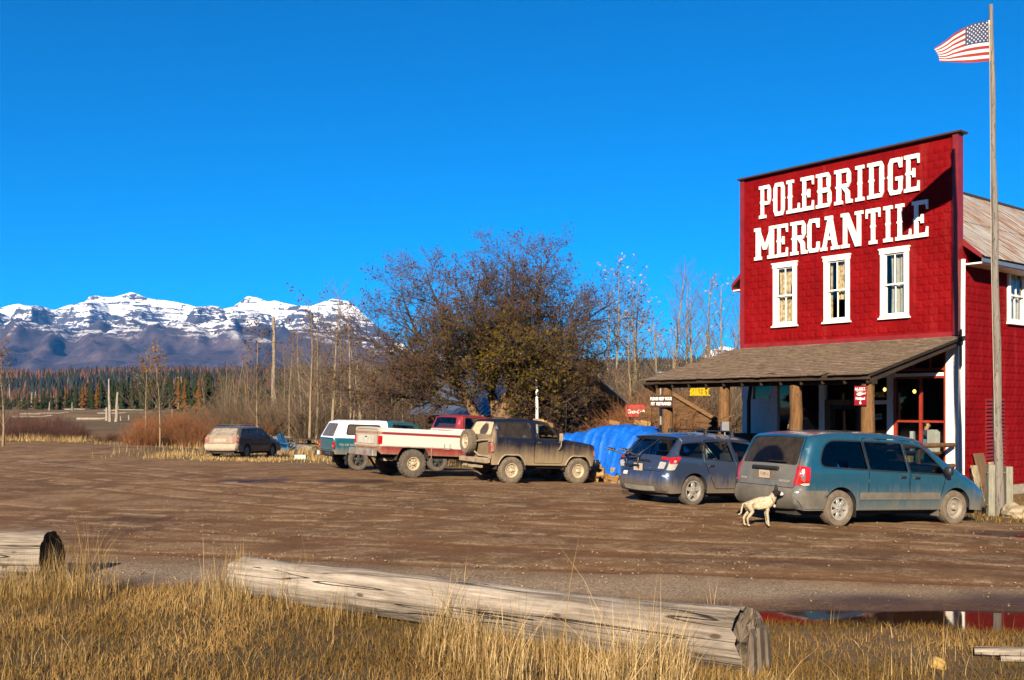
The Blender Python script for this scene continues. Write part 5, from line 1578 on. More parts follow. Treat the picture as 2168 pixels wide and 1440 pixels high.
# ---------------- slate blue hatchback
def build_hatchback():
    th = R(32); W = 0.89; sc = 1.05
    x, y = place(1462, 1063, 22.6, th, -1.30, W, sc)
    c = Car('hatchback', 'slate blue hatchback with roof bars and rear bike rack beside the blue tarp', (x, y, 0), th, scale=sc)
    up = [(-1.96, .26, 0, .10), (-2.09, .36, .05, .22), (-2.12, .58, .06, .26), (-2.07, .70, .04, .22), (-2.03, .93, .06, .12), (-1.96, 1.03, .05, .10), (-1.60, 1.42, .02, .08), (-1.70, 1.465, .02, .08), (-1.66, 1.485, .02, .08), (-1.2, 1.535, .3, .09), (-.5, 1.56, .4, .09), (.1, 1.535, .3, .09), (.48, 1.47, .2, .09), (1.28, 1.01, .08, .10), (1.36, .98, .08, .2), (1.9, .82, .2, .28), (2.10, .66, .1, .34), (2.16, .48, .06, .34), (2.08, .25, 0, .2)]
    c.shape(up, W, 1.0, 0.27, .27, [(-1.30, .335, .375, None), (1.30, .335, .375, None)], crown=0.05)
    B = paint('slate_blue_metallic', (0.050, 0.082, 0.165), 0.26, 0.8, 0.45, z0=0.26, z1=0.72, amount=0.75, rear_x=None, haze=0.02, dust=(0.26, 0.20, 0.14))
    w = [round_poly([(-1.78, 1.075), (-1.10, 1.035), (-1.03, 1.385), (-1.63, 1.345)], [.10, .02, .02, .06]),
         round_poly([(-1.0, 1.03), (-.16, .985), (-.28, 1.42), (-.96, 1.395)], .03),
         round_poly([(-.03, .98), (1.0, .955), (.94, 1.03), (.40, 1.37), (-.17, 1.425)], [.03, .05, .05, .08, .03])]
    Sg = [(c.s_at(-1.95, 1.045), c.s_at(-1.61, 1.41), .88), (c.s_at(.52, 1.45), c.s_at(1.26, 1.02), .92)]
    c.body(B, w, Sg, doors=[('rear', [(-.68, .36), (-.06, .36), (-.06, .98), (-.22, 1.47), (-.99, 1.44), (-1.05, 1.0), (-.86, .66)], [1]), ('front', [(-.03, .36), (.86, .36), (.98, .70), (1.05, .97), (.42, 1.43), (-.19, 1.47), (-.03, .98)], [2])],
           lids=[('tailgate', c.s_at(-2.07, .72), c.s_at(-1.60, 1.42), .93, [0]), ('bonnet', c.s_at(1.37, .98), c.s_at(2.08, .68), .9, [])])
    cl = tinted('hatchback_glass', (0.42, 0.46, 0.45)); dk = tinted('hatchback_rear_glass', (0.20, 0.23, 0.23))
    c.glaze([dk, cl, cl], [dk, cl])
    c.wrap_lamp(CM['redlens'], .955, 1.03, -1.80, .74)
    c.side_patch('tail_lamp', round_poly([(-2.02, .90), (-1.86, .90), (-1.70, 1.03), (-1.72, 1.06), (-1.95, 1.04)], .03), .012, CM['redlens'])
    c.side_patch('clear_lens', round_poly([(-2.05, .76), (-1.90, .77), (-1.80, .91), (-2.02, .91)], .03), .010, CM['clearlens'])
    c.strip_patch('clear_lens', c.s_at(-2.05, .79), c.s_at(-2.02, .94), -1.0, -.76, .012, CM['clearlens'], both=True)
    c.side_patch('inner_lens', round_poly([(-1.93, .93), (-1.86, .93), (-1.84, .98), (-1.92, .985)], .02), .017, CM['clearlens'])
    c.number_plate(c.s_at(-2.05, .80), 0.05, '56 P', w=.30, h=.16)
    c.strip_patch('bumper_sticker', c.s_at(-2.12, .60), c.s_at(-2.09, .68), .56, .80, .012, CM['white'])
    p = c.strip_pt(np.array([c.s_at(-2.05, .78)]), np.array([-.52]), .010)[0]
    link('badge', text_mesh('MATRIX', .07, CM['chrome'], .002, xs=1.1), c.root, loc=tuple(p), rot=(R(90), 0, R(-90)))
    p = c.strip_pt(np.array([c.s_at(-2.03, .93)]), np.array([0.]), .015)[0]
    MB().box(p[0] - .02, p[0] + .02, -.34, .34, p[2] - .02, p[2] + .02).build('tailgate_handle', CM['black'], c.root, bevel=.008)
    c.strip_patch('lower_trim', c.s_at(-2.05, .31), c.s_at(-2.10, .42), -.72, .72, .012, CM['wheel_silver'])
    c.handle(-.82, .87, CM['black'], .17); c.handle(.12, .84, CM['black'], .17)
    c.mirror(.95, 1.02, B, (.10, .16, .13))
    # bike carrier strapped to the tailgate
    rk = empty('bike_carrier', (-2.05, 0.22, .72), 0, c.root)
    K = CM['black']
    for yy in (-.20, .20):
        MB().tube([(-.03, yy, -.05), (-.12, yy, .12), (-.10, yy, .34), (.04, yy, .44)], .018, 6).build('carrier_leg', K, rk, smooth=60)
        MB().tube([(-.10, yy * 1.1, .30), (-.36, yy * 1.3 + .12, .42), (-.48, yy * 1.3 + .25, .46)], .020, 6).build('carrier_arm', K, rk, smooth=60)
        MB().bar((.03, yy, .42), (.44, yy * 1.4 - .1, .78), .022, .006).build('strap', K, rk)
        for q in (.16, .30): MB().cbox((-.30 - q * .3, yy * 1.3 + .05 + q * .5, .42 + q * .08), (.06, .09, .07)).build('cradle', K, rk, bevel=.015)
    MB().tube([(-.12, -.24, .12), (-.13, .24, .12)], .018, 6).tube([(-.11, -.24, .32), (-.12, .24, .33)], .02, 6).build('cross_tube', K, rk, smooth=60)
    # roof bars and aerial
    for xx in (-.75, .05):
        zb = 1.575 if xx < 0 else 1.565
        bar = MB().box(xx - .018, xx + .018, -.66, .66, zb + .07, zb + .10).build('roof_bar', K, c.root, bevel=.006)
        for sg in (-1, 1):
            MB().cbox((xx, sg * .60, zb + .02), (.07, .08, .14)).bar((xx, sg * .63, zb + .01), (xx, sg * .735, zb - .13), .035, .012).build('roof_bar_foot', K, c.root, bevel=.012)
    MB().tube([(-1.25, .25, 1.52), (-1.42, .25, 1.80)], .004, 5).build('aerial', K, c.root)
    MB().lathe([(.032, 0), (.036, .14), (.030, .14), (.028, 0)], 14, 'x', (-2.16, .52, .22)).build('exhaust_tip', CM['chrome'], c.root, smooth=40)
    c.inner(.34, -1.8, 1.4, [(-.62, .52, 3), (.35, .55, 2)], (.98, .93)); c.wells()
    MB().box(-1.9, 2.0, -.66, .66, .18, .28).build('underbody', CM['under'], c.root)
    for sg in (-1, 1):
        c.wheel(-1.30, sg, .322, .20, .212, 'five', CM['wheel_silver'], CM['rubber'])
        c.wheel(1.30, sg, .322, .20, .212, 'five', CM['wheel_silver'], CM['rubber'])
    seat_car(c, 2.6)
    return c

# ---------------- dusty navy four-wheel drive
def build_suv():
    th = R(29.4); W = 0.865
    x, y = place(1078, 1020, 29.7, th, -1.195, W)
    c = Car('four_wheel_drive', 'mud-caked navy four-wheel drive with spare wheel on its back', (x, y, 0), th)
    up = [(-1.86, .56, 0, .05), (-1.89, .72, .03, .05), (-1.92, 1.33, .05, .06), (-1.86, 1.41, .05, .06), (-1.69, 1.84, .06, .07), (-1.55, 1.905, .06, .07), (-.9, 1.945, .3, .07), (-.1, 1.925, .2, .07), (.12, 1.865, .06, .06), (.58, 1.40, .05, .06), (.68, 1.365, .05, .10), (1.3, 1.30, .3, .10), (1.74, 1.225, .05, .08), (1.81, 1.17, .03, .06), (1.83, .78, .03, .06), (1.78, .62, 0, .05)]
    c.shape(up, W, 1.35, 0.26, .56, [(-1.195, .42, .50, .88), (1.195, .42, .50, .88)], crown=0.03, low_tuck=.05)
    B = paint('muddy_navy_paint', (0.0045, 0.006, 0.022), 0.35, 0.5, 0.0, z0=0.62, z1=1.30, amount=0.97, rear_x=-1.80, haze=0.01, dust=(0.36, 0.265, 0.16))
    w = [round_poly([(-1.70, 1.40), (-.53, 1.385), (-.56, 1.845), (-1.57, 1.835)], .05),
         round_poly([(-.34, 1.385), (.43, 1.375), (.40, 1.46), (.06, 1.80), (-.33, 1.82)], [.03, .04, .03, .05, .04])]
    Sg = [(c.s_at(-1.84, 1.44), c.s_at(-1.68, 1.845), .86), (c.s_at(.14, 1.845), c.s_at(.56, 1.42), .92)]
    c.body(B, w, Sg, doors=[('door', [(-.42, .62), (.58, .62), (.68, 1.0), (.60, 1.37), (.10, 1.88), (-.40, 1.885)], [1])],
           lids=[('tailgate', c.s_at(-1.90, .76), c.s_at(-1.66, 1.88), .93, [0]), ('bonnet', c.s_at(.70, 1.36), c.s_at(1.76, 1.22), .94, [])])
    dk = tinted('suv_side_glass', (0.20, 0.22, 0.21), .06); cl = tinted('suv_door_glass', (0.55, 0.58, 0.55)); rg = tinted('mud_covered_glass', (0.06, 0.06, 0.06), .95, (-.18, 1.60, .24), (0.36, 0.285, 0.19))
    c.glaze([dk, cl], [rg, cl])
    T = CM['tan']
    c.wrap_lamp(CM['dustlens'], .93, 1.24, -1.80, .84)
    # rear bumper beam, tow hitch
    c.beam('rear_bumper', -2.02, -.90, .90, .60, .76, .16, T)
    for yy in (-.25, .35): MB().lathe([(.0005, .006), (.035, .004), (.037, 0)], 14, 'x', (-2.105, yy, .69)).build('bumper_badge', CM['redlens'], c.root, rot=None)
    MB().box(-2.12, -1.5, -.05, .05, .44, .53).bar((-2.05, -.55, .49), (-2.05, .6, .49), .07, .07).tube([(-2.12, .30, .50), (-2.25, .30, .50)], .04, 8).build('tow_bar', T, c.root)
    MB().tube([(-2.1, -.2, .46), (-2.1, -.22, .30)], .008, 5).build('chain', CM['under'], c.root)
    c.beam('front_bumper', 1.92, -.86, .86, .60, .76, .16, CM['black'])
    # swing-out spare carrier
    MB().tube([(-1.96, -.80, 1.30), (-2.03, -.40, 1.28), (-2.06, .05, 1.22)], .026, 8).tube([(-1.94, -.80, .80), (-2.03, -.30, .82), (-2.06, .05, .98)], .026, 8).box(-1.98, -1.90, -.86, -.78, 1.24, 1.36).box(-1.98, -1.90, -.86, -.78, .74, .86).build('spare_carrier', T, c.root, smooth=60)
    sp = c.wheel(0, 1, .365, .23, .20, 'steel', CM['wheel_cream'], CM['rubber2'], at=(-2.17, .16, 1.22), turn=R(90))
    sp.name = 'spare_wheel'
    c.handle(-.24, 1.25, CM['chrome'], .14)
    # tow mirrors on bent arms
    yb = float(c.ylim(.48, 1.3))
    for sg in (-1, 1):
        MB().box(.40, .50, sg * (yb + .10), sg * (yb + .17), 1.32, 1.56).tube([(.46, sg * yb, 1.28), (.46, sg * (yb + .14), 1.30), (.44, sg * (yb + .16), 1.18), (.42, sg * (yb + .05), 1.05)], .018, 6).build('door_mirror', T, c.root, bevel=.012)
    MB().box(1.835, 1.85, -.70, .70, .88, 1.10).build('grille', CM['black'], c.root)
    c.side_patch('indicator_lens', [(1.74, .88), (1.80, .88), (1.79, 1.04), (1.74, 1.04)], .006, CM['amber'])
    MB().tube([(.78, -.72, 1.34), (.78, -.72, 2.55)], .005, 5).build('aerial', CM['black'], c.root)
    for xx in (-1.35, -.55): MB().box(xx - .02, xx + .02, -.6, .6, 1.965, 1.99).build('roof_rail', CM['black'], c.root)
    c.inner(.66, -1.75, .8, [(-.75, .90, 2), (.05, .92, 2)], (.40, 1.30)); c.wells(.30)
    MB().box(-1.80, 1.75, -.60, .60, .46, .58).bar((-1.195, -.7, .40), (-1.195, .7, .40), .12, .12).bar((1.195, -.7, .40), (1.195, .7, .40), .12, .12).build('underbody', CM['under'], c.root)
    for ax in (-1.195, 1.195):
        for sg in (-1, 1): c.wheel(ax, sg, .40, .25, .205, 'hole', CM['wheel_cream'], CM['rubber2'], tread=.006, y=W - .10)
        for sg in (-1, 1):   # flared lip
            pts = [(ax + .50 * math.cos(a), sg * (W + .012), min(.42 + .50 * math.sin(a), .42 + .44)) for a in np.linspace(.3, math.pi - .3, 18)]
            MB().tube(pts, .026, 6).build('arch_flare', T, c.root, smooth=60)
    seat_car(c, 2.39)
    return c

# ---------------- white and maroon pickup
def build_pickup():
    th = R(31); W = 1.0
    x, y = place(870, 1008, 31.3, th, -1.67, W)
    c = Car('pickup_truck', 'lifted white and maroon pickup with chunky off-road tyres, tailgate shut', (x, y, 0), th)
    up = [(-2.82, .74, 0, .04), (-2.86, .86, .02, .05), (-2.87, 1.48, .03, .04), (-2.82, 1.52, .02, .03), (-0.22, 1.53, .02, .03), (-0.15, 1.56, .03, .04), (-0.04, 1.98, .06, .08), (0.1, 2.06, .06, .09), (0.95, 2.08, .2, .09), (1.22, 2.02, .08, .08), (1.72, 1.56, .05, .06), (1.85, 1.52, .05, .08), (2.85, 1.45, .2, .08), (3, 1.38, .05, .06), (3.03, .92, .03, .06), (2.98, .76, 0, .05)]
    c.shape(up, W, 1.50, 0.24, .70, [(-1.67, .52, .56, .80), (2.07, .52, .56, .80)], crown=0.02, low_tuck=.08)
    def two(t, x, y, z, col):
        a = t.math('LESS_THAN', z, 0.94)
        b = t.math('MULTIPLY', t.math('GREATER_THAN', z, 1.315), t.math('LESS_THAN', z, 1.395))
        d = t.math('GREATER_THAN', z, 1.60)
        f = t.math('MAXIMUM', a, t.math('MAXIMUM', b, d))
        return t.mix(f, col, (0.155, 0.010, 0.014))
    B = paint('white_and_maroon_paint', (0.78, 0.76, 0.70), 0.35, 0.4, 0.0, z0=0.62, z1=0.98, amount=0.55, rear_x=-2.84, haze=0.03, dust=(0.40, 0.31, 0.21), two=two)
    w = [round_poly([(.14, 1.60), (1.38, 1.58), (1.34, 1.66), (1.06, 1.96), (.18, 1.98)], .05)]
    Sb = (c.s_at(-2.80, 1.52), c.s_at(-.26, 1.53), .90)
    Sg = [Sb, (c.s_at(-.13, 1.62), c.s_at(-.03, 1.99), .86), (c.s_at(1.25, 2.0), c.s_at(1.70, 1.58), .92)]
    c.body(B, w, Sg, doors=[('door', [(.06, .78), (1.35, .78), (1.52, 1.2), (1.50, 1.56), (1.10, 2.02), (.10, 2.03)], [0])], lids=[('tailgate', c.s_at(-2.87, .90), c.s_at(-2.87, 1.47), .86, []), ('bonnet', c.s_at(1.86, 1.52), c.s_at(2.96, 1.42), .92, [])])
    cl = tinted('pickup_glass', (0.62, 0.66, 0.64))
    c.glaze([cl], [None, cl, cl])
    WH = plain('white_bed_liner', (0.55, 0.53, 0.48), .7, var=.2)
    m = MB().box(-2.80, -.26, -.90, .90, .92, .98).box(-2.80, -.26, -.92, -.885, .98, 1.50).box(-2.80, -.26, .885, .92, .98, 1.50).box(-.28, -.24, -.885, .885, .98, 1.50).box(-2.81, -2.77, -.885, .885, .98, 1.49)
    m.build('bed_lining', WH, c.root)
    for sg in (-1, 1):
        MB().box(-2.885, -2.76, sg * .885, sg * 1.004, 1.00, 1.27).build('tail_lamp', CM['redlens'], c.root, bevel=.012)
        MB().box(-2.89, -2.86, sg * .90, sg * .99, .94, .995).build('reversing_lens', CM['clearlens'], c.root)
        MB().box(-2.80, -.30, sg * 1.0, sg * 1.008, .935, .965).build('chrome_strip', CM['tan'], c.root)
    MB().cbox((-2.895, 0, 1.14), (.012, 1.30, .26)).build('tailgate_panel', WH, c.root)
    MB().cbox((-2.90, 0, 1.22), (.02, .14, .04)).build('tailgate_latch', CM['black'], c.root)
    p = (-2.893, -.45, 1.355)
    link('badge', text_mesh('GMC', .07, CM['plate'], .002, xs=1.2), c.root, loc=p, rot=(R(90), 0, R(-90)))
    RB = plain('scuffed_silver_bumper', (0.34, 0.31, 0.27), .55, .3, var=.35, scale=4)
    MB().box(-3.08, -2.92, -1.0, 1.0, .62, .84).build('rear_bumper', RB, c.root, bevel=.02)
    for yy, mt in ((.30, CM['amber']), (-.35, CM['redlens'])): MB().cbox((-3.085, yy, .72), (.012, .05, .10)).build('bumper_lamp', mt, c.root)
    MB().bar((-2.6, -.55, .52), (-2.1, -.62, .55), .09, .09).build('exhaust_pipe', CM['tan'], c.root)
    MB().tube([(-1.05, -.96, .98), (-1.05, -1.01, .98), (-1.05, -1.01, .62), (-1.05, -.95, .62)], .012, 6).build('step_bracket', CM['tan'], c.root)
    MB().tube([(-.62, -1.0, 1.10), (-.62, -1.03, 1.10), (-.62, -1.03, .92), (-.42, -1.03, .92), (-.42, -1.03, 1.10), (-.42, -1.0, 1.10)], .009, 6).build('filler_loop', WH, c.root)
    for yy in (-.35, 0, .35): MB().cbox((1.12, yy, 2.09), (.05, .12, .04)).build('roof_marker_lamp', CM['amber'], c.root, bevel=.01)
    c.mirror(1.4, 1.66, CM['black'], (.06, .18, .24), .10)
    c.handle(.20, 1.44, CM['chrome'], .12)
    c.beam('front_bumper', 3.12, -1.0, 1.0, .66, .88, .16, CM['chrome'])
    MB().cbox((.35, 0, 1.20), (.55, 1.6, .16)).cbox((.10, 0, 1.50), (.14, 1.6, .55)).build('bench_seat', plain('maroon_cloth_seat', (.12, .04, .04), .9), c.root, bevel=.04)
    c.inner(.80, -.1, 1.8, [], (1.45, 1.50)); c.wells(.34)
    MB().box(-2.75, 2.9, -.50, .50, .60, .76).bar((-1.67, -.85, .42), (-1.67, .85, .42), .16, .16).bar((2.07, -.85, .42), (2.07, .85, .42), .16, .16).bar((-2.55, .62, .62), (-2.2, .70, .20), .06, .06).build('underbody', CM['under'], c.root)
    for ax in (-1.67, 2.07):
        for sg in (-1, 1): c.wheel(ax, sg, .43, .31, .205, 'holes8', CM['wheel_cream'], CM['rubber'], tread=.016, y=W - .12)
    seat_car(c, 3.34)
    o = c.root
    o.rotation_euler = (o.rotation_euler.to_matrix() @ Matrix.Rotation(R(0.9), 3, 'Y')).to_euler()
    return c

# ---------------- teal pickup with white canopy
def build_canopy_pickup():
    th = R(28); W = 0.845
    x, y = place(756, 994, 35.4, th, -1.55, W)
    c = Car('pickup_truck', 'teal pickup with a white canopy over its bed', (x, y, 0), th)
    up = [(-2.46, .58, 0, .05), (-2.49, .68, .02, .06), (-2.50, 1.13, .02, .05), (-2.47, 1.16, .02, .04), (-2.22, 1.70, .05, .08), (-2.10, 1.765, .06, .09), (-.60, 1.80, .1, .09), (-.46, 1.79, .02, .08), (.40, 1.79, .2, .09), (.70, 1.73, .08, .08), (1.20, 1.26, .05, .06), (1.30, 1.22, .05, .08), (2.25, 1.10, .15, .12), (2.42, .98, .06, .10), (2.47, .72, .03, .10), (2.42, .58, 0, .06)]
    c.shape(up, W, 1.14, 0.20, .56, [(-1.55, .40, .47, .90), (1.55, .40, .47, .90)], crown=0.025)
    def two(t, x, y, z, col):
        f = t.math('MULTIPLY', t.math('GREATER_THAN', z, 1.145), t.math('LESS_THAN', x, -.46))
        return t.mix(f, col, (0.74, 0.74, 0.72))
    B = paint('teal_truck_paint', (0.010, 0.150, 0.215), 0.3, 0.6, 0.2, z0=0.56, z1=0.82, amount=0.7, haze=0.03, two=two)
    w = [round_poly([(-2.02, 1.28), (-.75, 1.28), (-.75, 1.62), (-1.94, 1.62)], .06),
         round_poly([(-.28, 1.20), (.90, 1.18), (.86, 1.27), (.52, 1.66), (-.24, 1.68)], .05)]
    Sg = [(c.s_at(-2.46, 1.19), c.s_at(-2.24, 1.66), .84), (c.s_at(.73, 1.70), c.s_at(1.18, 1.28), .92)]
    c.body(B, w, Sg, doors=[('door', [(-.38, .62), (.85, .62), (1.0, 1.2), (.55, 1.73), (-.34, 1.74)], [1])], lids=[('tailgate', c.s_at(-2.49, .70), c.s_at(-2.50, 1.11), .88, []), ('bonnet', c.s_at(1.32, 1.22), c.s_at(2.38, 1.02), .9, [])])
    dk = tinted('canopy_glass', (0.10, 0.11, 0.11), .16); cl = tinted('truck_cab_glass', (0.5, 0.54, 0.53))
    c.glaze([dk, cl], [tinted('dusty_canopy_glass', (0.06, 0.06, 0.06), .20), cl], trim=.03)
    for sg in (-1, 1):
        MB().box(-2.515, -2.44, sg * .74, sg * .852, .76, 1.02).build('tail_lamp', CM['redlens'], c.root, bevel=.012)
        MB().box(-2.52, -2.46, sg * .76, sg * .84, .83, .88).build('reversing_lens', CM['clearlens'], c.root)
    MB().box(-2.64, -2.48, -.86, .86, .50, .66).build('rear_bumper', CM['black'], c.root, bevel=.02)
    MB().cbox((-2.65, .45, .58), (.01, .30, .15)).build('number_plate', CM['white'], c.root)
    MB().cbox((-2.65, .15, .58), (.012, .07, .13)).build('registration_sticker', CM['amber'], c.root)
    MB().cbox((-2.65, -.62, .60), (.03, .28, .05)).build('chrome_step', CM['chrome'], c.root)
    MB().cbox((-2.51, 0, .95), (.02, .14, .04)).build('tailgate_latch', CM['black'], c.root)
    yb = float(c.ylim(-2.0, .92))
    link('badge', text_mesh('TRD OFF ROAD', .11, CM['plate'], .002, xs=.9), c.root, loc=(-1.95, -yb - .004, .90), rot=(R(90), 0, 0))
    c.mirror(.92, 1.22, CM['black'])
    c.handle(-.20, 1.06, CM['black'])
    c.inner(.62, -2.4, 1.2, [(.15, .84, 2)], (.78, 1.15)); c.wells(.30)
    MB().box(-2.4, 2.35, -.55, .55, .46, .60).bar((-1.55, -.7, .38), (-1.55, .7, .38), .12, .12).build('underbody', CM['under'], c.root)
    for sg in (-1, 1):
        MB().box(-1.99, -1.97, sg * .62, sg * .84, .20, .54).build('mud_flap', CM['black'], c.root)
        for ax in (-1.55, 1.55): c.wheel(ax, sg, .375, .25, .215, 'five', CM['chrome'], CM['rubber'], y=W - .10)
    seat_car(c, 3.1)
    return c

# ---------------- beige estate car
def build_estate():
    th = R(77); W = 0.845
    x, y = place(519, 973, 45.5, th, -1.29, W)
    c = Car('estate_car', 'dust-coated beige estate car with roof rack parked by the grass and logs', (x, y, 0), th)
    up = [(-2.12, .32, 0, .06), (-2.26, .40, .04, .10), (-2.28, .56, .03, .10), (-2.22, .63, .02, .08), (-2.19, .92, .05, .07), (-2.11, .99, .05, .07), (-1.74, 1.37, .05, .07), (-1.58, 1.42, .08, .08), (-.4, 1.46, .3, .08), (.15, 1.43, .2, .08), (.40, 1.37, .1, .07), (1.12, 1.0, .08, .08), (1.20, .97, .06, .12), (2.05, .80, .2, .18), (2.22, .70, .06, .2), (2.29, .50, .05, .2), (2.22, .30, 0, .12)]
    c.shape(up, W, .96, 0.26, .30, [(-1.29, .31, .36, None), (1.29, .31, .36, None)], crown=0.03)
    B = paint('dusty_brown_estate_paint', (0.10, 0.085, 0.075), 0.4, 0.5, 0.3, z0=0.40, z1=1.15, amount=0.45, rear_x=-2.08, haze=0.10, dust=(0.48, 0.37, 0.27))
    w = [round_poly([(-1.90, 1.02), (-1.02, 1.0), (-1.02, 1.33), (-1.62, 1.33)], .04), round_poly([(-.96, 1.0), (-.12, .985), (-.16, 1.36), (-.96, 1.335)], .03), round_poly([(-.04, .98), (.92, .96), (.32, 1.33), (-.08, 1.36)], .03)]
    Sg = [(c.s_at(-2.10, 1.01), c.s_at(-1.76, 1.35), .88), (c.s_at(.43, 1.35), c.s_at(1.10, 1.01), .92)]
    c.body(B, w, Sg, doors=[('rear', [(-.80, .36), (-.08, .36), (-.08, .98), (-.12, 1.40), (-1.0, 1.38), (-.99, .9), (-.95, .70)], [1]), ('front', [(-.06, .36), (.88, .36), (.96, .95), (.35, 1.38), (-.10, 1.40)], [2])],
           lids=[('tailgate', c.s_at(-2.21, .65), c.s_at(-1.72, 1.38), .92, [0]), ('bonnet', c.s_at(1.22, .96), c.s_at(2.20, .71), .9, [])])
    dk = tinted('estate_side_glass', (0.22, 0.25, 0.25), .08); rg = tinted('estate_rear_glass', (0.15, 0.15, 0.15), .36, None, (0.42, 0.36, 0.30))
    c.glaze([dk, dk, dk], [rg, dk])
    c.wrap_lamp(CM['dustlens'], .70, .92, -2.06, .74)
    DB = plain('dusty_cream_bumper', (.46, .37, .28), .8, var=.2)
    c.strip_patch('rear_bumper', c.s_at(-2.20, .36), c.s_at(-2.24, .61), -1.0, 1.0, .02, DB, r=.01)
    c.side_patch('rear_bumper', [(-2.12, .36), (-1.75, .36), (-1.72, .56), (-2.24, .58), (-2.26, .45)], .014, DB)
    c.strip_patch('plate_panel', c.s_at(-2.21, .72), c.s_at(-2.19, .86), -.38, .38, .012, DB)
    c.side_patch('side_moulding', round_poly([(-.90, .60), (.90, .60), (.90, .66), (-.90, .66)], .02), .012, CM['black'])
    for sg in (-1, 1):
        MB().tube([(-1.5, sg * .56, 1.44), (-1.45, sg * .56, 1.50), (-.2, sg * .56, 1.53), (-.1, sg * .56, 1.47)], .014, 6).build('roof_rail', CM['black'], c.root)
        MB().box(-.93, -.91, sg * .60, sg * .82, .14, .32).build('mud_flap', CM['tan'], c.root)
        MB().box(1.68, 1.70, sg * .60, sg * .82, .14, .32).build('mud_flap', CM['tan'], c.root)
    for xx in (-1.3, -.4): MB().box(xx - .015, xx + .015, -.64, .64, 1.52, 1.55).build('roof_bar', CM['black'], c.root)
    c.handle(-.78, .88, CM['black'], .13); c.handle(.12, .87, CM['black'], .13); c.mirror(.80, 1.02, CM['black'], (.09, .14, .12))
    MB().tube([(-2.2, .45, .26), (-2.36, .45, .25)], .03, 8).build('exhaust_tip', CM['under'], c.root)
    c.inner(.36, -2.0, 1.3, [(-.65, .52, 3), (.25, .54, 2)], (.85, .92)); c.wells(.24)
    MB().box(-2.1, 2.15, -.62, .62, .20, .32).build('underbody', CM['under'], c.root)
    for sg in (-1, 1):
        for ax in (-1.29, 1.29): c.wheel(ax, sg, .30, .185, .175, 'six', CM['wheel_silver'], CM['rubber'])
    seat_car(c, 2.58)
    return c
CARS = [build_minivan(), build_hatchback(), build_suv(), build_pickup(), build_canopy_pickup(), build_estate()]
# ------------------------------------------------------------------ plants
def tube_raw(V, F, pts, rad, n):
    """lightweight tapering tube into plain lists"""
    b = len(V); m = len(pts)
    for i in range(m):
        p = pts[i]; q0 = pts[max(i - 1, 0)]; q1 = pts[min(i + 1, m - 1)]
        d = (q1 - q0)
        L = d.length
        d = d / L if L > 1e-9 else Vector((0, 0, 1))
        a = d.cross(Vector((0.31, 0.17, 0.93))) if abs(d.z) < 0.9 else d.cross(Vector((1, 0.1, 0)))
        a.normalize(); w = d.cross(a); r = rad[i]
        for k in range(n):
            c, s = CS[n][k]
            V.append((p.x + (a.x * c + w.x * s) * r, p.y + (a.y * c + w.y * s) * r, p.z + (a.z * c + w.z * s) * r))
    for i in range(m - 1):
        o = b + i * n
        for k in range(n):
            k2 = (k + 1) % n
            F.append((o + k, o + k2, o + n + k2, o + n + k))
CS = {n: [(math.cos(2 * math.pi * k / n), math.sin(2 * math.pi * k / n)) for k in range(n)] for n in (3, 4, 5, 6, 8, 10)}

def rvec(r): 
    return Vector((r.gauss(0, 1), r.gauss(0, 1), r.gauss(0, 1))).normalized()

def branch(r, out, p, d, L, rad, lev, spec):
    """out: list per level of (V, F); tips collects twig ends"""
    ns, wander, lift, nchild, ratio, ang, sides = spec['seg'][lev], spec['wander'][lev], spec['lift'][lev], spec['n'][lev], spec['ratio'][lev], spec['ang'][lev], spec['sides'][lev]
    pts = [p.copy()]; rads = [rad]; dirs = [d.copy()]
    step = L / ns
    end = spec['end'][lev]
    for i in range(ns):
        d = (d + rvec(r) * wander + Vector((0, 0, lift))).normalized()
        p = p + d * step
        pts.append(p.copy()); dirs.append(d.copy()); rads.append(rad * (1 - (1 - end) * (i + 1) / ns))
    V, F = out['mesh'][min(lev, len(out['mesh']) - 1)]
    tube_raw(V, F, pts, rads, sides)
    if lev + 1 >= len(spec['n']) or nchild == 0:
        out['tips'].append((pts[-1], dirs[-1], lev)); 
        if len(pts) > 2: out['tips'].append((pts[len(pts)//2], dirs[len(pts)//2], lev))
        return
    t0 = spec['start'][lev]
    for k in range(nchild):
        t = t0 + (1 - t0) * (k + r.random() * 0.9) / nchild
        f = t * ns; i = min(int(f), ns - 1); u = f - i
        q = pts[i].lerp(pts[i + 1], u); dd = dirs[i].lerp(dirs[i + 1], u).normalized()
        ax = dd.orthogonal().normalized()
        ax = Matrix.Rotation(spec.get('gold', 2.4) * k + r.random() * 1.5, 3, dd) @ ax
        a = ang * r.uniform(0.7, 1.3)
        nd = (dd * math.cos(a) + ax * math.sin(a)).normalized()
        shape = spec['shape'][lev](t)
        branch(r, out, q, nd, L * ratio * shape * r.uniform(0.7, 1.25), max(spec['minr'], (rads[i] * (1 - u) + rads[i+1] * u) * spec['rr'][lev]), lev + 1, spec)

def leaf_mesh(name, pts, size, mat, r, tone=None):
    n = len(pts)
    if n == 0: return None
    P = np.array([tuple(p) for p in pts]); 
    a = nr.normal(size=(n, 3)); a /= np.linalg.norm(a, axis=1, keepdims=True)
    b = np.cross(a, nr.normal(size=(n, 3))); b /= np.linalg.norm(b, axis=1, keepdims=True)
    s = size * (0.6 + 0.8 * nr.random((n, 1)))
    V = np.stack([P - a * s, P - b * s * 0.55, P + a * s, P + b * s * 0.55], 1).reshape(-1, 3)
    F = np.arange(4 * n).reshape(-1, 4)
    return mesh_np(name, V, F, mat)

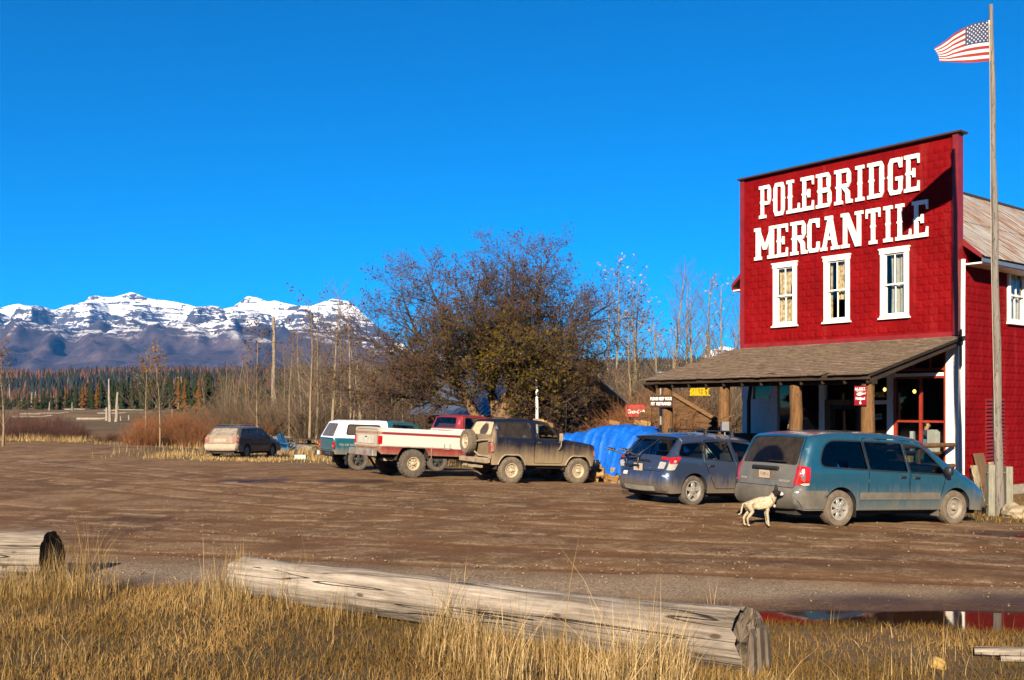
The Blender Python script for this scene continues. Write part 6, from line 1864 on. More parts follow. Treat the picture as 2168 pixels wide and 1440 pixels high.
def leaf_mat(name, cols, trans=0.25):
    t = NT(name); P = t.coord('Object')
    n = t.noise(P, 2.2, 3); w = t.n('ShaderNodeTexWhiteNoise'); 
    v = t.voro(P, 6.0, out='Color')
    c = t.ramp(t.math('ADD', t.math('MULTIPLY', n, 0.5), t.math('MULTIPLY', t.sep(v)[0], 0.5)), [(0.2 + 0.6 * i / max(1, len(cols) - 1), cols[i]) for i in range(len(cols))])
    d = t.n('ShaderNodeBsdfDiffuse'); t.set(d.inputs[0], c)
    tr = t.n('ShaderNodeBsdfTranslucent'); t.set(tr.inputs[0], c)
    mx = t.n('ShaderNodeMixShader'); mx.inputs[0].default_value = trans
    t.t.links.new(d.outputs[0], mx.inputs[1]); t.t.links.new(tr.outputs[0], mx.inputs[2])
    return t.done(mx.outputs[0])

VM = {}
VM['bark_dark'] = plain('rough_grey_brown_bark', (0.055, 0.036, 0.026), 0.95, var=0.4, scale=5, bump=0.6)
VM['bark_trunk'] = plain('ridged_tan_bark', (0.20, 0.115, 0.055), 0.95, var=0.5, scale=7, bump=0.9, stretch=(1, 1, 0.25))
VM['twig_dark'] = plain('dark_purple_twigs', (0.092, 0.054, 0.042), 0.9, var=0.3)
VM['aspen'] = plain('pale_olive_bark', (0.27, 0.20, 0.115), 0.9, var=0.35, scale=3, bump=0.3)
VM['twig_tan'] = plain('tan_twigs', (0.185, 0.125, 0.075), 0.9, var=0.3)
VM['needle'] = leaf_mat('spruce_needles', [(0.0082, 0.0136, 0.0068), (0.0177, 0.0258, 0.0109), (0.0306, 0.0354, 0.0136)], 0.1)
VM['needle2'] = leaf_mat('gold_tinged_needles', [(0.0238, 0.0245, 0.0068), (0.0578, 0.0476, 0.0109), (0.0952, 0.0680, 0.0150)], 0.15)
VM['larch'] = leaf_mat('autumn_larch_needles', [(0.0680, 0.0306, 0.0095), (0.1292, 0.0578, 0.0150)], 0.2)
VM['leaf_green'] = leaf_mat('turning_apple_leaves', [(0.0306, 0.0272, 0.0054), (0.0646, 0.0544, 0.0082), (0.1088, 0.0714, 0.0102)], 0.3)
VM['leaf_brown'] = leaf_mat('dry_brown_leaves', [(0.0340, 0.0150, 0.0095), (0.0714, 0.0306, 0.0136), (0.1020, 0.0510, 0.0204)], 0.25)
VM['leaf_gold'] = leaf_mat('golden_leaves', [(0.1360, 0.0612, 0.0082), (0.2448, 0.1224, 0.0136)], 0.35)
VM['leaf_pale'] = leaf_mat('pale_dry_leaves', [(0.1904, 0.1292, 0.0680), (0.3400, 0.2720, 0.1768)], 0.3)
VM['shrub_red'] = plain('red_brown_shrub_stems', (0.120, 0.046, 0.030), 0.9, var=0.45, scale=1.5)
VM['shrub_rust'] = plain('rust_shrub_stems', (0.27, 0.10, 0.028), 0.9, var=0.45, scale=1.5)
VM['shrub_tan'] = plain('tan_brush_stems', (0.17, 0.112, 0.062), 0.9, var=0.4, scale=1.5)
VM['dead'] = wood('bleached_dead_wood', [(0.20, 0.155, 0.115), (0.36, 0.31, 0.25), (0.52, 0.46, 0.39)], stretch=(6, 6, 0.7), scale=2)
VM['snag'] = wood('grey_weathered_trunk', [(0.20, 0.15, 0.105), (0.34, 0.27, 0.20), (0.46, 0.39, 0.31)], stretch=(6, 6, 0.5), scale=2)

def from_raw(name, vf, mat, smooth=True):
    V, F = vf
    if not F: return None
    return mesh_np(name, np.array(V), np.array(F), mat, smooth)

# ---------------- the big spreading apple tree
def build_big_tree():
    r = random.Random(21)
    X, Y, Z = at(1058, Y=40.0)
    root = empty('apple_tree', (X, Y, Z)); root.scale = (1.10, 1.0, 1.03)
    tag(root, 'large spreading old apple tree, half bare, behind the four-wheel drive', 'tree')
    out = {'mesh': [([], []), ([], []), ([], []), ([], [])], 'tips': []}
    tr = ([], [])
    # two stout stems leaning apart
    stems = [([Vector((0.12, 0, -0.3)), Vector((0.16, 0, 0.5)), Vector((0.24, 0.0, 1.3)), Vector((0.2, 0.1, 2.1)), Vector((0.34, 0.1, 3.0))], [0.52, 0.44, 0.39, 0.36, 0.30]),
             ([Vector((-0.22, -0.15, -0.3)), Vector((-0.34, -0.2, 0.5)), Vector((-0.62, -0.25, 1.5)), Vector((-1.05, -0.25, 2.5)), Vector((-1.6, -0.2, 3.4))], [0.28, 0.23, 0.21, 0.19, 0.16]),
             ([Vector((0.2, 0.2, 1.2)), Vector((-0.1, 0.35, 2.0)), Vector((-0.3, 0.4, 3.0))], [0.24, 0.21, 0.18])]
    for pts, rad in stems: tube_raw(tr[0], tr[1], pts, rad, 10)
    spec = dict(seg=[7, 5, 4, 3], wander=[0.15, 0.22, 0.26, 0.3], lift=[0.02, 0.04, 0.06, 0.05], n=[17, 10, 8, 0], ratio=[0.38, 0.50, 0.52, 0.5], ang=[0.85, 0.85, 0.8, 0.7],
                sides=[6, 4, 3, 3], end=[0.16, 0.3, 0.35, 0.4], start=[0.16, 0.12, 0.10, 0], rr=[0.46, 0.52, 0.58, 0.6], minr=0.0068,
                shape=[lambda t: 1.12 - 0.35 * t, lambda t: 1.1 - 0.5 * t, lambda t: 1.1 - 0.45 * t, lambda t: 1])
    src = [Vector((0.34, 0.1, 3.0)), Vector((0.2, 0.1, 2.2)), Vector((-1.6, -0.2, 3.4)), Vector((-1.05, -0.25, 2.5)), Vector((-0.3, 0.4, 3.0)), Vector((0.26, 0.05, 1.7))]
    ends = [(-2.9, .3, 8.7, 2), (-4.1, -.5, 7.6, 2), (-5.5, .2, 6.2, 2), (-5.9, -.4, 4.7, 3), (-1.7, .6, 8.3, 4), (-0.5, -.4, 7.6, 4), (0.8, .5, 7.7, 0), (0.1, -.8, 7.9, 4), (0.4, -1.6, 5.0, 4), (-0.9, -2.4, 4.6, 3), (-0.2, -1.4, 6.2, 4), (1.9, -.2, 8.6, 0), (2.7, .4, 8.7, 0), (3.6, -.3, 7.7, 0), (4.5, .2, 6.4, 1), (4.7, -.3, 4.9, 1),
            (-5.0, -1.0, 3.2, 3), (4.0, -1.0, 3.3, 5), (-2.4, -2.9, 5.6, 2), (0.9, -3.0, 5.4, 0), (2.8, -2.2, 5.2, 1), (-1.0, -2.2, 7.0, 4), (1.4, -1.8, 7.3, 0), (-3.2, 2.4, 6.6, 2), (2.6, 2.4, 6.8, 0), (0.0, 2.9, 6.4, 4), (-3.6, -1.9, 4.3, 3), (3.4, 1.6, 5.0, 1), (-4.4, 1.2, 5.4, 2), (1.6, -2.6, 3.8, 5)]
    for ex, ey, ez, si in ends:
        p = src[si]; d = Vector((ex, ey, ez)) - p
        L = d.length
        d = (d.normalized() + Vector((0, 0, -0.10))).normalized()
        branch(r, out, p.copy(), d, L * 0.90, 0.025 + 0.0155 * L, 0, spec)
    link('trunk', from_raw('trunk', tr, VM['bark_trunk']), root)
    for k, nm in enumerate(('limbs', 'branches', 'twigs', 'twigs')):
        me = from_raw(nm, out['mesh'][k], VM['bark_dark'] if k < 2 else VM['twig_dark'])
        if me: link(nm if k < 3 else 'fine_twigs', me, root)
    tips = [t[0] for t in out['tips']]
    g, b = [], []
    for p in tips:
        core = math.exp(-(((p.x - 0.5) / 2.6) ** 2 + ((p.z - 3.9) / 1.9) ** 2))
        for q in range(2):
            if r.random() < 0.26 * core + 0.006: g.append(p + rvec(r) * 0.16)
        if r.random() < 0.32: b.append(p + rvec(r) * 0.08)
    link('green_leaves', leaf_mesh('green_leaves', g, 0.062, VM['leaf_green'], r), root)
    link('brown_leaves', leaf_mesh('brown_leaves', b, 0.042, VM['leaf_brown'], r), root)
    print('big tree twigs', len(tips), 'leaves', len(g), len(b))

# ---------------- bare cottonwoods and aspens
def bare_proto(seed, h, leaf=None, leaf_frac=0.0, top=True, spread=1.0):
    r = random.Random(seed)
    root = empty('bare_tree')
    out = {'mesh': [([], []), ([], []), ([], [])], 'tips': []}
    spec = dict(seg=[9, 5, 4], wander=[0.05, 0.12, 0.18], lift=[0.04, 0.10, 0.09], n=[30, 7, 0], ratio=[0.30 * spread, 0.42, 0.5], ang=[0.80, 0.62, 0.5], sides=[6, 3, 3], end=[0.14, 0.3, 0.4], start=[0.20, 0.2, 0],
                rr=[0.36, 0.5, 0.5], minr=0.008, shape=[lambda t: 1.15 - 0.75 * t, lambda t: 1.1 - 0.5 * t, lambda t: 1])
    branch(r, out, Vector((0, 0, -0.2)), Vector((r.uniform(-.05, .05), r.uniform(-.05, .05), 1)).normalized(), h, h * 0.0125, 0, spec)
    link('trunk', from_raw('trunk', out['mesh'][0], VM['aspen']), root)
    cr = link('crown', mesh_np('crown', np.array(out['mesh'][1][0] + out['mesh'][2][0]), np.array(out['mesh'][1][1] + [tuple(i + len(out['mesh'][1][0]) for i in f) for f in out['mesh'][2][1]]), VM['twig_tan'], True), root)
    if leaf and leaf_frac:
        pts = [t[0] + rvec(r) * 0.08 for t in out['tips'] if r.random() < leaf_frac * (1.0 if not top else max(0.0, min(1, (t[0].z / h - 0.62) * 3.2)))]
        if pts: link('leaves', leaf_mesh('leaves', pts, 0.085, leaf, r), root)
    return root

def conifer_proto(seed, h, rad, mat):
    r = random.Random(seed)
    root = empty('conifer_tree')
    MB().tube([(0, 0, -0.3), (0, 0, h * 0.5), (0, 0, h * 0.98)], [h * 0.016, h * 0.010, 0.02], 6, cap=False).build('trunk', VM['bark_dark'], root)
    V, F = [], []
    z = h * 0.07
    while z < h * 0.985:
        t = z / h
        R0 = rad * (1 - t) ** 0.85 * r.uniform(0.55, 1.2) * (0.8 + 0.35 * math.sin(z * 2.1 + seed)) + 0.10
        nb = max(5, int(13 * (1 - t) + 5))
        for k in range(nb):
            a = 2 * math.pi * (k + r.random()) / nb
            if r.random() < 0.12: continue
            L = R0 * r.uniform(0.45, 1.3)
            ca, sa = math.cos(a), math.sin(a)
            droop = -0.25 * L - 0.1 * r.random()
            w = L * 0.26 * r.uniform(0.7, 1.3) + 0.05
            b = len(V)
            z0 = z + r.uniform(-0.15, 0.15)
            # a ragged two-plane spray
            V += [(0.05 * ca, 0.05 * sa, z0 + 0.10), (ca * L * 0.55 - sa * w, sa * L * 0.55 + ca * w, z0 + droop * 0.45 - 0.10), (ca * L, sa * L, z0 + droop * 0.75), (ca * L * 0.55 + sa * w, sa * L * 0.55 - ca * w, z0 + droop * 0.45 - 0.10), (ca * L * 0.6, sa * L * 0.6, z0 + droop * 0.3 + 0.08), (ca * L * 0.62, sa * L * 0.62, z0 + droop * 0.9 - 0.22)]
            F += [(b, b + 1, b + 4), (b + 1, b + 2, b + 4), (b, b + 4, b + 3), (b + 4, b + 2, b + 3), (b + 1, b + 5, b + 2), (b + 3, b + 2, b + 5)]
        z += h * 0.022 + 0.10 * (1 - t)
    link('crown', mesh_np('crown', np.array(V), np.array(F), mat), root)
    return root

def shrub_proto(seed, w, h, mat, n=230, name='shrub'):
    r = random.Random(seed)
    V, F = [], []
    for k in range(n):
        a = r.random() * 6.283; q = math.sqrt(r.random())
        p = Vector((math.cos(a) * q * w * 0.42, math.sin(a) * q * w * 0.42, -0.1))
        d = Vector((math.cos(a) * q * 0.55 + r.gauss(0, .18), math.sin(a) * q * 0.55 + r.gauss(0, .18), 1)).normalized()
        L = h * r.uniform(0.55, 1.1) * (1.08 - 0.35 * q)
        pts = [p]; dd = d
        for i in range(4):
            dd = (dd + rvec(r) * 0.16).normalized(); pts.append(pts[-1] + dd * L / 4)
        ra = 0.012 * h / 2.0
        tube_raw(V, F, pts, [ra, ra * 0.85, ra * 0.7, ra * 0.55, ra * 0.3], 3)
        for j in range(5):
            i = r.randrange(1, 4); q0 = pts[i].lerp(pts[i + 1], r.random())
            nd = (dd + rvec(r) * 0.7).normalized()
            tube_raw(V, F, [q0, q0 + nd * L * 0.14, q0 + (nd + rvec(r) * 0.3) * L * 0.26], [ra * 0.5, ra * 0.4, ra * 0.2], 3)
    root = empty(name)
    link('stems', mesh_np('stems', np.array(V), np.array(F), mat, True), root)
    return root

def scatter(protos, spots, label, cat, group, hbase, r):
    labels = label if isinstance(label, list) else [label] * len(protos)
    """copies of the prototypes; spots: (px or None, Y, height, X)"""
    for k, (x, y, h) in enumerate(spots):
        src = protos[k % len(protos)] if k < len(protos) else r.choice(protos)
        first = not src.get('used')
        o = src if first else copy_tree(src)
        src['used'] = 1
        if 'used' in o.keys() and not first: del o['used']
        s = h / src['h']
        o.location = (x, y, g1(x, y) if y < 400 else 1.9)
        o.rotation_euler = (0, 0, r.random() * 6.28)
        o.scale = (s * r.uniform(0.9, 1.12), s * r.uniform(0.9, 1.12), s)
        tag(o, labels[protos.index(src)], cat, group)
def finish(protos):
    for p in protos:
        for k in ('used', 'h'):
            if k in p.keys(): del p[k]
    for o in COL.objects:
        if 'h' in o.keys() and o.type == 'EMPTY': del o['h']
        if 'used' in o.keys(): del o['used']
def P_(px, Y): return (px - 1084) / FPX * Y
def H_(px, topy, Y):
    x = P_(px, Y); return zat(topy, Y) - g1(x, Y)

def build_trees():
    r = random.Random(77)
    build_big_tree()
    # bare trees, right of the apple tree and behind the store
    pr = []
    for s, (h, lf, fr) in enumerate(((10, VM['leaf_pale'], .5), (10, None, 0), (10, VM['leaf_pale'], .25), (10, None, 0))):
        p = bare_proto(100 + s, h, lf, fr); p['h'] = h * 1.02; pr.append(p)
    sp = []
    for px, ty, Y in ((1312, 548, 62), (1422, 548, 64), (1338, 590, 68), (1475, 585, 66), (1292, 625, 70), (1365, 640, 72), (1398, 640, 60), (1446, 580, 72), (1500, 578, 68), (1532, 590, 63), (1556, 600, 70), (1580, 640, 75),
                      (1330, 660, 57), (1385, 690, 80), (1460, 640, 85), (1515, 650, 84), (1545, 680, 58), (1425, 700, 56), (1270, 690, 74), (1488, 700, 58)):
        sp.append((P_(px, Y), Y, H_(px, ty, Y)))
    scatter(pr, sp, ['slender cottonwood with many pale leaves at its tip beyond the bakery shed', 'slender wholly bare cottonwood, straight, beyond the bakery shed', 'slender cottonwood with few pale leaves beyond the bakery shed', 'slender wholly bare cottonwood with loose branching beyond the bakery shed'], 'tree', 'bare cottonwoods beyond the bakery shed', 10, r)
    pr2 = []
    for s, (h, lf, fr) in enumerate(((8, None, 0), (8, VM['leaf_brown'], .3), (8, None, 0))):
        p = bare_proto(200 + s, h, lf, fr, spread=1.25); p['h'] = h * 1.02; pr2.append(p)
    sp = []
    for px, ty, Y in ((700, 606, 60), (655, 632, 64), (742, 640, 58), (668, 655, 70), (722, 660, 72), (765, 690, 66), (640, 680, 78), (800, 690, 70), (835, 700, 76), (612, 705, 84), (870, 720, 82), (905, 740, 74), (780, 730, 84), (950, 730, 86), (590, 760, 90),
                      (1000, 740, 80), (1120, 735, 84), (1180, 740, 78), (1230, 730, 82), (850, 760, 62)) + tuple((r.uniform(430, 900), r.uniform(752, 812), r.uniform(92, 140)) for _ in range(34)) + tuple((r.uniform(600, 780), r.uniform(690, 760), r.uniform(66, 95)) for _ in range(12)):
        sp.append((P_(px, Y), Y, H_(px, ty, Y)))
    scatter(pr2, sp, ['leafless tan-barked tree with wide branching behind the pickups', 'tan-barked tree with brown leaves at its top behind the pickups', 'leafless tan-barked tree with upswept twigs behind the pickups'], 'tree', 'bare trees behind the pickups', 8, r)
    # a few saplings still holding leaves on the left
    pl = []
    for s, lf in enumerate((VM['leaf_gold'], VM['leaf_brown'])):
        p = bare_proto(300 + s, 6, lf, 0.7, True, 1.35); p['h'] = 6.1; pl.append(p)
    for k, (px, ty, Y, lab) in enumerate(((338, 742, 62, 'sapling with golden leaves at its top, left of the beige estate car'), (545, 695, 64, 'thin sapling with red-brown leaves left of the tall dead trunk'), (6, 735, 58, 'leafy sapling beyond the red shrubs at the road bend'), (308, 760, 66, 'second gold-leaved sapling among the rust shrubs'))):
        n0 = len(COL.objects)
        scatter([pl[(0, 1, 0, 0)[k]]], [(P_(px, Y), Y, H_(px, ty, Y))], lab, 'tree', None, 6, r)
    # golden-green pine right of the apple tree
    pn = bare_proto(41, 9, VM['needle2'], 0.9, False, 1.0); pn.name = 'pine_tree'; pn['h'] = 9.2
    scatter([pn], [(P_(1352, 66), 66, H_(1352, 612, 66))], 'golden green pine among the bare cottonwoods', 'tree', None, 9, r)
    # dark spruces behind the flats
    pc = []
    for s, (rd, mt) in enumerate(((2.0, VM['needle']), (1.6, VM['needle']), (2.3, VM['needle']), (1.7, VM['larch']))):
        p = conifer_proto(50 + s, 11, rd, mt); p['h'] = 11; pc.append(p)
    dark, lar = [], []
    top = lambda px: float(np.interp(px, [-60, 20, 120, 200, 260, 330, 380, 400, 470, 520, 600, 700, 860], [838, 835, 828, 806, 802, 800, 790, 778, 776, 792, 786, 770, 775]))
    px = -60.0
    while px < 400:
        for row in range(2):
            Y = r.uniform(235, 300); q = px + r.uniform(-6, 6)
            (lar if r.random() < 0.13 else dark).append((P_(q, Y), Y, H_(q, top(q) - 6 + abs(r.gauss(0, 11)), Y)))
        px += 7.0
    px = 385.0
    while px < 900:
        for row in range(2):
            Y = r.uniform(150, 210); q = px + r.uniform(-8, 8)
            (lar if r.random() < 0.2 else dark).append((P_(q, Y), Y, H_(q, top(q) + abs(r.gauss(0, 22)), Y)))
        px += 12
    px = 1180.0
    while px < 1620:
        Y = r.uniform(95, 130); q = px + r.uniform(-8, 8)
        dark.append((P_(q, Y), Y, H_(q, 790 + abs(r.gauss(0, 20)), Y)))
        px += 15
    behind = [(r.uniform(-75, 85), r.uniform(-48, -75), r.uniform(15, 22)) for k in range(60)] + [(r.uniform(-62, -95), r.uniform(-45, 26), r.uniform(13, 20)) for k in range(50)]  # unseen spruces, added so that the window glass mirrors something dark
    dark_n = len(dark)
    scatter(pc[:3], dark, ['dark green spruce of middling girth in the belt beyond the flats', 'narrow dark green spruce in the belt beyond the flats', 'broad-skirted dark green spruce in the belt beyond the flats'], 'tree', 'dark spruces beyond the flats', 11, r)
    scatter(pc[:3], behind, 'unseen dark spruce added round the near side of the yard to darken reflections', 'tree', 'unseen spruces added to darken reflections', 11, r)
    scatter(pc[3:], lar, 'orange autumn larch in the belt beyond the stump flats', 'tree', 'orange larches beyond the flats', 11, r)
    # shrubs
    sr = [shrub_proto(60, 2.6, 2.0, VM['shrub_red'], 300), shrub_proto(61, 3.0, 1.8, VM['shrub_red'], 300)]
    for s_ in sr: s_['h'] = 2.0
    sp = []
    for px, ty, Y in ((20, 868, 72), (60, 862, 74), (105, 868, 72), (145, 884, 71), (-30, 865, 71), (-70, 870, 72), (172, 900, 71), (90, 880, 69), (30, 888, 68.5), (130, 893, 69), (205, 915, 68), (235, 912, 69), (262, 914, 70), (-5, 882, 69), (60, 884, 69)):
        sp.append((P_(px, Y), Y, H_(px, ty, Y)))
    scatter(sr, sp, 'dense red-brown leafless shrub at the bend of the dirt road', 'shrub', 'red shrubs at the road bend', 2, r)
    st = [shrub_proto(62, 2.4, 2.0, VM['shrub_rust'], 280), shrub_proto(63, 2.2, 2.0, VM['shrub_tan'], 240)]
    for s_ in st: s_['h'] = 2.0
    sp = []
    for px, ty, Y in ((330, 872, 66), (360, 868, 68), (395, 870, 66), (420, 885, 64), (450, 878, 72), (480, 872, 76), (300, 890, 64), (510, 880, 74), (545, 885, 72), (600, 880, 75), (640, 884, 78)) + tuple((r.uniform(285, 600), r.uniform(862, 880), r.uniform(78, 112)) for _ in range(24)):
        sp.append((P_(px, Y), Y, H_(px, ty, Y)))
    scatter(st[:1], sp, 'rust coloured brushy shrub behind the beige estate car', 'shrub', 'rust shrubs behind the estate car', 2, r)
    sp = []
    for k in range(34):
        px = 1195 + k * 11.5 + r.uniform(-8, 8); Y = r.uniform(54, 66)
        sp.append((P_(px, Y), Y, H_(px, 800 + r.uniform(-15, 40), Y)))
    for k in range(40):
        px = 450 + k * 19 + r.uniform(-8, 8); Y = r.uniform(70, 92)
        sp.append((P_(px, Y), Y, H_(px, 850 + r.uniform(-22, 20), Y)))
    scatter(st[1:], sp, 'tan leafless brush filling the gaps behind the cabin and trees', 'shrub', 'tan brush behind the cabin', 2, r)
    vn = [shrub_proto(64, 1.8, 2.2, VM['shrub_rust'], 330)]; vn[0]['h'] = 2.2
    scatter(vn, [(P_(1318, 38.6), 38.6, 2.3), (P_(1352, 38.2), 38.2, 2.6), (P_(1385, 37.2), 37.2, 3.0), (P_(1408, 36.6), 36.6, 3.1), (P_(1372, 38.6), 38.6, 3.0), (P_(1428, 37.4), 37.4, 2.7)], 'tangled rust-coloured vine by the soda sign and bakery shed', 'vine', 'rust vines by the bakery shed', 2.2, r)
    sm = shrub_proto(65, 0.5, 1.0, VM['shrub_red'], 22); sm['h'] = 1.0
    scatter([sm], [local(-0.55, -0.35)[:2] + (1.35,)], 'small leafless twiggy bush at the corner of the store', 'shrub', None, 1, r)
    finish([])

# ---------------- dead trunks and fallen timber on the flats
def snag_mesh(r, h, rad, name='trunk'):
    n = 8; m = MB()
    pts = []; rads = []
    x = y = 0
    for i in range(n + 1):
        t = i / n
        x += r.uniform(-.02, .02) * h * .3; y += r.uniform(-.02, .02) * h * .3
        pts.append((x, y, -0.2 + (h + 0.2) * t)); rads.append(rad * (1.15 if i == 0 else 1 - 0.45 * t))
    pts.append((x + rad * .25, y, h * 1.03)); rads.append(rad * 0.18)
    m.tube(pts, rads, 9, jit=0.10)
    return m.mesh(name, VM['dead'], 60)
def build_snags():
    r = random.Random(5)
    def snag(px, ty, by, wpx, label, mat=None, lean=0.0, group=None):
        X, Y, Z = at(px, by)
        o = link('dead_trunk', snag_mesh(r, (by - ty) / FPX * Y, wpx / 2 / FPX * Y))
        if mat: o.data.materials[0] = mat
        o.location = (X, Y, Z); o.rotation_euler = (0, lean, 0)
        tag(o, label, 'dead trunk', group)
    snag(577, 676, 905, 11, 'tall bare grey dead trunk beside the beige estate car', VM['snag'])
    snag(233, 806, 895, 7, 'white barkless dead trunk, the taller of the leaning pair on the flats', None, -0.03)
    snag(246, 834, 895, 8, 'white barkless dead trunk leaning right, shorter of the pair on the flats', None, 0.06)
    snag(226, 866, 893, 7, 'stubby white stump at the foot of the leaning dead pair')
    snag(689, 856, 904, 7, 'broad pale broken trunk standing behind the canopy pickup', None)
    snag(735, 868, 892, 4.5, 'small white dead trunk behind the canopy pickup', None)
    snag(822, 885, 903, 5, 'white split stump behind the white pickup bed', None)
    snag(858, 887, 905, 6, 'thick white stump behind the white pickup', None)
    for px, ty, by, w in ((20, 820, 868, 4), (66, 840, 872, 3.5), (73, 838, 872, 3.5), (46, 850, 870, 3), (107, 852, 874, 3), (113, 848, 872, 2.5), (104, 866, 884, 3.5), (126, 860, 872, 3), (153, 866, 884, 3), (296, 853, 880, 4), (273, 882, 892, 4), (256, 884, 893, 4), (200, 858, 870, 2), (347, 852, 876, 3), (377, 864, 884, 3), (365, 870, 890, 4),
                          (391, 848, 874, 2.5), (401, 852, 874, 2.5), (417, 845, 870, 2.5), (389, 812, 878, 3), (172, 872, 880, 3), (237, 842, 870, 3), (251, 870, 884, 3), (471, 858, 876, 3), (520, 862, 884, 3), (330, 862, 880, 2.5), (140, 868, 878, 2.5), (88, 866, 876, 2.5), (190, 872, 880, 3), (218, 868, 880, 3), (612, 858, 880, 3), (776, 866, 886, 3), (905, 870, 890, 3)):
        snag(px, ty, by, w, 'small bleached stump or dead stem out on the flats', None, r.uniform(-.08, .08), 'bleached stumps on the flats')
    for k in range(46):
        px = r.uniform(60, 560) if k < 30 else r.uniform(560, 900); by = r.uniform(872, 893)
        X, Y, Z = at(px, by)
        L = r.uniform(1.5, 6.0); a = r.uniform(-.6, .6)
        m = MB().tube([(-L/2, 0, 0), (-L/6, r.uniform(-.1, .1), .03), (L/5, r.uniform(-.1, .1), .02), (L/2, 0, r.uniform(0, .25))], [.17, .16, .13, .07], 6, jit=.1)
        o = m.build('fallen_timber', VM['dead'], smooth=60, loc=(X, Y, Z + .10), rot=(0, 0, a))
        tag(o, 'bleached fallen timber lying on the dry flats', 'log', 'fallen timber on the flats')

# ---------------- grass
def blades(n, xs, ys, hs, mat, name, width=0.0035, lean=0.35, tone=None, seg=3, wind=(0.06, 0.0)):
    """ribbon blades in one mesh"""
    zs = gz(xs, ys) - 0.01
    a = nr.random(n) * 6.283; ln = np.abs(nr.normal(0, lean, n)); la = nr.random(n) * 6.283
    w = width * (0.6 + 0.8 * nr.random(n))
    t = np.linspace(0, 1, seg + 1)
    V = np.zeros((n, 2 * seg + 1, 3))
    for i in range(seg + 1):
        q = t[i]
        cx = xs + (np.cos(la) * ln + wind[0]) * hs * q ** 1.8; cy = ys + (np.sin(la) * ln + wind[1]) * hs * q ** 1.8
        cz = zs + hs * q * (1 - 0.18 * ln * q)
        ww = w * (1 - q * 0.75)
        if i < seg:
            V[:, 2 * i] = np.stack([cx - np.cos(a) * ww, cy - np.sin(a) * ww, cz], -1)
            V[:, 2 * i + 1] = np.stack([cx + np.cos(a) * ww, cy + np.sin(a) * ww, cz], -1)
        else:
            V[:, 2 * i] = np.stack([cx, cy, cz], -1)
    k = 2 * seg + 1
    b = (np.arange(n) * k)[:, None]
    quads = np.concatenate([b + np.array([[2*i, 2*i+1, 2*i+3, 2*i+2]]) for i in range(seg - 1)], 0)
    tri = b + np.array([[2*seg-2, 2*seg-1, 2*seg]])
    # triangles as degenerate-free fan: split quads so that the mesh has one face size
    q3 = np.concatenate([quads[:, [0, 1, 2]], quads[:, [0, 2, 3]], tri], 0)
    me = mesh_np(name, V.reshape(-1, 3), q3, mat)
    ca = me.color_attributes.new('tone', 'FLOAT_COLOR', 'POINT')
    rv = nr.random(n) if tone is None else tone
    col = np.repeat(np.stack([rv, nr.random(n), np.zeros(n), np.ones(n)], -1), k, 0).astype(np.float32)
    ca.data.foreach_set('color', col.ravel())
    return me
def grass_mat(name, cols):
    t = NT(name); s = t.sep(t.attr('tone'))
    c = t.ramp(s[0], [(i / (len(cols) - 1), c_) for i, c_ in enumerate(cols)])
    c = t.mix(t.math('MULTIPLY', s[1], 0.35), c, tuple(a * 0.55 for a in cols[-1]))
    d = t.n('ShaderNodeBsdfDiffuse'); t.set(d.inputs[0], c)
    tr = t.n('ShaderNodeBsdfTranslucent'); t.set(tr.inputs[0], c)
    mx = t.n('ShaderNodeMixShader'); mx.inputs[0].default_value = 0.25
    t.t.links.new(d.outputs[0], mx.inputs[1]); t.t.links.new(tr.outputs[0], mx.inputs[2])
    return t.done(mx.outputs[0])
LOG_A, LOG_B = np.array([-3.25, 11.7]), np.array([1.98, 8.02])
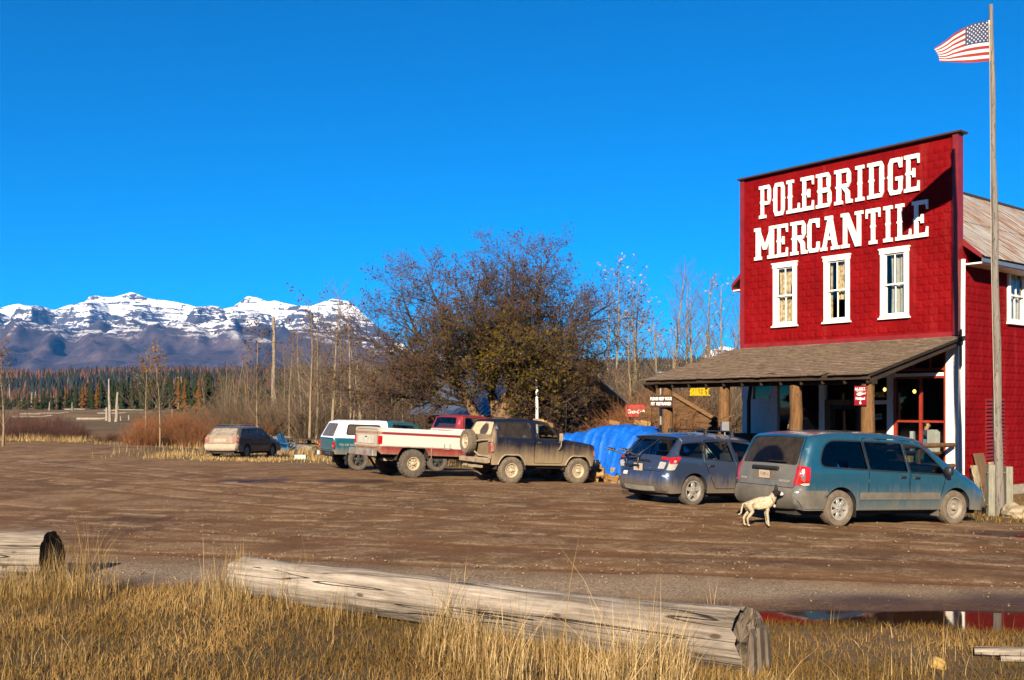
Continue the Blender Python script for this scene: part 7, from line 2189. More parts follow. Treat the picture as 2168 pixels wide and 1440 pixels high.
def build_grass():
    gm = grass_mat('dry_straw_grass', [(0.045, 0.028, 0.007), (0.125, 0.075, 0.022), (0.26, 0.168, 0.062), (0.47, 0.345, 0.18)])
    gg = grass_mat('short_mixed_grass', [(0.028, 0.034, 0.006), (0.070, 0.042, 0.011), (0.15, 0.088, 0.026), (0.29, 0.18, 0.066)])
    def dens(x, y):
        # tall stands in front of the logs, thin near their tops and on the right
        d = 0.25 + 0.9 * vnoise(x, y, 0.9) * vnoise(x + 5, y, 0.35) * 2
        t = ((x - LOG_A[0]) * (LOG_B - LOG_A)[0] + (y - LOG_A[1]) * (LOG_B - LOG_A)[1]) / ((LOG_B - LOG_A) ** 2).sum()
        return d, t
    # tall straw
    n = 150000
    x = -7.5 + 15.5 * nr.random(n); y = 6.2 + 6.6 * nr.random(n)
    keep = np.abs(x) < y * 0.56 + 0.4
    m = 1 - lot_mask(x, y)
    d, t = dens(x, y)
    line = LOG_A[1] + (x - LOG_A[0]) * (LOG_B - LOG_A)[1] / (LOG_B - LOG_A)[0]
    front = np.where(x < LOG_A[0], 12.45, np.where(x < LOG_B[0] + 0.05, line - 0.12, 12))
    right = sstep(x, 1.9, 2.6)
    prob = 0.85 * d * sstep(vnoise(x + 2, y + 8, 0.5) * 0.65 + vnoise(x, y, 1.7) * 0.35, 0.22, 0.62) * m * np.where(x < LOG_B[0] + 0.1, 1.0, 0.10 + 0.5 * sstep(x, 4.2, 5.4) * (1 - sstep(y, 8.3, 9.2)))
    prob = prob * (1 - sstep(y, front - 0.05, front + 0.15))
    prob = prob * (0.35 + 0.9 * np.exp(-((np.abs(line - y) - 0.35) / 0.75) ** 2) * (x > -3.6) + 0.55 * (x < -2.8) + 1.2 * ((x < -4.7) & (y > 11.3)) + 0.6 * sstep(x, -1.5, 0.5) * (x < 2.0))
    lowl = (x < -0.8) * (1 - sstep(y, 9.8, 10.9))          # browner, patchier stretch at the left
    prob = prob * (1 - 0.62 * lowl * sstep(vnoise(x + 31, y, 1.3), 0.25, 0.6))
    keep &= nr.random(n) < prob
    x, y, lowl = x[keep], y[keep], lowl[keep]
    cl = vnoise(x, y, 0.55) * 0.6 + vnoise(x + 11, y, 1.7) * 0.4
    h = (0.09 + 0.36 * nr.random(len(x)) ** 1.3) * (0.30 + 1.7 * sstep(cl, 0.30, 0.75))
    h *= np.where((x > -1.2) & (x < 2.0), 1.25, 1.0) * np.where(x > 2.0, 0.75, 1.0) * np.where((x < -4.5) & (y > 11.0), 1.9, 1.0)
    h = h * (1 - 0.42 * lowl) * np.where(x < -3, 0.85, 0.9)
    tall = nr.random(len(x)) < 0.035; h = np.where(tall, h * 1.35 + 0.18, h)
    tone = np.clip(0.10 + 0.85 * nr.random(len(x)) + 0.5 * (cl - 0.5) + 0.12 * (x > -1) - 0.16 * lowl, 0, 1)
    print('straw', len(x))
    tag(link('dry_grass', blades(len(x), x, y, h, gm, 'dry_grass', 0.0028, 0.34, tone)), 'tall dry straw-coloured grass along the logs of the verge', 'grass', kind='stuff')
    # short green-brown sward
    n = 130000
    x = -7.5 + 15.5 * nr.random(n); y = 6.2 + 7.0 * nr.random(n)
    keep = (np.abs(x) < y * 0.56 + 0.4) & (nr.random(n) < (1 - lot_mask(x, y)) * (0.15 + 1.1 * vnoise(x + 9, y, 0.7)))
    x, y = x[keep], y[keep]
    h = 0.035 + 0.085 * nr.random(len(x))
    tone = np.clip(0.85 * vnoise(x + 4, y + 2, 1.0) + 0.45 * nr.random(len(x)) - 0.1 + 0.12 * (x < 2), 0, 1)
    tag(link('short_grass', blades(len(x), x, y, h, gg, 'short_grass', 0.0040, 0.8, tone, 2)), 'short matted green and brown grass of the near verge', 'grass', kind='stuff')
    # tufts at the flagpole and along the store
    n = 9000
    x = 8.6 + 5.5 * nr.random(n); y = 18.6 + 8.5 * nr.random(n)
    keep = nr.random(n) < (1 - lot_mask(x, y)) * (0.2 + vnoise(x, y, 0.6))
    tt = (x - CX) * E_T[0] + (y - CY) * E_T[1]
    keep &= tt < -0.1
    x, y = x[keep], y[keep]
    tag(link('short_grass', blades(len(x), x, y, 0.05 + 0.10 * nr.random(len(x)), gg, 'yard_grass', 0.007, 0.6, None, 2)), 'thin green-brown grass round the flagpole foot', 'grass', kind='stuff')
    # far straw belts beyond the yard
    n = 110000
    x = -42 + 40 * nr.random(n); y = 40 + 34 * nr.random(n)
    pz = 1084 + x / y * FPX
    keep = nr.random(n) < (1 - lot_mask(x, y)) * (0.10 + 0.95 * (vnoise(x, y, 3.0) > 0.47)) * np.where((x < -17) & (y < 69), 1.0, (1 - 0.55 * (y > 52)))
    x, y = x[keep], y[keep]
    h = (0.12 + 0.42 * nr.random(len(x))) * (0.55 + 0.9 * vnoise(x, y, 2.5)) * np.where((x > -14.5) & (y < 50), 0.35, 1)
    tag(link('dry_grass', blades(len(x), x, y, h, gm, 'far_dry_grass', 0.011, 0.25, np.clip(0.3 + 0.7 * nr.random(len(x)), 0, 1), 2)), 'dry yellow grass belt along the far edge of the yard', 'grass', kind='stuff')

# ---------------- loose stones
def build_stones():
    n = 24000
    x = -9 + 22 * nr.random(n); y = 9.0 + 20 * nr.random(n) ** 1.7
    m = lot_mask(x, y)
    s = vnoise(x * 0.28, y * 1.5, 0.75) * 0.75 + 0.45 * vnoise(x * 0.5, y * 1.2, 0.4)
    band = np.exp(-((y - (12.9 - 0.16 * x)) / 0.55) ** 2) * (x < 3.5)
    keep = (np.abs(x) < y * 0.55 + 0.5) & (nr.random(n) < m * np.clip((s - 0.55) * 2.2 + 0.5 * band, 0.05, 1))
    x, y = x[keep], y[keep]; n = len(x)
    r = 0.005 + 0.020 * nr.random(n) ** 3.0
    base = np.array([(1, 0, 0), (0, 1, 0), (-1, 0, 0), (0, -1, 0), (0, 0, 0.8), (0, 0, -0.5)], float)
    V = base[None] * (0.7 + 0.6 * nr.random((n, 6, 1))) * r[:, None, None]
    a = nr.random(n) * 6.28; ca, sa = np.cos(a)[:, None], np.sin(a)[:, None]
    X = V[..., 0] * ca - V[..., 1] * sa; Yv = V[..., 0] * sa + V[..., 1] * ca
    V = np.stack([X + x[:, None], Yv + y[:, None], V[..., 2] + gz(x, y)[:, None] + r[:, None] * 0.15], -1)
    f = np.array([(0, 1, 4), (1, 2, 4), (2, 3, 4), (3, 0, 4), (1, 0, 5), (2, 1, 5), (3, 2, 5), (0, 3, 5)])
    F = (f[None] + (np.arange(n) * 6)[:, None, None]).reshape(-1, 3)
    t = NT('pale_gravel'); P = t.coord('World')
    c = t.ramp(t.noise(P, 30, 2), [(0.35, (0.08, 0.053, 0.030)), (0.65, (0.22, 0.165, 0.11))])
    tag(link('gravel', mesh_np('gravel', V.reshape(-1, 3), F, t.done(t.bsdf(c, 0.9, spec=0.2)))), 'loose pale gravel scattered over the dirt yard', 'gravel', kind='stuff')

build_trees()
build_snags()
build_grass()
build_stones()
# ------------------------------------------------------------------ logs of the verge
LM = {}
def log_mat():
    t = NT('sun_bleached_log'); P = t.coord()
    g = t.noise(t.mapping(P, scale=(0.35, 8, 8)), 2.6, 8, 0.72, 0.2); b = t.noise(t.mapping(P, scale=(0.5, 1.6, 1.6)), 1.6, 5, 0.6)
    c = t.ramp(t.math('ADD', t.math('MULTIPLY', g, 0.6), t.math('MULTIPLY', b, 0.4)), [(0.34, (0.042, 0.032, 0.025)), (0.45, (0.115, 0.095, 0.078)), (0.54, (0.195, 0.168, 0.142)), (0.68, (0.33, 0.295, 0.255))])
    k = t.noise(t.mapping(P, scale=(0.09, 3.0, 3.0), loc=(3, 1, 7)), 2.2, 2, 0.5, 0.15)
    ck = t.smooth(t.math('ABSOLUTE', t.math('SUBTRACT', k, 0.5)), 0.001, 0.010)
    kn = t.smooth(t.voro(t.mapping(P, scale=(0.9, 2.2, 2.2)), 1.6), 0.10, 0.05)
    c = t.mix(ck, (0.014, 0.010, 0.007), c)
    c = t.mix(t.math('MULTIPLY', kn, 0.8), c, (0.03, 0.02, 0.012))
    return t.done(t.bsdf(c, 0.9, 0, t.bump(t.math('ADD', g, t.math('MULTIPLY', ck, 0.8)), 0.9, 0.03), spec=0.15))
LM['log'] = log_mat()
LM['end'] = wood('shaded_log_end', [(0.030, 0.020, 0.013), (0.075, 0.050, 0.030), (0.14, 0.10, 0.065)], stretch=(6, 6, 1), scale=2.5, bump=0.9)  # shade on the thick log's end face is put into the colour
def log_mesh(a, b, r0, r1, seed, name, ring=26, along=46, split=None, rough=0.05, jag0=0.0, jag1=0.0, bow=0.0):
    """a weathered trunk from a to b (local x runs along it), lumpy, with long drying cracks"""
    r = random.Random(seed)
    L = (Vector(b) - Vector(a)).length
    m = MB()
    ph = [r.uniform(0, 6.28) for _ in range(6)]
    cracks = [(r.uniform(0, 6.28), r.uniform(0.05, 0.5), r.uniform(0.5, 1.0), r.uniform(0.012, 0.03)) for _ in range(7)] if split is None else split
    for i in range(along + 1):
        t = i / along
        rad = r0 + (r1 - r0) * t
        for k in range(ring):
            an = 2 * math.pi * k / ring
            q = rad * (1 + rough * math.sin(2 * an + ph[0] + 2.2 * t) + 0.6 * rough * math.sin(3 * an + ph[1] - 5 * t) + 0.5 * rough * math.sin(9 * t + ph[2] + an))
            q += 0.012 * (mnoise.noise(Vector((t * L * 2.2, math.cos(an) * 1.6, math.sin(an) * 1.6 + seed))))
            for ca, t0, t1, dp in cracks:
                d = abs((an - ca - 0.35 * (t - 0.5) + math.pi) % (2 * math.pi) - math.pi)
                if t0 <= t <= t1 and d < 0.13: q -= dp * (1 - d / 0.13)
            x = t * L
            if i == 0: x += jag0 * (0.5 + 0.5 * math.sin(3 * an + ph[3])) * r.uniform(0.5, 1.2)
            if i == along: x -= jag1 * (0.5 + 0.5 * math.sin(2 * an + ph[4])) * r.uniform(0.4, 1.2)
            m.v.append((x, q * math.cos(an), q * math.sin(an) + bow * math.sin(math.pi * t)))
    for i in range(along):
        for k in range(ring):
            k2 = (k + 1) % ring
            m.f.append((i*ring + k, i*ring + k2, (i+1)*ring + k2, (i+1)*ring + k))
    return m, L, ring, along
def put_log(name, a, b, r0, r1, seed, label, mat=None, sink=0.0, end_mat=None, group=None, **kw):
    m, L, ring, along = log_mesh(a, b, r0, r1, seed, name, **kw)
    o = empty(name, a)
    d = Vector(b) - Vector(a)
    o.rotation_euler = d.to_track_quat('X', 'Z').to_euler()
    bo = m.build('bark_face', mat or LM['log'], o, smooth=55)
    for i, x in ((0, 0), (along, 1)):
        e = MB(); c = Vector((0, 0, 0)); P = [Vector(m.v[i * ring + k]) for k in range(ring)]
        c = sum(P, Vector()) / ring
        inn = [c + (p - c) * 0.55 + Vector(((0.04 if x == 0 else -0.04) * (1 + (k % 3) * .4), 0, 0)) for k, p in enumerate(P)]
        c2 = c + Vector((0.05 if x == 0 else -0.05, 0, 0))
        e.v = [tuple(p) for p in P] + [tuple(p) for p in inn] + [tuple(c2)]
        for k in range(ring):
            k2 = (k + 1) % ring
            e.f.append((k, k2, ring + k2, ring + k)); e.f.append((ring + k, ring + k2, 2 * ring))
        e.build('cut_end', end_mat or LM['end'], o)
    tag(o, label, 'log', group)
    return o
def build_logs():
    ax, ay = LOG_A; bx, by = LOG_B
    o = put_log('weathered_log', (ax, ay, g1(ax, ay) + 0.20), (bx, by, g1(bx, by) + 0.21), 0.235, 0.285, 3, 'long bleached grey log lying in the dry grass of the verge', jag0=0.35, jag1=0.16, rough=0.085, end_mat=wood('split_grey_log_end', [(0.05, 0.038, 0.028), (0.15, 0.115, 0.085), (0.28, 0.23, 0.18)], stretch=(7, 7, 1), scale=2.5, bump=0.9),
                split=[(1.15, 0.0, 0.62, 0.035), (2.6, 0.1, 0.9, 0.02), (0.4, 0.45, 1.0, 0.03), (5.6, 0.2, 1.0, 0.02), (-0.75 + 6.28, 0.5, 1.0, 0.02), (1.9, 0.5, 1.0, 0.022), (-2.4 + 6.28, 0.0, 1.0, 0.02), (1.5, 0.72, 1.0, 0.03)], along=70, ring=34)
    # splintered slabs standing at the broken right-hand end
    d = Vector((bx - ax, by - ay, 0)).normalized()
    for k, (s, h, w) in enumerate(((-0.16, .40, .10), (0.02, .46, .12), (0.17, .38, .09))):
        n = Vector((-d.y, d.x, 0))
        p = Vector((bx, by, g1(bx, by))) + n * s + d * 0.05
        MB().prism([(-.03, -.05), (.05, -.05), (.03, h * .8), (.0, h), (-.02, h * .7)], -w / 2, w / 2).build('splinter', bpy.data.materials['split_grey_log_end'], o, bevel=.012)
        ch = o.children[-1] if o.children else None
    mw = o.matrix_basis.inverted()
    k = 0
    for ch in [c for c in COL.objects if c.parent == o and c.name.startswith('splinter')]:
        s = (-0.17, 0.0, 0.16)[k]; k += 1
        p = Vector((bx, by, g1(bx, by) - 0.02)) + Vector((-d.y, d.x, 0)) * s + d * 0.03
        ch.location = mw @ p
        ch.rotation_euler = (mw.to_3x3() @ Matrix.Rotation(math.atan2(d.y, d.x), 3, 'Z') @ Matrix.Rotation(0.06 * (k - 2), 3, 'X')).to_euler()
    x, y, z = at(112, 1228)
    put_log('weathered_log', (x - 6.5, y + 0.35, g1(x - 6.5, y + .35) + 0.30), (x, y, z + 0.31), 0.33, 0.335, 8, 'thick sawn grey log with a cut end coloured shade-dark in tall straw', jag1=0.025, rough=0.05, end_mat=LM['end'], along=60, ring=40, split=[(0.9, 0.3, 1.0, .03), (2.2, 0.0, 1.0, .035), (2.75, 0.4, 1.0, .03), (3.3, 0.2, 1.0, .04), (1.5, 0.6, 1.0, .025)])
    # bits of wood and a stone at the right
    rr = random.Random(2)
    x, y, z = at(2128, Y=8.55)
    put_log('broken_branch', (x - .25, y + .05, z + .05), (x + .5, y - .12, z + .08), .035, .05, 12, 'short broken piece of pale branch lying in the verge grass', along=10, ring=8)
    put_log('broken_branch', (x - .12, y - .15, z + .04), (x + .45, y - .25, z + .05), .03, .03, 13, 'second pale stick lying beside the broken branch', along=10, ring=8)
    # logs further off beside the estate car and picnic tables
    a = at(384, 938); b = at(446, 930)
    put_log('barrier_log', (a[0], a[1], a[2] + .22), (b[0], b[1] + 1.0, b[2] + .22), .22, .25, 20, 'grey barrier log left of the beige estate car', along=16, ring=14)
    a = at(592, 951); b = at(668, 964)
    put_log('barrier_log', (a[0], a[1], a[2] + .25), (b[0], b[1], b[2] + .25), .27, .24, 21, 'grey barrier log between the estate car and the canopy pickup', along=16, ring=14)
    a = at(574, 938, dz=.2); b = at(612, 936, dz=.2)
    put_log('barrier_log', a, b, .24, .22, 22, 'short barrier log just in front of the picnic tables', along=12, ring=14)

def rock(name, loc, s, seed, label, col=(0.30, 0.22, 0.12)):
    r = random.Random(seed)
    bm = bmesh.new(); bmesh.ops.create_icosphere(bm, subdivisions=3, radius=1)
    for v in bm.verts:
        n = mnoise.noise(v.co * 1.1 + Vector((seed, 0, 0))) * .35 + mnoise.noise(v.co * 2.7 + Vector((0, seed, 0))) * .16
        v.co *= 1 + n
        v.co = Vector((v.co.x * s[0], v.co.y * s[1], max(v.co.z, -.5) * s[2]))
    me = bpy.data.meshes.new(name); bm.to_mesh(me); bm.free()
    me.materials.append(plain(name + '_stone', col, .9, var=.35, scale=4, bump=.7))
    return tag(link(name, me, loc=loc, rot=(0, 0, r.random() * 6)), label, 'stone')

# ------------------------------------------------------------------ flagpole and flag
def build_flag():
    X, Y, Z = at(2116, 1092)
    wd = wood('weathered_flagpole', [(0.13, 0.112, 0.095), (0.23, 0.205, 0.18), (0.34, 0.31, 0.275)], stretch=(7, 7, 0.5), scale=2.5)
    topz = zat(10, Y); dx = (2098.5 - 2116) / FPX * Y
    p = empty('flagpole', (X, Y, Z))
    tag(p, 'tall weathered wooden flagpole braced by two posts at its foot', 'flagpole')
    H = topz - Z; n = 14
    pts = [(dx * (i / n) + .012 * math.sin(i * 1.7), .01 * math.sin(i * 2.1), -0.3 + (H + .3) * i / n) for i in range(n + 1)]
    MB().tube(pts, [.110 - .068 * i / n for i in range(n + 1)], 12, jit=.03).build('pole', wd, p, smooth=60)
    for sx, hh in ((-.20, 1.16), (.20, 1.12)):
        MB().box(sx - .075, sx + .075, -.07, .07, -.3, hh).build('brace_post', plain('grey_green_brace_timber', (.26, .25, .19), .85, var=.3, bump=.3, stretch=(4, 4, .6)), p, bevel=.008)
    MB().tube([(-.30, -.02, .98), (.30, -.02, .98)], .018, 6).tube([(-.30, -.02, .25), (.30, -.02, .25)], .018, 6).build('bolt', SM['galv'], p)
    MB().tube([(-.13, -.06, 1.7), (-.115 + dx * .5, -.05, H * .5), (dx - .06, -.05, H - .45)], .007, 5).build('halyard', plain('pale_rope', (.50, .44, .34), .9), p)
    # flag: waves away from the pole to the left, drooping at its fly
    ht = zat(44, Y) - Z; hb = zat(131, Y) - Z
    f = empty('flag', (X, Y, Z))
    tag(f, 'stars and stripes flag flying from the wooden flagpole', 'flag')
    xp = lambda z: dx * z / H - .075
    Lf, hf = 1.62, ht - hb
    def fp(u, v, off=0.0):
        """u 0..1 from hoist to fly, v 0..1 from top to bottom"""
        z = ht - v * hf
        x = xp(z) - Lf * (.80 * u - .06 * u * u) + .05 * math.sin(5 * u) * (v - .5)
        u0_ = max(u, 0.0)
        top_drop = (1 - v) * (0.50 * u0_ ** 1.15 * hf + .22 * hf * max(0, u - .62) * 2.0)
        z2 = z - top_drop + .035 * math.sin(7.5 * u - 2.2 * v) * u - v * .05 * u
        y = -.03 - .16 * math.sin(5.6 * u + 2.4 * v) * u0_ ** .7 - .10 * u * (v - .4)
        e = 1e-3
        return Vector((x, y + off, z2))
    red = plain('flag_red_cloth', (.30, .006, .014), .8, var=.12); wht = plain('flag_white_cloth', (.78, .75, .72), .8, var=.05); blu = plain('flag_blue_cloth', (.012, .035, .13), .8, var=.12)
    nu = 40
    for k in range(13):
        v0, v1 = k / 13, (k + 1) / 13
        u0 = .42 if k < 7 else 0.0
        g = MB(); nn = int(nu * (1 - u0)); rv = 3
        for j in range(rv + 1):
            for i in range(nn + 1): g.v.append(tuple(fp(u0 + (1 - u0) * i / nn, v0 + (v1 - v0) * j / rv)))
        for j in range(rv):
            for i in range(nn):
                q = j * (nn + 1) + i; g.f.append((q, q + 1, q + nn + 2, q + nn + 1))
        g.build('stripe', red if k % 2 == 0 else wht, f, smooth=180)
    g = MB(); nn, rv = 18, 14
    for j in range(rv + 1):
        for i in range(nn + 1): g.v.append(tuple(fp(.42 * i / nn, 7 / 13 * j / rv)))
    for j in range(rv):
        for i in range(nn):
            q = j * (nn + 1) + i; g.f.append((q, q + 1, q + nn + 2, q + nn + 1))
    g.build('canton', blu, f, smooth=180)
    st = MB()
    for row in range(9):
        for c in range(6 if row % 2 == 0 else 5):
            u = .42 * ((2 * c + 1 + (row % 2)) / 12); v = 7 / 13 * (row + 1) / 10
            for off in (-.006, .006):
                P = []
                for q in range(10):
                    a = math.pi / 2 + q * math.pi / 5; rr = .028 if q % 2 == 0 else .0115
                    P.append(tuple(fp(u - rr * math.cos(a) / Lf, v - rr * math.sin(a) / hf, off)))
                st.poly(P)
    tag(st.build('stars', wht, f), kind='stuff')
    g = MB(); 
    for j in range(9): g.v += [tuple(fp(-.018, j / 8, -.002)), tuple(fp(.006, j / 8, -.006))]
    for j in range(8): g.f.append((2*j, 2*j+1, 2*j+3, 2*j+2))
    g.build('hoist_band', wht, f)
    rock('pale_boulder', (X + .12, Y - .42, Z + .10), (.34, .26, .24), 3, 'pale boulder wedged against the foot of the flagpole', (.42, .34, .22))
    # boards leaning on the store wall behind the pole
    for k, (px, w, h, col, lab) in enumerate(((2078, .36, 1.0, (.42, .34, .20), 'pale plank leaning on the red side wall'), (2096, .55, 1.32, (.16, .085, .035), 'brown board leaning on the red side wall'), (2135, .26, 1.05, (.45, .33, .17), 'narrow tan board leaning on the wall behind the flagpole'))):
        t_ = -.40; dpt = {2078: .55, 2096: .95, 2135: 1.55}[px]
        x, y, _ = local(t_, -dpt)
        o = MB().cbox((0, 0, h / 2), (w, .04, h)).build('leaning_board', plain('board_%d' % px, col, .85, var=.3, bump=.3, stretch=(3, 3, .6)), bevel=.004, loc=(x, y, g1(x, y) - .02), rot=(R(-14), 0, STORE_ROT - R(90)))
        tag(o, lab, 'board')

# ------------------------------------------------------------------ signs of the store
def board(name, size, mat, loc, rz, label, cat='sign'):
    o = MB().cbox((0, 0, 0), size).build(name, mat, bevel=.004, loc=loc, rot=(0, 0, rz))
    return tag(o, label, cat)
def build_signs():
    rz = STORE_ROT - math.pi          # text boards: local -y faces outward from the shop front
    yl = plain('yellow_sign_paint', (.80, .55, .005), .5, var=.08); wt = SM['white']
    t0, _ = fac(1461, 823, 4.52); t1, _ = fac(1502, 823, 4.52); _, zt = fac(1480, 815, 4.52); _, zb = fac(1480, 831, 4.52)
    x, y, _ = local((t0 + t1) / 2, 4.52)
    s = empty('bakery_sign', (x, y, zb - .09), rz)
    tag(s, 'yellow cut-out sign reading BAKERY hanging from the porch beam', 'sign')
    w = t0 - t1; cw = w / 6
    for k, ch in enumerate('BAKERY'):
        me = letter_mesh(ch, cw * .94, zt - zb, 0, .05, yl)
        o = link('letter', me, s, loc=(-w / 2 + cw * k, .03, 0), rot=(0, 0, math.pi))
    MB().box(-w / 2, w / 2, .018, .034, -.01, .02).box(-w/2, w/2, .018, .034, zt - zb - .02, zt - zb + .01).build('backing_bar', yl, s)
    for q in (-.3, .3): MB().tube([(q, .025, zt - zb - .01), (q, .025, zt - zb + .16)], .006, 5).build('hanging_wire', SM['dark'], s)
    # pet sign on the left post
    tp, _ = fac(1406, 849, 4.66); _, zt = fac(1406, 837, 4.66); _, zb = fac(1406, 862.5, 4.66)
    x, y, _ = local(6.52, 4.66)
    w = .88
    b = board('pet_sign', (w, .03, zt - zb), plain('brown_sign_paint', (.060, .022, .016), .7, var=.25), (x, y, (zt + zb) / 2), rz, 'brown wooden sign asking to keep your pet restrained on the porch post')
    put_text('PLEASE KEEP YOUR', .125, wt, b, (0, -.019, .072), extrude=.002, bold=.004, xs=.78)
    put_text('PET  RESTRAINED', .125, wt, b, (0, -.019, -.075), extrude=.002, bold=.004, xs=.80)
    # helipad sign on the right post
    x, y, _ = local(.09, 4.64)
    _, zt = fac(1829, 817, 4.64); _, zb = fac(1829, 858.5, 4.64)
    h = zt - zb; w = .335
    b = board('helipad_sign', (w, .012, h), plain('crimson_sign_enamel', (.30, .008, .020), .35, var=.1), (x, y, (zt + zb) / 2), rz, 'crimson A.L.E.R.T. Helipad 6 sign on the porch corner post')
    put_text('A.L.E.R.T.', .085, wt, b, (0, -.0085, h * .345), extrude=.001, bold=.003, xs=.86)
    put_text('Helipad', .092, wt, b, (0, -.0085, -h * .145), extrude=.001, bold=.003, xs=.88)
    put_text('6', .11, wt, b, (0, -.0085, -h * .36), extrude=.001, bold=.003)
    MB().box(-.13, .13, -.0085, -.0065, h * .25, h * .262).build('rule_line', wt, b)
    m = MB()
    body = [(-.10, .0), (-.085, -.028), (-.045, -.040), (.02, -.036), (.055, -.012), (.135, .004), (.135, .018), (.05, .022), (.0, .035), (-.06, .030)]
    m.prism([(p[0], p[1] + h * .09) for p in body], -.0085, -.0066)
    m.prism([(-.11, h * .09 + .052), (.07, h * .09 + .044), (.07, h * .09 + .050), (-.11, h * .09 + .058)], -.0085, -.0066)
    m.prism([(.125, h * .09 - .01), (.148, h * .09 + .045), (.138, h * .09 + .045), (.118, h * .09 - .01)], -.0089, -.0070)
    m.prism([(-.02, h * .09 + .033), (.0, h * .09 + .033), (-.006, h * .09 + .052), (-.014, h * .09 + .052)], -.0080, -.0067)
    m.build('helicopter_symbol', wt, b)
    # OPEN card in the side light
    x, y, _ = local(2.40, -.012)
    b = board('open_sign', (.30, .008, .17), plain('grey_card', (.42, .42, .38), .7), (x, y, 1.92), rz, 'small grey card reading OPEN in the glass beside the door')
    b.rotation_euler = (0, R(-7), rz)
    put_text('OPEN', .115, SM['dark'], b, (0, -.0055, 0), extrude=.001, bold=.003)

# ------------------------------------------------------------------ cabin, shed, wood pile
def build_cabin():
    rz = STORE_ROT
    ax, ay = -.54, 47.0
    base = g1(ax, ay)
    root = empty('log_cabin', (ax, ay, base), rz)
    tag(root, 'dark log cabin with a metal roof coloured with blue sky reflection behind the apple tree', 'cabin')
    # local x = away to the left (length), local -y = into the depth (the gable runs this way)
    Lc, Wc, ze, zr = 6.6, 8.4, 2.55, 5.1
    lg = wood('dark_old_log', [(.018, .012, .008), (.045, .028, .016), (.085, .054, .030)], stretch=(.6, 7, 7), scale=2)
    lgy = wood('dark_old_log_cross', [(.018, .012, .008), (.045, .028, .016), (.085, .054, .030)], stretch=(7, .6, 7), scale=2)
    for k in range(12):
        z = .12 + k * .215
        MB().tube([(.25, -.35, z), (Lc, -.35, z)], .112, 8).build('wall_log', lg, root, smooth=60)
        MB().tube([(.30, -.10, z + .1), (.30, -Wc + .1, z + .1)], .112, 8).build('wall_log', lgy, root, smooth=60)
    for k in range(11):
        z = ze + .16 + k * .215
        half = (zr - z) / (zr - ze) * Wc / 2 - .15
        if half > .2: MB().tube([(.30, -Wc / 2 + half, z + .05), (.30, -Wc / 2 - half, z + .05)], .112, 8).build('gable_log', lgy, root, smooth=60)
    MB().box(Lc - .1, Lc, -Wc + .3, -.35, 0, ze).box(.3, Lc, -Wc + .2, -Wc + .3, 0, ze).build('rear_wall', lg, root)
    mt = NT('sky_tinted_metal_roof'); P = mt.coord('Object')
    c = mt.ramp(mt.noise(mt.mapping(P, scale=(5, .6, .6)), 1.3, 5), [(.3, (.07, .09, .13)), (.7, (.14, .17, .23))])  # sky reflection and shade put into the roof as a blue base colour
    mroof = mt.done(mt.bsdf(c, .35, .55))
    for sg in (0, 1):
        y0, y1 = (.55, -Wc / 2) if sg == 0 else (-Wc - .55, -Wc / 2)
        zz0 = ze - (zr - ze) / (Wc / 2) * .55
        rf = MB().quadbox([(-.6, y0, zz0), (Lc + .8, y0, zz0), (Lc + .8, y1, zr), (-.6, y1, zr), (-.6, y0, zz0 + .06), (Lc + .8, y0, zz0 + .06), (Lc + .8, y1, zr + .06), (-.6, y1, zr + .06)]).build('roof', mroof, root)
        for k in range(18):
            x = -.55 + k * (Lc + 1.3) / 17
            MB().bar((x, y0, zz0 + .075), (x, y1, zr + .075), .03, .03).build('roof_seam', mroof, rf)
    # porch post under the long eave
    for x in (Lc + .5, 3.4, .4): MB().tube([(x, .35, -.2), (x, .35, 2.25)], .08, 8).build('post', lg, root)
    MB().box(2.2, 3.1, -.46, -.455 + .24, 0, 2.0).build('door', SM['dark'], root)
    w = empty('window', (0, 0, 0), 0, root)
    MB().box(4.2, 5.2, -.30, -.225, 1.0, 1.9).build('pane', SM['dark'], w)
    # soda sign on a lean-to wall of rough boards to the right
    rzs = STORE_ROT - math.pi
    def soda():
        red = plain('faded_red_enamel', (.42, .030, .022), .5, var=.35, scale=3)
        X, Y, _ = at(1345, Y=36.9)
        o = MB().cbox((0, 0, 0), (.74, .02, .46)).build('soda_sign', red, bevel=.003, loc=(X, Y, zat(870, Y)), rot=(0, 0, R(6)))
        tag(o, 'faded red enamel soda sign with white script by the vines', 'sign')
        put_text('Coca-Cola', .20, SM['white'], o, (0, -.013, -.03), extrude=.002, shear=.45, xs=.78, bold=.002)
        MB().tube([(-.3, .03, -1.6), (-.3, .03, .2)], .03, 6).tube([(.3, .03, -1.6), (.3, .03, .2)], .03, 6).build('sign_post', SM['beam'], o)
    soda()
    # dark board wall behind the vines
    bw = wood('dark_shed_boards', [(.022, .013, .008), (.055, .032, .018), (.10, .062, .034)], stretch=(.7, 6, 6), scale=2)
    X, Y, Z = at(1200, Y=41.0)
    sh = empty('board_fence', (X, Y, Z), R(-4))
    tag(sh, 'dark weathered board wall behind the blue tarp and vines', 'wall')
    for k in range(9): MB().box(0, 4.4, -.02, .02, .02 + k * .20, .205 + k * .20).build('board', bw, sh)
    for q in (0.1, 2.2, 4.3): MB().box(q - .05, q + .05, .02, .12, -.2, 2.0).build('post', bw, sh)
    # bakery shed: low gable of warm brown boards
    br = wood('brown_shed_boards', [(.060, .028, .012), (.135, .068, .028), (.22, .12, .055)], stretch=(.6, 7, 7), scale=2.2)
    Ys = 35.5
    x0 = P_(1392, Ys); zr_ = zat(812, Ys); ze_ = zat(893, Ys); x1 = P_(1528, Ys)
    gz0 = g1(x0, Ys)
    s = empty('bakery_shed', (x0, Ys, gz0), 0)
    tag(s, 'low brown board shed with a sloping roof edge beside the porch', 'shed')
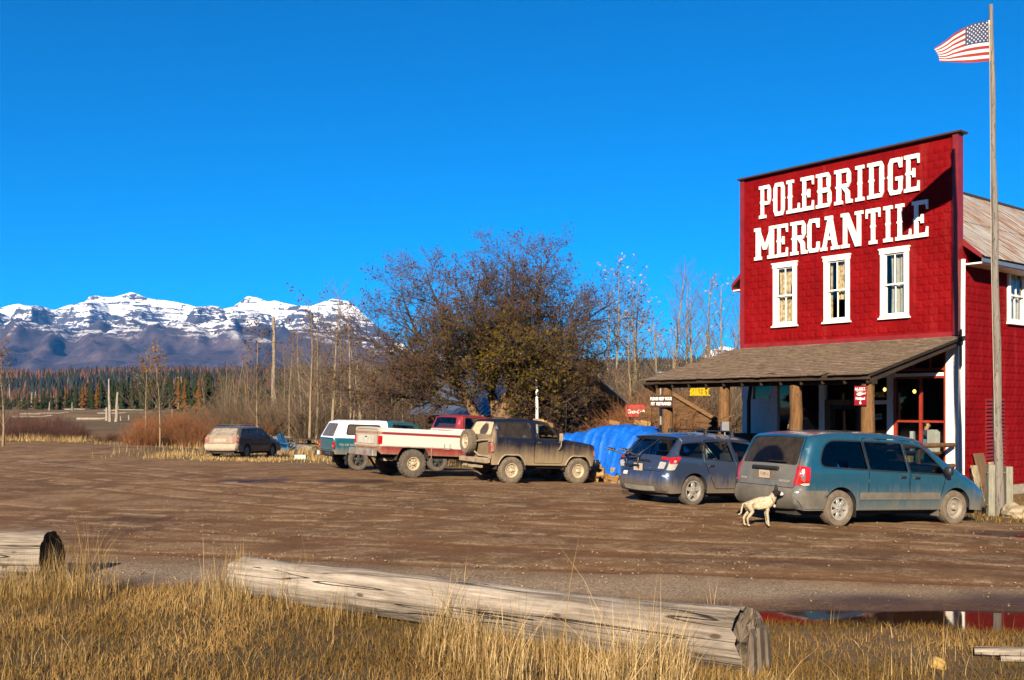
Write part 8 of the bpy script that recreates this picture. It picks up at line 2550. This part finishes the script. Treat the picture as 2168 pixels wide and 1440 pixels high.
    W_ = x1 - x0; zr_ -= gz0; ze_ -= gz0
    k = 0; z = 0
    while z < zr_ - .1:
        zt = z + .19
        tz = lambda q: W_ * (zr_ - q) / (zr_ - ze_) if q > ze_ else W_
        xa, xb = tz(z), max(.02, tz(min(zt, zr_ - .02)))
        MB().prism([(-1.2 if zt < 2.1 else -max(.05, .9 - (zt - 2.1)), z), (min(xa, W_), z), (min(xb, W_), zt), (-1.2 if zt < 2.1 else -max(.05, .9 - (zt - 2.1)), zt)], -.02 + .004 * (k % 2), .02 + .004 * (k % 2)).build('board', br, s)
        z += .197; k += 1
    MB().quadbox([(-.05, -.10, zr_ - .02), (W_ + .15, -.10, ze_ - .14), (W_ + .15, 3.5, ze_ - .14), (-.05, 3.5, zr_ - .02), (-.05, -.10, zr_ + .06), (W_ + .15, -.10, ze_ - .06), (W_ + .15, 3.5, ze_ - .06), (-.05, 3.5, zr_ + .06)]).build('roof', SM['beam'], s)
    MB().quadbox([(-.05, -.14, zr_ - .10), (W_ + .15, -.14, ze_ - .22), (W_ + .15, -.105, ze_ - .22), (-.05, -.105, zr_ - .10), (-.05, -.14, zr_ + .05), (W_ + .15, -.14, ze_ - .07), (W_ + .15, -.105, ze_ - .07), (-.05, -.105, zr_ + .05)]).build('barge_board', wood('tan_barge_board', [(.16, .085, .035), (.27, .155, .07)], stretch=(.7, 6, 6)), s)
    MB().box(-.2, W_, 3.4, 3.5, 0, ze_ - .2).build('rear_wall', br, s)

def build_woodpile():
    # blue tarp thrown over stacked firewood
    cx, cy = 3.55, 33.6
    rz = math.atan2(.777, -.629)
    base = g1(cx, cy)
    nx, ny = 110, 74
    hx, hy = 3.0, 1.35
    V = []
    r = random.Random(8)
    for j in range(ny + 1):
        for i in range(nx + 1):
            u, v = 2 * i / nx - 1, 2 * j / ny - 1
            x, y = u * hx, v * hy
            e = max(abs(u) ** 6 * .98, abs(v) ** 3.2)
            top = 1.72 - .28 * u * (u > -.2) - .06 * math.sin(4 * u) + .10 * math.sin(2.3 * u + 1.2) - (.30 if u < -.62 else .0) * min(1, (-.62 - u) / .12 if u < -.62 else 0)
            z = top * max(0, 1 - e) ** .62
            if e > .86: z = max(z, .10)
            f = mnoise.noise(Vector((x * 1.1, y * 1.4, 0))) * .16 + (1 - abs(mnoise.noise(Vector((x * 2.4 + y * .8, y * .9, 4))))) ** 5 * .20 + mnoise.noise(Vector((x * 5, y * 5, 2))) * .025
            z += f * (.5 + .8 * (1 - max(0, 1 - e)))
            spread = 1 + .10 * (1 - min(1, z / 1.4)) * math.sin(9 * u + 3 * v)
            V.append((x * spread, y * (1 + .12 * max(0, .8 - z)), max(z, .04 + .22 * abs(math.sin(5.1 * u + .6)) if v > .8 else .02)))
    F = [(j*(nx+1)+i, j*(nx+1)+i+1, (j+1)*(nx+1)+i+1, (j+1)*(nx+1)+i) for j in range(ny) for i in range(nx)]
    t = NT('blue_poly_tarp'); P = t.coord('Object')
    n = t.noise(P, 2.2, 6, .65, .5); f = t.noise(P, 11, 5, .6, .8)
    c = t.ramp(t.math('ADD', t.math('MULTIPLY', n, .6), t.math('MULTIPLY', f, .4)), [(.3, (.001, .045, .26)), (.55, (.003, .085, .42)), (.75, (.012, .14, .52))])
    mat = t.done(t.bsdf(c, .42, 0, t.bump(t.math('ADD', n, t.math('MULTIPLY', f, .6)), .9, .06), spec=.4))
    me = mesh_np('tarp', np.array(V), np.array(F), mat, True)
    o = link('tarp', me, loc=(cx, cy, base - .02), rot=(0, 0, rz))
    tag(o, 'bright blue tarpaulin heaped over a wood pile', 'tarpaulin')
    # split firewood spilling from under it
    wm = [wood('split_firewood_%d' % k, cs, stretch=(.8, 8, 8), scale=3, bump=.5) for k, cs in enumerate(([(.30, .155, .045), (.50, .30, .11)], [(.24, .12, .04), (.42, .235, .085)], [(.36, .21, .08), (.56, .37, .17)]))]
    shp = []
    for k in range(5):
        L = r.uniform(.36, .5); a, b = r.uniform(.07, .12), r.uniform(.09, .14)
        m = MB().prism([(-a, -.05), (a, -.06), (a * .7, b * .5), (0, b), (-a * .8, b * .35)], -L / 2, L / 2)
        m.v = [(y, x + r.uniform(-.012, .012), z + r.uniform(-.012, .012)) for x, y, z in m.v]
        shp.append([m.mesh('firewood', w_, None, .008) for w_ in wm])
    n = 0
    def drop(x, y, z, tilt=.25, label=None, group='firewood in front of the tarp'):
        o = link('firewood', r.choice(r.choice(shp)), loc=(x, y, g1(x, y) + z), rot=(r.uniform(-tilt, tilt) + r.choice((0, 1.2, 2.6)), r.uniform(-tilt, tilt), r.uniform(-.9, .9)))
        tag(o, label or 'split piece of orange-brown firewood spilled in front of the blue tarp', 'firewood', group)
    for k in range(58):
        px = r.uniform(1195, 1306); Y = 32.2 + r.uniform(-.3, .9) - (px - 1250) * .004
        h = max(0, 1 - abs(px - 1262) / 62)
        drop(P_(px, Y), Y, .05 + r.random() * .42 * h)
    for k in range(16):
        px = r.uniform(1112, 1190); Y = 33.6 + r.uniform(-.3, .6)
        drop(P_(px, Y), Y, .05 + r.random() * .30, label='split piece of firewood lying beyond the four-wheel drive', group='firewood beyond the four-wheel drive')
    for k, (px, py) in enumerate(((1140, 892), (1150, 897), (1160, 900), (1128, 896), (1366, 897), (1356, 899), (1300, 896))):
        x = P_(px, 35.2); o = link('firewood', r.choice(r.choice(shp)), loc=(x, 35.2, zat(py, 35.2)), rot=(r.uniform(-.4, .4), r.uniform(-.3, .3), r.uniform(-.6, .6)))
        tag(o, 'split piece of firewood showing on top of the covered pile', 'firewood', 'firewood on top of the covered pile')
    # the stack that carries them, under the tarp's left end
    st = empty('firewood_stack', (P_(1140, 35.4), 35.5, g1(1, 35.5)), 0)
    tag(st, 'stacked rounds of firewood at the left end of the blue tarp', 'wood pile')
    for j in range(7):
        for i in range(7):
            MB().tube([(-.75 + i * .23 + (j % 2) * .11, -.25, .11 + j * .21), (-.75 + i * .23 + (j % 2) * .11, .25, .11 + j * .21)], .108, 9, jit=.06).build('round', wm[(i + j) % 3], st, smooth=40)
    # chopping block
    x, y, z = at(1303, Y=31.9)
    b = MB().tube([(0, 0, -.05), (.01, 0, .25), (0, .01, .50)], [.21, .19, .185], 14, jit=.05).build('chopping_block', VM['snag'], smooth=40, loc=(x, y, z))
    tag(b, 'upright sawn chopping block at the right of the firewood', 'chopping block')

# ------------------------------------------------------------------ things on and round the porch
def build_porch_things():
    tp = empty
    # white pole
    Y = 38.0; X = P_(1137, Y)
    o = MB().tube([(0, 0, -.3), (0, 0, zat(782, Y) - g1(X, Y))], .055, 12).build('white_pole', SM['white'], smooth=60, loc=(X, Y, g1(X, Y)))
    MB().tube([(0, 0, zat(782, Y) - g1(X, Y)), (0, 0, zat(775, Y) - g1(X, Y))], .02, 6).build('pole_tip', SM['dark'], o)
    tag(o, 'thin white pole standing in front of the apple tree', 'pole')
    def P2(t, o_, z=0): return local(t, o_, z)
    # half-barrel planter with a yellow cloth
    x, y, _ = P2(6.35, 3.1); z = g1(x, y)
    b = empty('barrel_planter', (x, y, -.012)); tag(b, 'wooden half-barrel planter at the left end of the porch', 'planter')
    MB().lathe([(.30, 0), (.40, .35), (.42, .62), (.38, .62), (.36, .30), (.0005, .30)], 24, 'z').build('barrel', SM['post'], b, smooth=50)
    for zz, rr in ((.12, .345), (.50, .418)): MB().lathe([(rr, zz), (rr, zz + .05)], 24, 'z').build('hoop', SM['dark'], b)
    MB().lathe([(.36, .60), (.44, .66), (.46, .78), (.40, .80), (.0005, .78)], 24, 'z').build('lid', SM['door'], b, smooth=50)
    bx = MB().cbox((0, 0, .13), (.40, .30, .26)).build('display_box', plain('yellow_printed_card', (.62, .45, .02), .6, var=.3, scale=4), bevel=.01, loc=(x, y, .775), rot=(0, 0, .4))
    tag(bx, 'yellow printed box standing on the barrel planter', 'box')
    # plywood box with white poster
    x, y, _ = P2(5.55, 3.6)
    c = MB().box(-.42, .42, -.28, .28, 0, 1.12).build('plywood_bin', plain('orange_plywood', (.40, .20, .045), .6, var=.3, scale=2, stretch=(1, 1, 5)), bevel=.01, loc=(x, y, -.012), rot=(0, 0, STORE_ROT - math.pi))
    tag(c, 'orange plywood bin with a white poster on the porch', 'bin')
    MB().box(.05, .36, -.288, -.283, .42, 1.02).build('poster', SM['white'], c)
    MB().box(.09, .32, -.2895, -.2885, .83, .90).build('poster_print', plain('green_print', (.01, .22, .13), .6), c)
    MB().box(-.45, .45, -.31, .31, 1.12, 1.16).build('lid', SM['door'], c)
    # black stove
    x, y, _ = P2(6.55, .75)
    s = MB().box(-.42, .42, -.34, .34, .16, 1.38).build('black_stove', SM['dark'], bevel=.02, loc=(x, y, -.012), rot=(0, 0, STORE_ROT - math.pi))
    tag(s, 'black cast-iron stove against the white clapboards of the porch', 'stove')
    for a in (-.36, .36):
        for b_ in (-.28, .28): MB().box(a - .03, a + .03, b_ - .03, b_ + .03, 0, .16).build('leg', SM['dark'], s)
    MB().tube([(0, .22, 1.38), (0, .22, 2.4), (.12, .22, 3.2)], .06, 8).build('stove_pipe', SM['dark'], s)
    MB().box(-.25, .25, -.355, -.341, .5, 1.0).build('stove_door', SM['capmetal'], s)
    # metal vent cap beyond the roof's left end
    X, Y, _ = at(1399, Y=31.0)
    v = empty('vent_pipe', (X, Y, g1(X, Y))); tag(v, 'round galvanised vent pipe with a cap at the left end of the porch roof', 'vent')
    zt = zat(786, Y) - g1(X, Y)
    MB().tube([(0, 0, 0), (0, 0, zt - .35)], .05, 10).build('pipe', SM['galv'], v, smooth=60)
    MB().lathe([(.05, zt - .40), (.20, zt - .36), (.20, zt - .24), (.05, zt - .22)], 18, 'z').build('collar', SM['galv'], v, smooth=40)
    MB().lathe([(.16, zt - .22), (.17, zt - .03), (.10, zt), (.0005, zt)], 18, 'z').build('cap', SM['galv'], v, smooth=40)
    # weathered feeder on a pole in front of the left shop window
    x, y, _ = P2(4.0, 4.9); z = g1(x, y)
    f = empty('bird_feeder', (x, y, z)); tag(f, 'little roofed bird feeder on a thin pole by the porch', 'bird feeder')
    MB().tube([(0, 0, -.2), (0, 0, 1.75)], .016, 6).build('pole', SM['galv'], f)
    MB().box(-.10, .10, -.10, .10, 1.75, 2.0).build('hopper', SM['galv'], f)
    MB().bar((-.20, 0, 2.02), (.24, 0, 2.18), .26, .02).build('roof', SM['post'], f)
    # bench and boxes behind the rail
    x, y, _ = P2(1.05, .65)
    tb = empty('display_table', (x, y, -.012), STORE_ROT - math.pi); tag(tb, 'low dark table of goods below the red shop window', 'table')
    MB().box(-.70, .70, -.28, .28, .66, .70).build('table_top', SM['beam'], tb)
    for a in (-.64, .64):
        for b_ in (-.22, .22): MB().box(a - .03, a + .03, b_ - .03, b_ + .03, 0, .66).build('leg', SM['beam'], tb)
    for k, (dx, w, h, col, lab) in enumerate(((-.45, .26, .20, (.60, .42, .03), 'yellow carton on the table below the red shop window'), (-.10, .34, .17, (.55, .34, .10), 'tan carton on the table below the red shop window'), (.30, .16, .24, (.05, .25, .10), 'green tin on the table below the red shop window'))):
        q = MB().cbox((0, 0, h / 2), (w, .2, h)).build('carton', plain('carton_%d' % k, col, .6, var=.2), bevel=.006)
        vx = Matrix.Rotation(STORE_ROT - math.pi, 4, 'Z') @ Vector((dx, 0, 0))
        q.location = (x + vx.x, y + vx.y, .69); q.rotation_euler = (0, 0, STORE_ROT + .1 * k)
        tag(q, lab, 'carton')
    # goods just inside the glass
    for k, (t_, z_, w, h, col, lab) in enumerate(((.92, .95, .30, .62, (.72, .72, .68), 'white upright carton inside the shop window'), (1.22, .95, .24, .34, (.10, .35, .62), 'blue and white carton inside the shop window'), (1.55, .95, .10, .56, (.62, .66, .70), 'pale tall jar inside the shop window'))):
        x, y, _ = P2(t_, -.42)
        q = MB().cbox((0, 0, h / 2), (w, .18, h)).build('carton', plain('window_carton_%d' % k, col, .6, var=.15), bevel=.006, loc=(x, y, z_), rot=(0, 0, STORE_ROT + .2 * k - .2))
        tag(q, lab, 'carton')
    x, y, _ = P2(1.1, -.50)
    sh = MB().box(-.75, .75, -.25, .25, .90, .95).box(-.72, -.66, -.2, .2, 0, .90).box(.66, .72, -.2, .2, 0, .90).build('window_shelf', SM['door'], loc=(x, y, .06 - .06), rot=(0, 0, STORE_ROT))
    tag(sh, 'wooden display shelf just inside the red shop window', 'shelf')
    # two small bare bulbs glowing inside
    bm = NT('glowing_bulb'); e = bm.n('ShaderNodeEmission'); e.inputs['Color'].default_value = (1, .62, .10, 1); e.inputs['Strength'].default_value = 2.2
    bm = bm.done(e.outputs[0])
    for k, (px, py, lab) in enumerate(((1873, 825, 'small glowing bulb seen above the OPEN card'), (1936, 829, 'small glowing bulb seen through the red shop window'))):
        t_, z_ = fac(px, py, -1.6)
        x, y, _ = P2(t_, -1.6)
        q = MB().lathe([(.0005, .06), (.035, .045), (.048, 0), (.03, -.045), (.0005, -.055)], 12, 'z').build('light_bulb', bm, smooth=180, loc=(x, y, z_))
        MB().tube([(0, 0, .05), (0, 0, 3.62 - z_)], .008, 5).build('cord', SM['dark'], q)
        tag(q, lab, 'lamp')
    # picnic tables and blue chair behind the estate car
    tm = wood('dark_picnic_timber', [(.030, .021, .015), (.065, .046, .032), (.11, .08, .055)], stretch=(.8, 6, 6))
    for k, (px, Y, a, lab) in enumerate(((632, 58, .15, 'dark wooden picnic table behind the short barrier log'), (672, 57, -.1, 'dark wooden picnic table beside the canopy pickup'))):
        X = P_(px, Y)
        t_ = empty('picnic_table', (X, Y, g1(X, Y)), a); tag(t_, lab, 'picnic table')
        for j in range(5): MB().box(-.95, .95, -.36 + j * .145, -.36 + j * .145 + .138, .74, .78).build('table_plank', tm, t_)
        for s_ in (-1, 1):
            for j in range(2): MB().box(-.95, .95, s_ * .72 - .14 + j * .145, s_ * .72 - .14 + j * .145 + .138, .43, .47).build('bench_plank', tm, t_)
        for sx in (-.65, .65):
            MB().bar((sx, -.30, .74), (sx, -.62, 0), .09, .04).build('leg', tm, t_); MB().bar((sx, .30, .74), (sx, .62, 0), .09, .04).build('leg', tm, t_)
            MB().bar((sx + .045, -.82, .40), (sx + .045, .82, .40), .04, .09).build('cross_brace', tm, t_)
    bl = plain('blue_painted_slats', (.012, .13, .34), .5, var=.2)
    X, Y = P_(609, 53.5), 53.5
    ch = empty('garden_chair', (X, Y, g1(X, Y)), R(-25)); tag(ch, 'blue slatted garden chair in front of the picnic tables', 'chair')
    for j in range(5): MB().bar((-.20 - .02, -.26 + j * .13, .34), (-.52, -.26 + j * .13, 1.12 - .04 * abs(j - 2)), .11, .025).build('back_slat', bl, ch)
    for j in range(5): MB().bar((-.26 + j * .12, -.30, .36 + j * .012), (-.26 + j * .12, .30, .36 + j * .012), .10, .022).build('seat_slat', bl, ch)
    for s_ in (-1, 1):
        MB().bar((.30, s_ * .32, 0), (.30, s_ * .32, .60), .07, .03).build('leg', bl, ch); MB().bar((-.50, s_ * .32, 0), (.28, s_ * .32, .38), .03, .08).build('leg', bl, ch)
        MB().box(-.35, .36, s_ * .32 - .07, s_ * .32 + .07, .60, .625).build('arm_rest', bl, ch)
    X, Y, Z = at(637, Y=47.5)
    q = MB().cbox((0, 0, .11), (.55, .35, .22)).build('crate', plain('mint_plastic', (.55, .66, .56), .5), bevel=.02, loc=(X, Y, Z)); tag(q, 'pale mint crate in the grass beside the barrier log', 'crate')

# ------------------------------------------------------------------ living things
def skin_mesh(name, verts, edges, radii, mat, sub=2, root_i=0):
    me = bpy.data.meshes.new(name); me.from_pydata(verts, edges, [])
    o = bpy.data.objects.new(name, me); COL.objects.link(o)
    o.modifiers.new('skin', 'SKIN')
    for i, r_ in enumerate(radii):
        sv = me.skin_vertices[0].data[i]
        sv.radius = (r_, r_) if not hasattr(r_, '__len__') else r_
        sv.use_root = (i == root_i)
    sb = o.modifiers.new('sub', 'SUBSURF'); sb.levels = sub; sb.render_levels = sub
    dg = bpy.context.evaluated_depsgraph_get()
    m2 = bpy.data.meshes.new_from_object(o.evaluated_get(dg))
    bpy.data.objects.remove(o); bpy.data.meshes.remove(me)
    m2.name = name; m2.materials.clear(); m2.materials.append(mat)
    m2.polygons.foreach_set('use_smooth', [True] * len(m2.polygons))
    return m2
def build_dog():
    X, Y, Z = at(1607, 1113)
    S = 0.98
    root = empty('dog', (X, Y, Z - .004), R(-4)); root.scale = (S * 0.90, S * 1.1, S * 1.04)
    tag(root, 'cream dog with a black and white head standing behind the teal minivan', 'dog')
    V = []; E = []; Rr = []
    def add(p, r_, par=None):
        V.append(p); Rr.append(r_)
        if par is not None: E.append((par, len(V) - 1))
        return len(V) - 1
    pel = add((-.23, 0, .435), (.098, .108)); mid = add((-.03, 0, .432), (.104, .118), pel); che = add((.15, 0, .405), (.105, .142), mid)
    nb = add((.245, 0, .465), (.088, .108), che); nk = add((.295, 0, .54), .080, nb); hb = add((.330, 0, .612), .072, nk); br = add((.392, 0, .622), .062, hb); mz = add((.458, 0, .590), .036, br); no = add((.508, 0, .580), .025, mz)
    for s_ in (-1, 1):
        sh = add((.165, s_ * .062, .33), (.042, .055), che); el = add((.150, s_ * .072, .24), .036, sh); wr = add((.172, s_ * .072, .12), .025, el); pw = add((.175, s_ * .072, .035), .024, wr); add((.215, s_ * .072, .020), .021, pw)
        off = -.03 if s_ > 0 else .02
        hp = add((-.235 + off, s_ * .062, .36), (.055, .075), pel); kn = add((-.165 + off, s_ * .074, .265), .046, hp); hk = add((-.275 + off, s_ * .074, .155), .024, kn); an = add((-.262 + off, s_ * .074, .035), .021, hk); add((-.22 + off, s_ * .074, .019), .020, an)
    t1 = add((-.325, 0, .42), .022, pel); t2 = add((-.355, 0, .33), .020, t1); t3 = add((-.372, 0, .245), .017, t2); t4 = add((-.405, 0, .215), .014, t3); add((-.435, 0, .225), .010, t4)
    t = NT('dog_coat'); P = t.coord('Object'); x, y, z = t.sep(P)
    n = t.noise(t.mapping(P, scale=(1, 1, 2)), 26, 5, .7)
    body = t.ramp(t.math('ADD', t.math('MULTIPLY', n, .7), t.math('MULTIPLY', t.noise(P, 5, 3), .3)), [(.34, (.13, .095, .055)), (.5, (.29, .235, .16)), (.66, (.44, .39, .31))])
    blk = t.math('MULTIPLY', t.smooth(t.math('ADD', x, t.math('MULTIPLY', z, .55)), .600, .615), t.smooth(z, .535, .55))
    wht = t.smooth(t.math('ADD', t.math('MULTIPLY', x, 1.0), t.math('MULTIPLY', t.math('SUBTRACT', .58, z), .55)), .425, .432)
    bz = t.math('MULTIPLY', t.smooth(t.math('ABSOLUTE', y), .016, .010), t.smooth(x, .375, .385))
    wht = t.math('MAXIMUM', wht, bz)
    rf = t.math('MULTIPLY', t.smooth(n, .50, .60), t.math('MULTIPLY', t.smooth(x, .19, .25), t.smooth(z, .46, .50)))
    c = t.mix(t.math('MULTIPLY', rf, .85), body, (.09, .065, .045))
    c = t.mix(blk, c, (.012, .010, .010)); c = t.mix(t.math('MULTIPLY', wht, t.smooth(z, .53, .55)), c, (.52, .50, .47))
    c = t.mix(t.smooth(x, .508, .514), c, (.01, .008, .008))
    coat = t.done(t.bsdf(c, .9, 0, t.bump(n, .8, .02), spec=.1))
    me = skin_mesh('body', V, E, Rr, coat)
    for v in me.vertices:
        d = mnoise.noise(v.co * 38) * .006
        v.co += v.normal * d
    link('body', me, root)
    bk = plain('black_fur', (.012, .010, .010), .9)
    for s_ in (-1, 1):
        MB().prism([(.310, .655), (.392, .665), (.352, .775)], s_ * .036 - .012, s_ * .036 + .012).build('ear', bk, root, bevel=.005)
        MB().lathe([(.0005, .006), (.006, .003), (.0075, 0)], 8, 'y', (.408, s_ * .044, .618)).build('eye', plain('dark_eye', (.02, .01, .005), .1), root)
    MB().tube([(.265 + .075 * math.sin(a) * .35, .078 * math.cos(a), .485 - .075 * math.sin(a)) for a in np.linspace(0, 6.283, 19)], .009, 6, cap=False).build('collar', plain('worn_collar', (.16, .12, .08), .8), root)
    MB().cbox((.315, -.02, .375), (.05, .03, .055), Matrix.Rotation(.5, 3, 'Y')).build('collar_tag', plain('tan_tag', (.50, .40, .27), .7), root, bevel=.008)

def build_person():
    x, y, _ = local(1.52, -1.0)
    root = empty('person', (x, y, .06), STORE_ROT + math.pi)
    tag(root, 'person in a dark blue shirt standing inside behind the red shop window', 'person')
    # local +x heads towards the right-hand corner of the front; y outward
    V = []; E = []; Rr = []
    def add(p, r_, par=None):
        V.append(p); Rr.append(r_)
        if par is not None: E.append((par, len(V) - 1))
        return len(V) - 1
    pe = add((0, 0, .95), (.155, .11)); wa = add((.01, 0, 1.12), (.14, .10), pe); ch = add((.03, 0, 1.32), (.17, .115), wa); nb = add((.055, 0, 1.45), (.075, .07), ch); nk = add((.075, 0, 1.51), .055, nb); hd = add((.10, 0, 1.60), (.078, .088), nk); tp_ = add((.095, 0, 1.69), (.070, .075), hd)
    for s_ in (-1, 1):
        hp = add((0, s_ * .09, .88), .085, pe); kn = add((.02, s_ * .10, .48), .058, hp); ak = add((-.01, s_ * .10, .09), .042, kn); add((.11, s_ * .10, .04), .038, ak)
        sh = add((.03, s_ * .17, 1.39), .062, ch); el = add((.08, s_ * .22, 1.12), .044, sh); wr = add((.28, s_ * .18, 1.05), .032, el); ha = add((.36, s_ * .17, 1.05), (.036, .018), wr)
        for q in range(4): f1 = add((.415, s_ * (.145 + q * .018), 1.045 - .004 * q), .009, ha); add((.445 - .006 * abs(q - 1), s_ * (.145 + q * .018), 1.025), .008, f1)
        th = add((.385, s_ * .135, 1.055), .010, ha); add((.41, s_ * .125, 1.045), .009, th)
    t = NT('person_skin_and_clothes'); P = t.coord('Object'); px, py, pz = t.sep(P)
    c = t.mix(t.smooth(pz, .93, .95), (.03, .035, .06), (.022, .032, .075))
    c = t.mix(t.math('MAXIMUM', t.smooth(pz, 1.485, 1.495), t.math('MULTIPLY', t.smooth(px, .22, .23), t.smooth(pz, .9, .95))), c, (.42, .23, .15))
    c = t.mix(t.smooth(pz, .09, .07), c, (.02, .015, .012))
    link('body', skin_mesh('body', V, E, Rr, t.done(t.bsdf(c, .75))), root)
    bm = bmesh.new(); bmesh.ops.create_uvsphere(bm, u_segments=18, v_segments=12, radius=1)
    for v in bm.verts:
        v.co = Vector((v.co.x * .105 + .080, v.co.y * .098, v.co.z * .105 + 1.665 + (.012 * mnoise.noise(v.co * 4))))
        if v.co.x > .13 and v.co.z < 1.69: v.co.x = .11
    me = bpy.data.meshes.new('hair'); bm.to_mesh(me); bm.free(); me.materials.append(plain('dark_hair', (.018, .012, .009), .6)); me.polygons.foreach_set('use_smooth', [True] * len(me.polygons))
    link('hair', me, root)
    MB().cbox((.190, 0, 1.605), (.030, .024, .045)).build('nose', plain('face_skin', (.42, .23, .15), .6), root, bevel=.010)
    for s_ in (-1, 1): MB().lathe([(.0005, .005), (.009, .002), (.010, 0)], 8, 'x', (.172, s_ * .033, 1.635)).build('eye', SM['dark'], root)
    MB().cbox((.178, 0, 1.565), (.010, .045, .010)).build('mouth', plain('lips', (.30, .10, .08), .6), root)

build_logs()
build_flag()
build_signs()
build_cabin()
build_woodpile()
build_porch_things()
build_dog()
build_person()
rock('yellow_stone', at(1985, Y=8.15, dz=.03), (.075, .06, .055), 6, 'small yellow stone in the short verge grass', (.45, .28, .07))
build_haze()
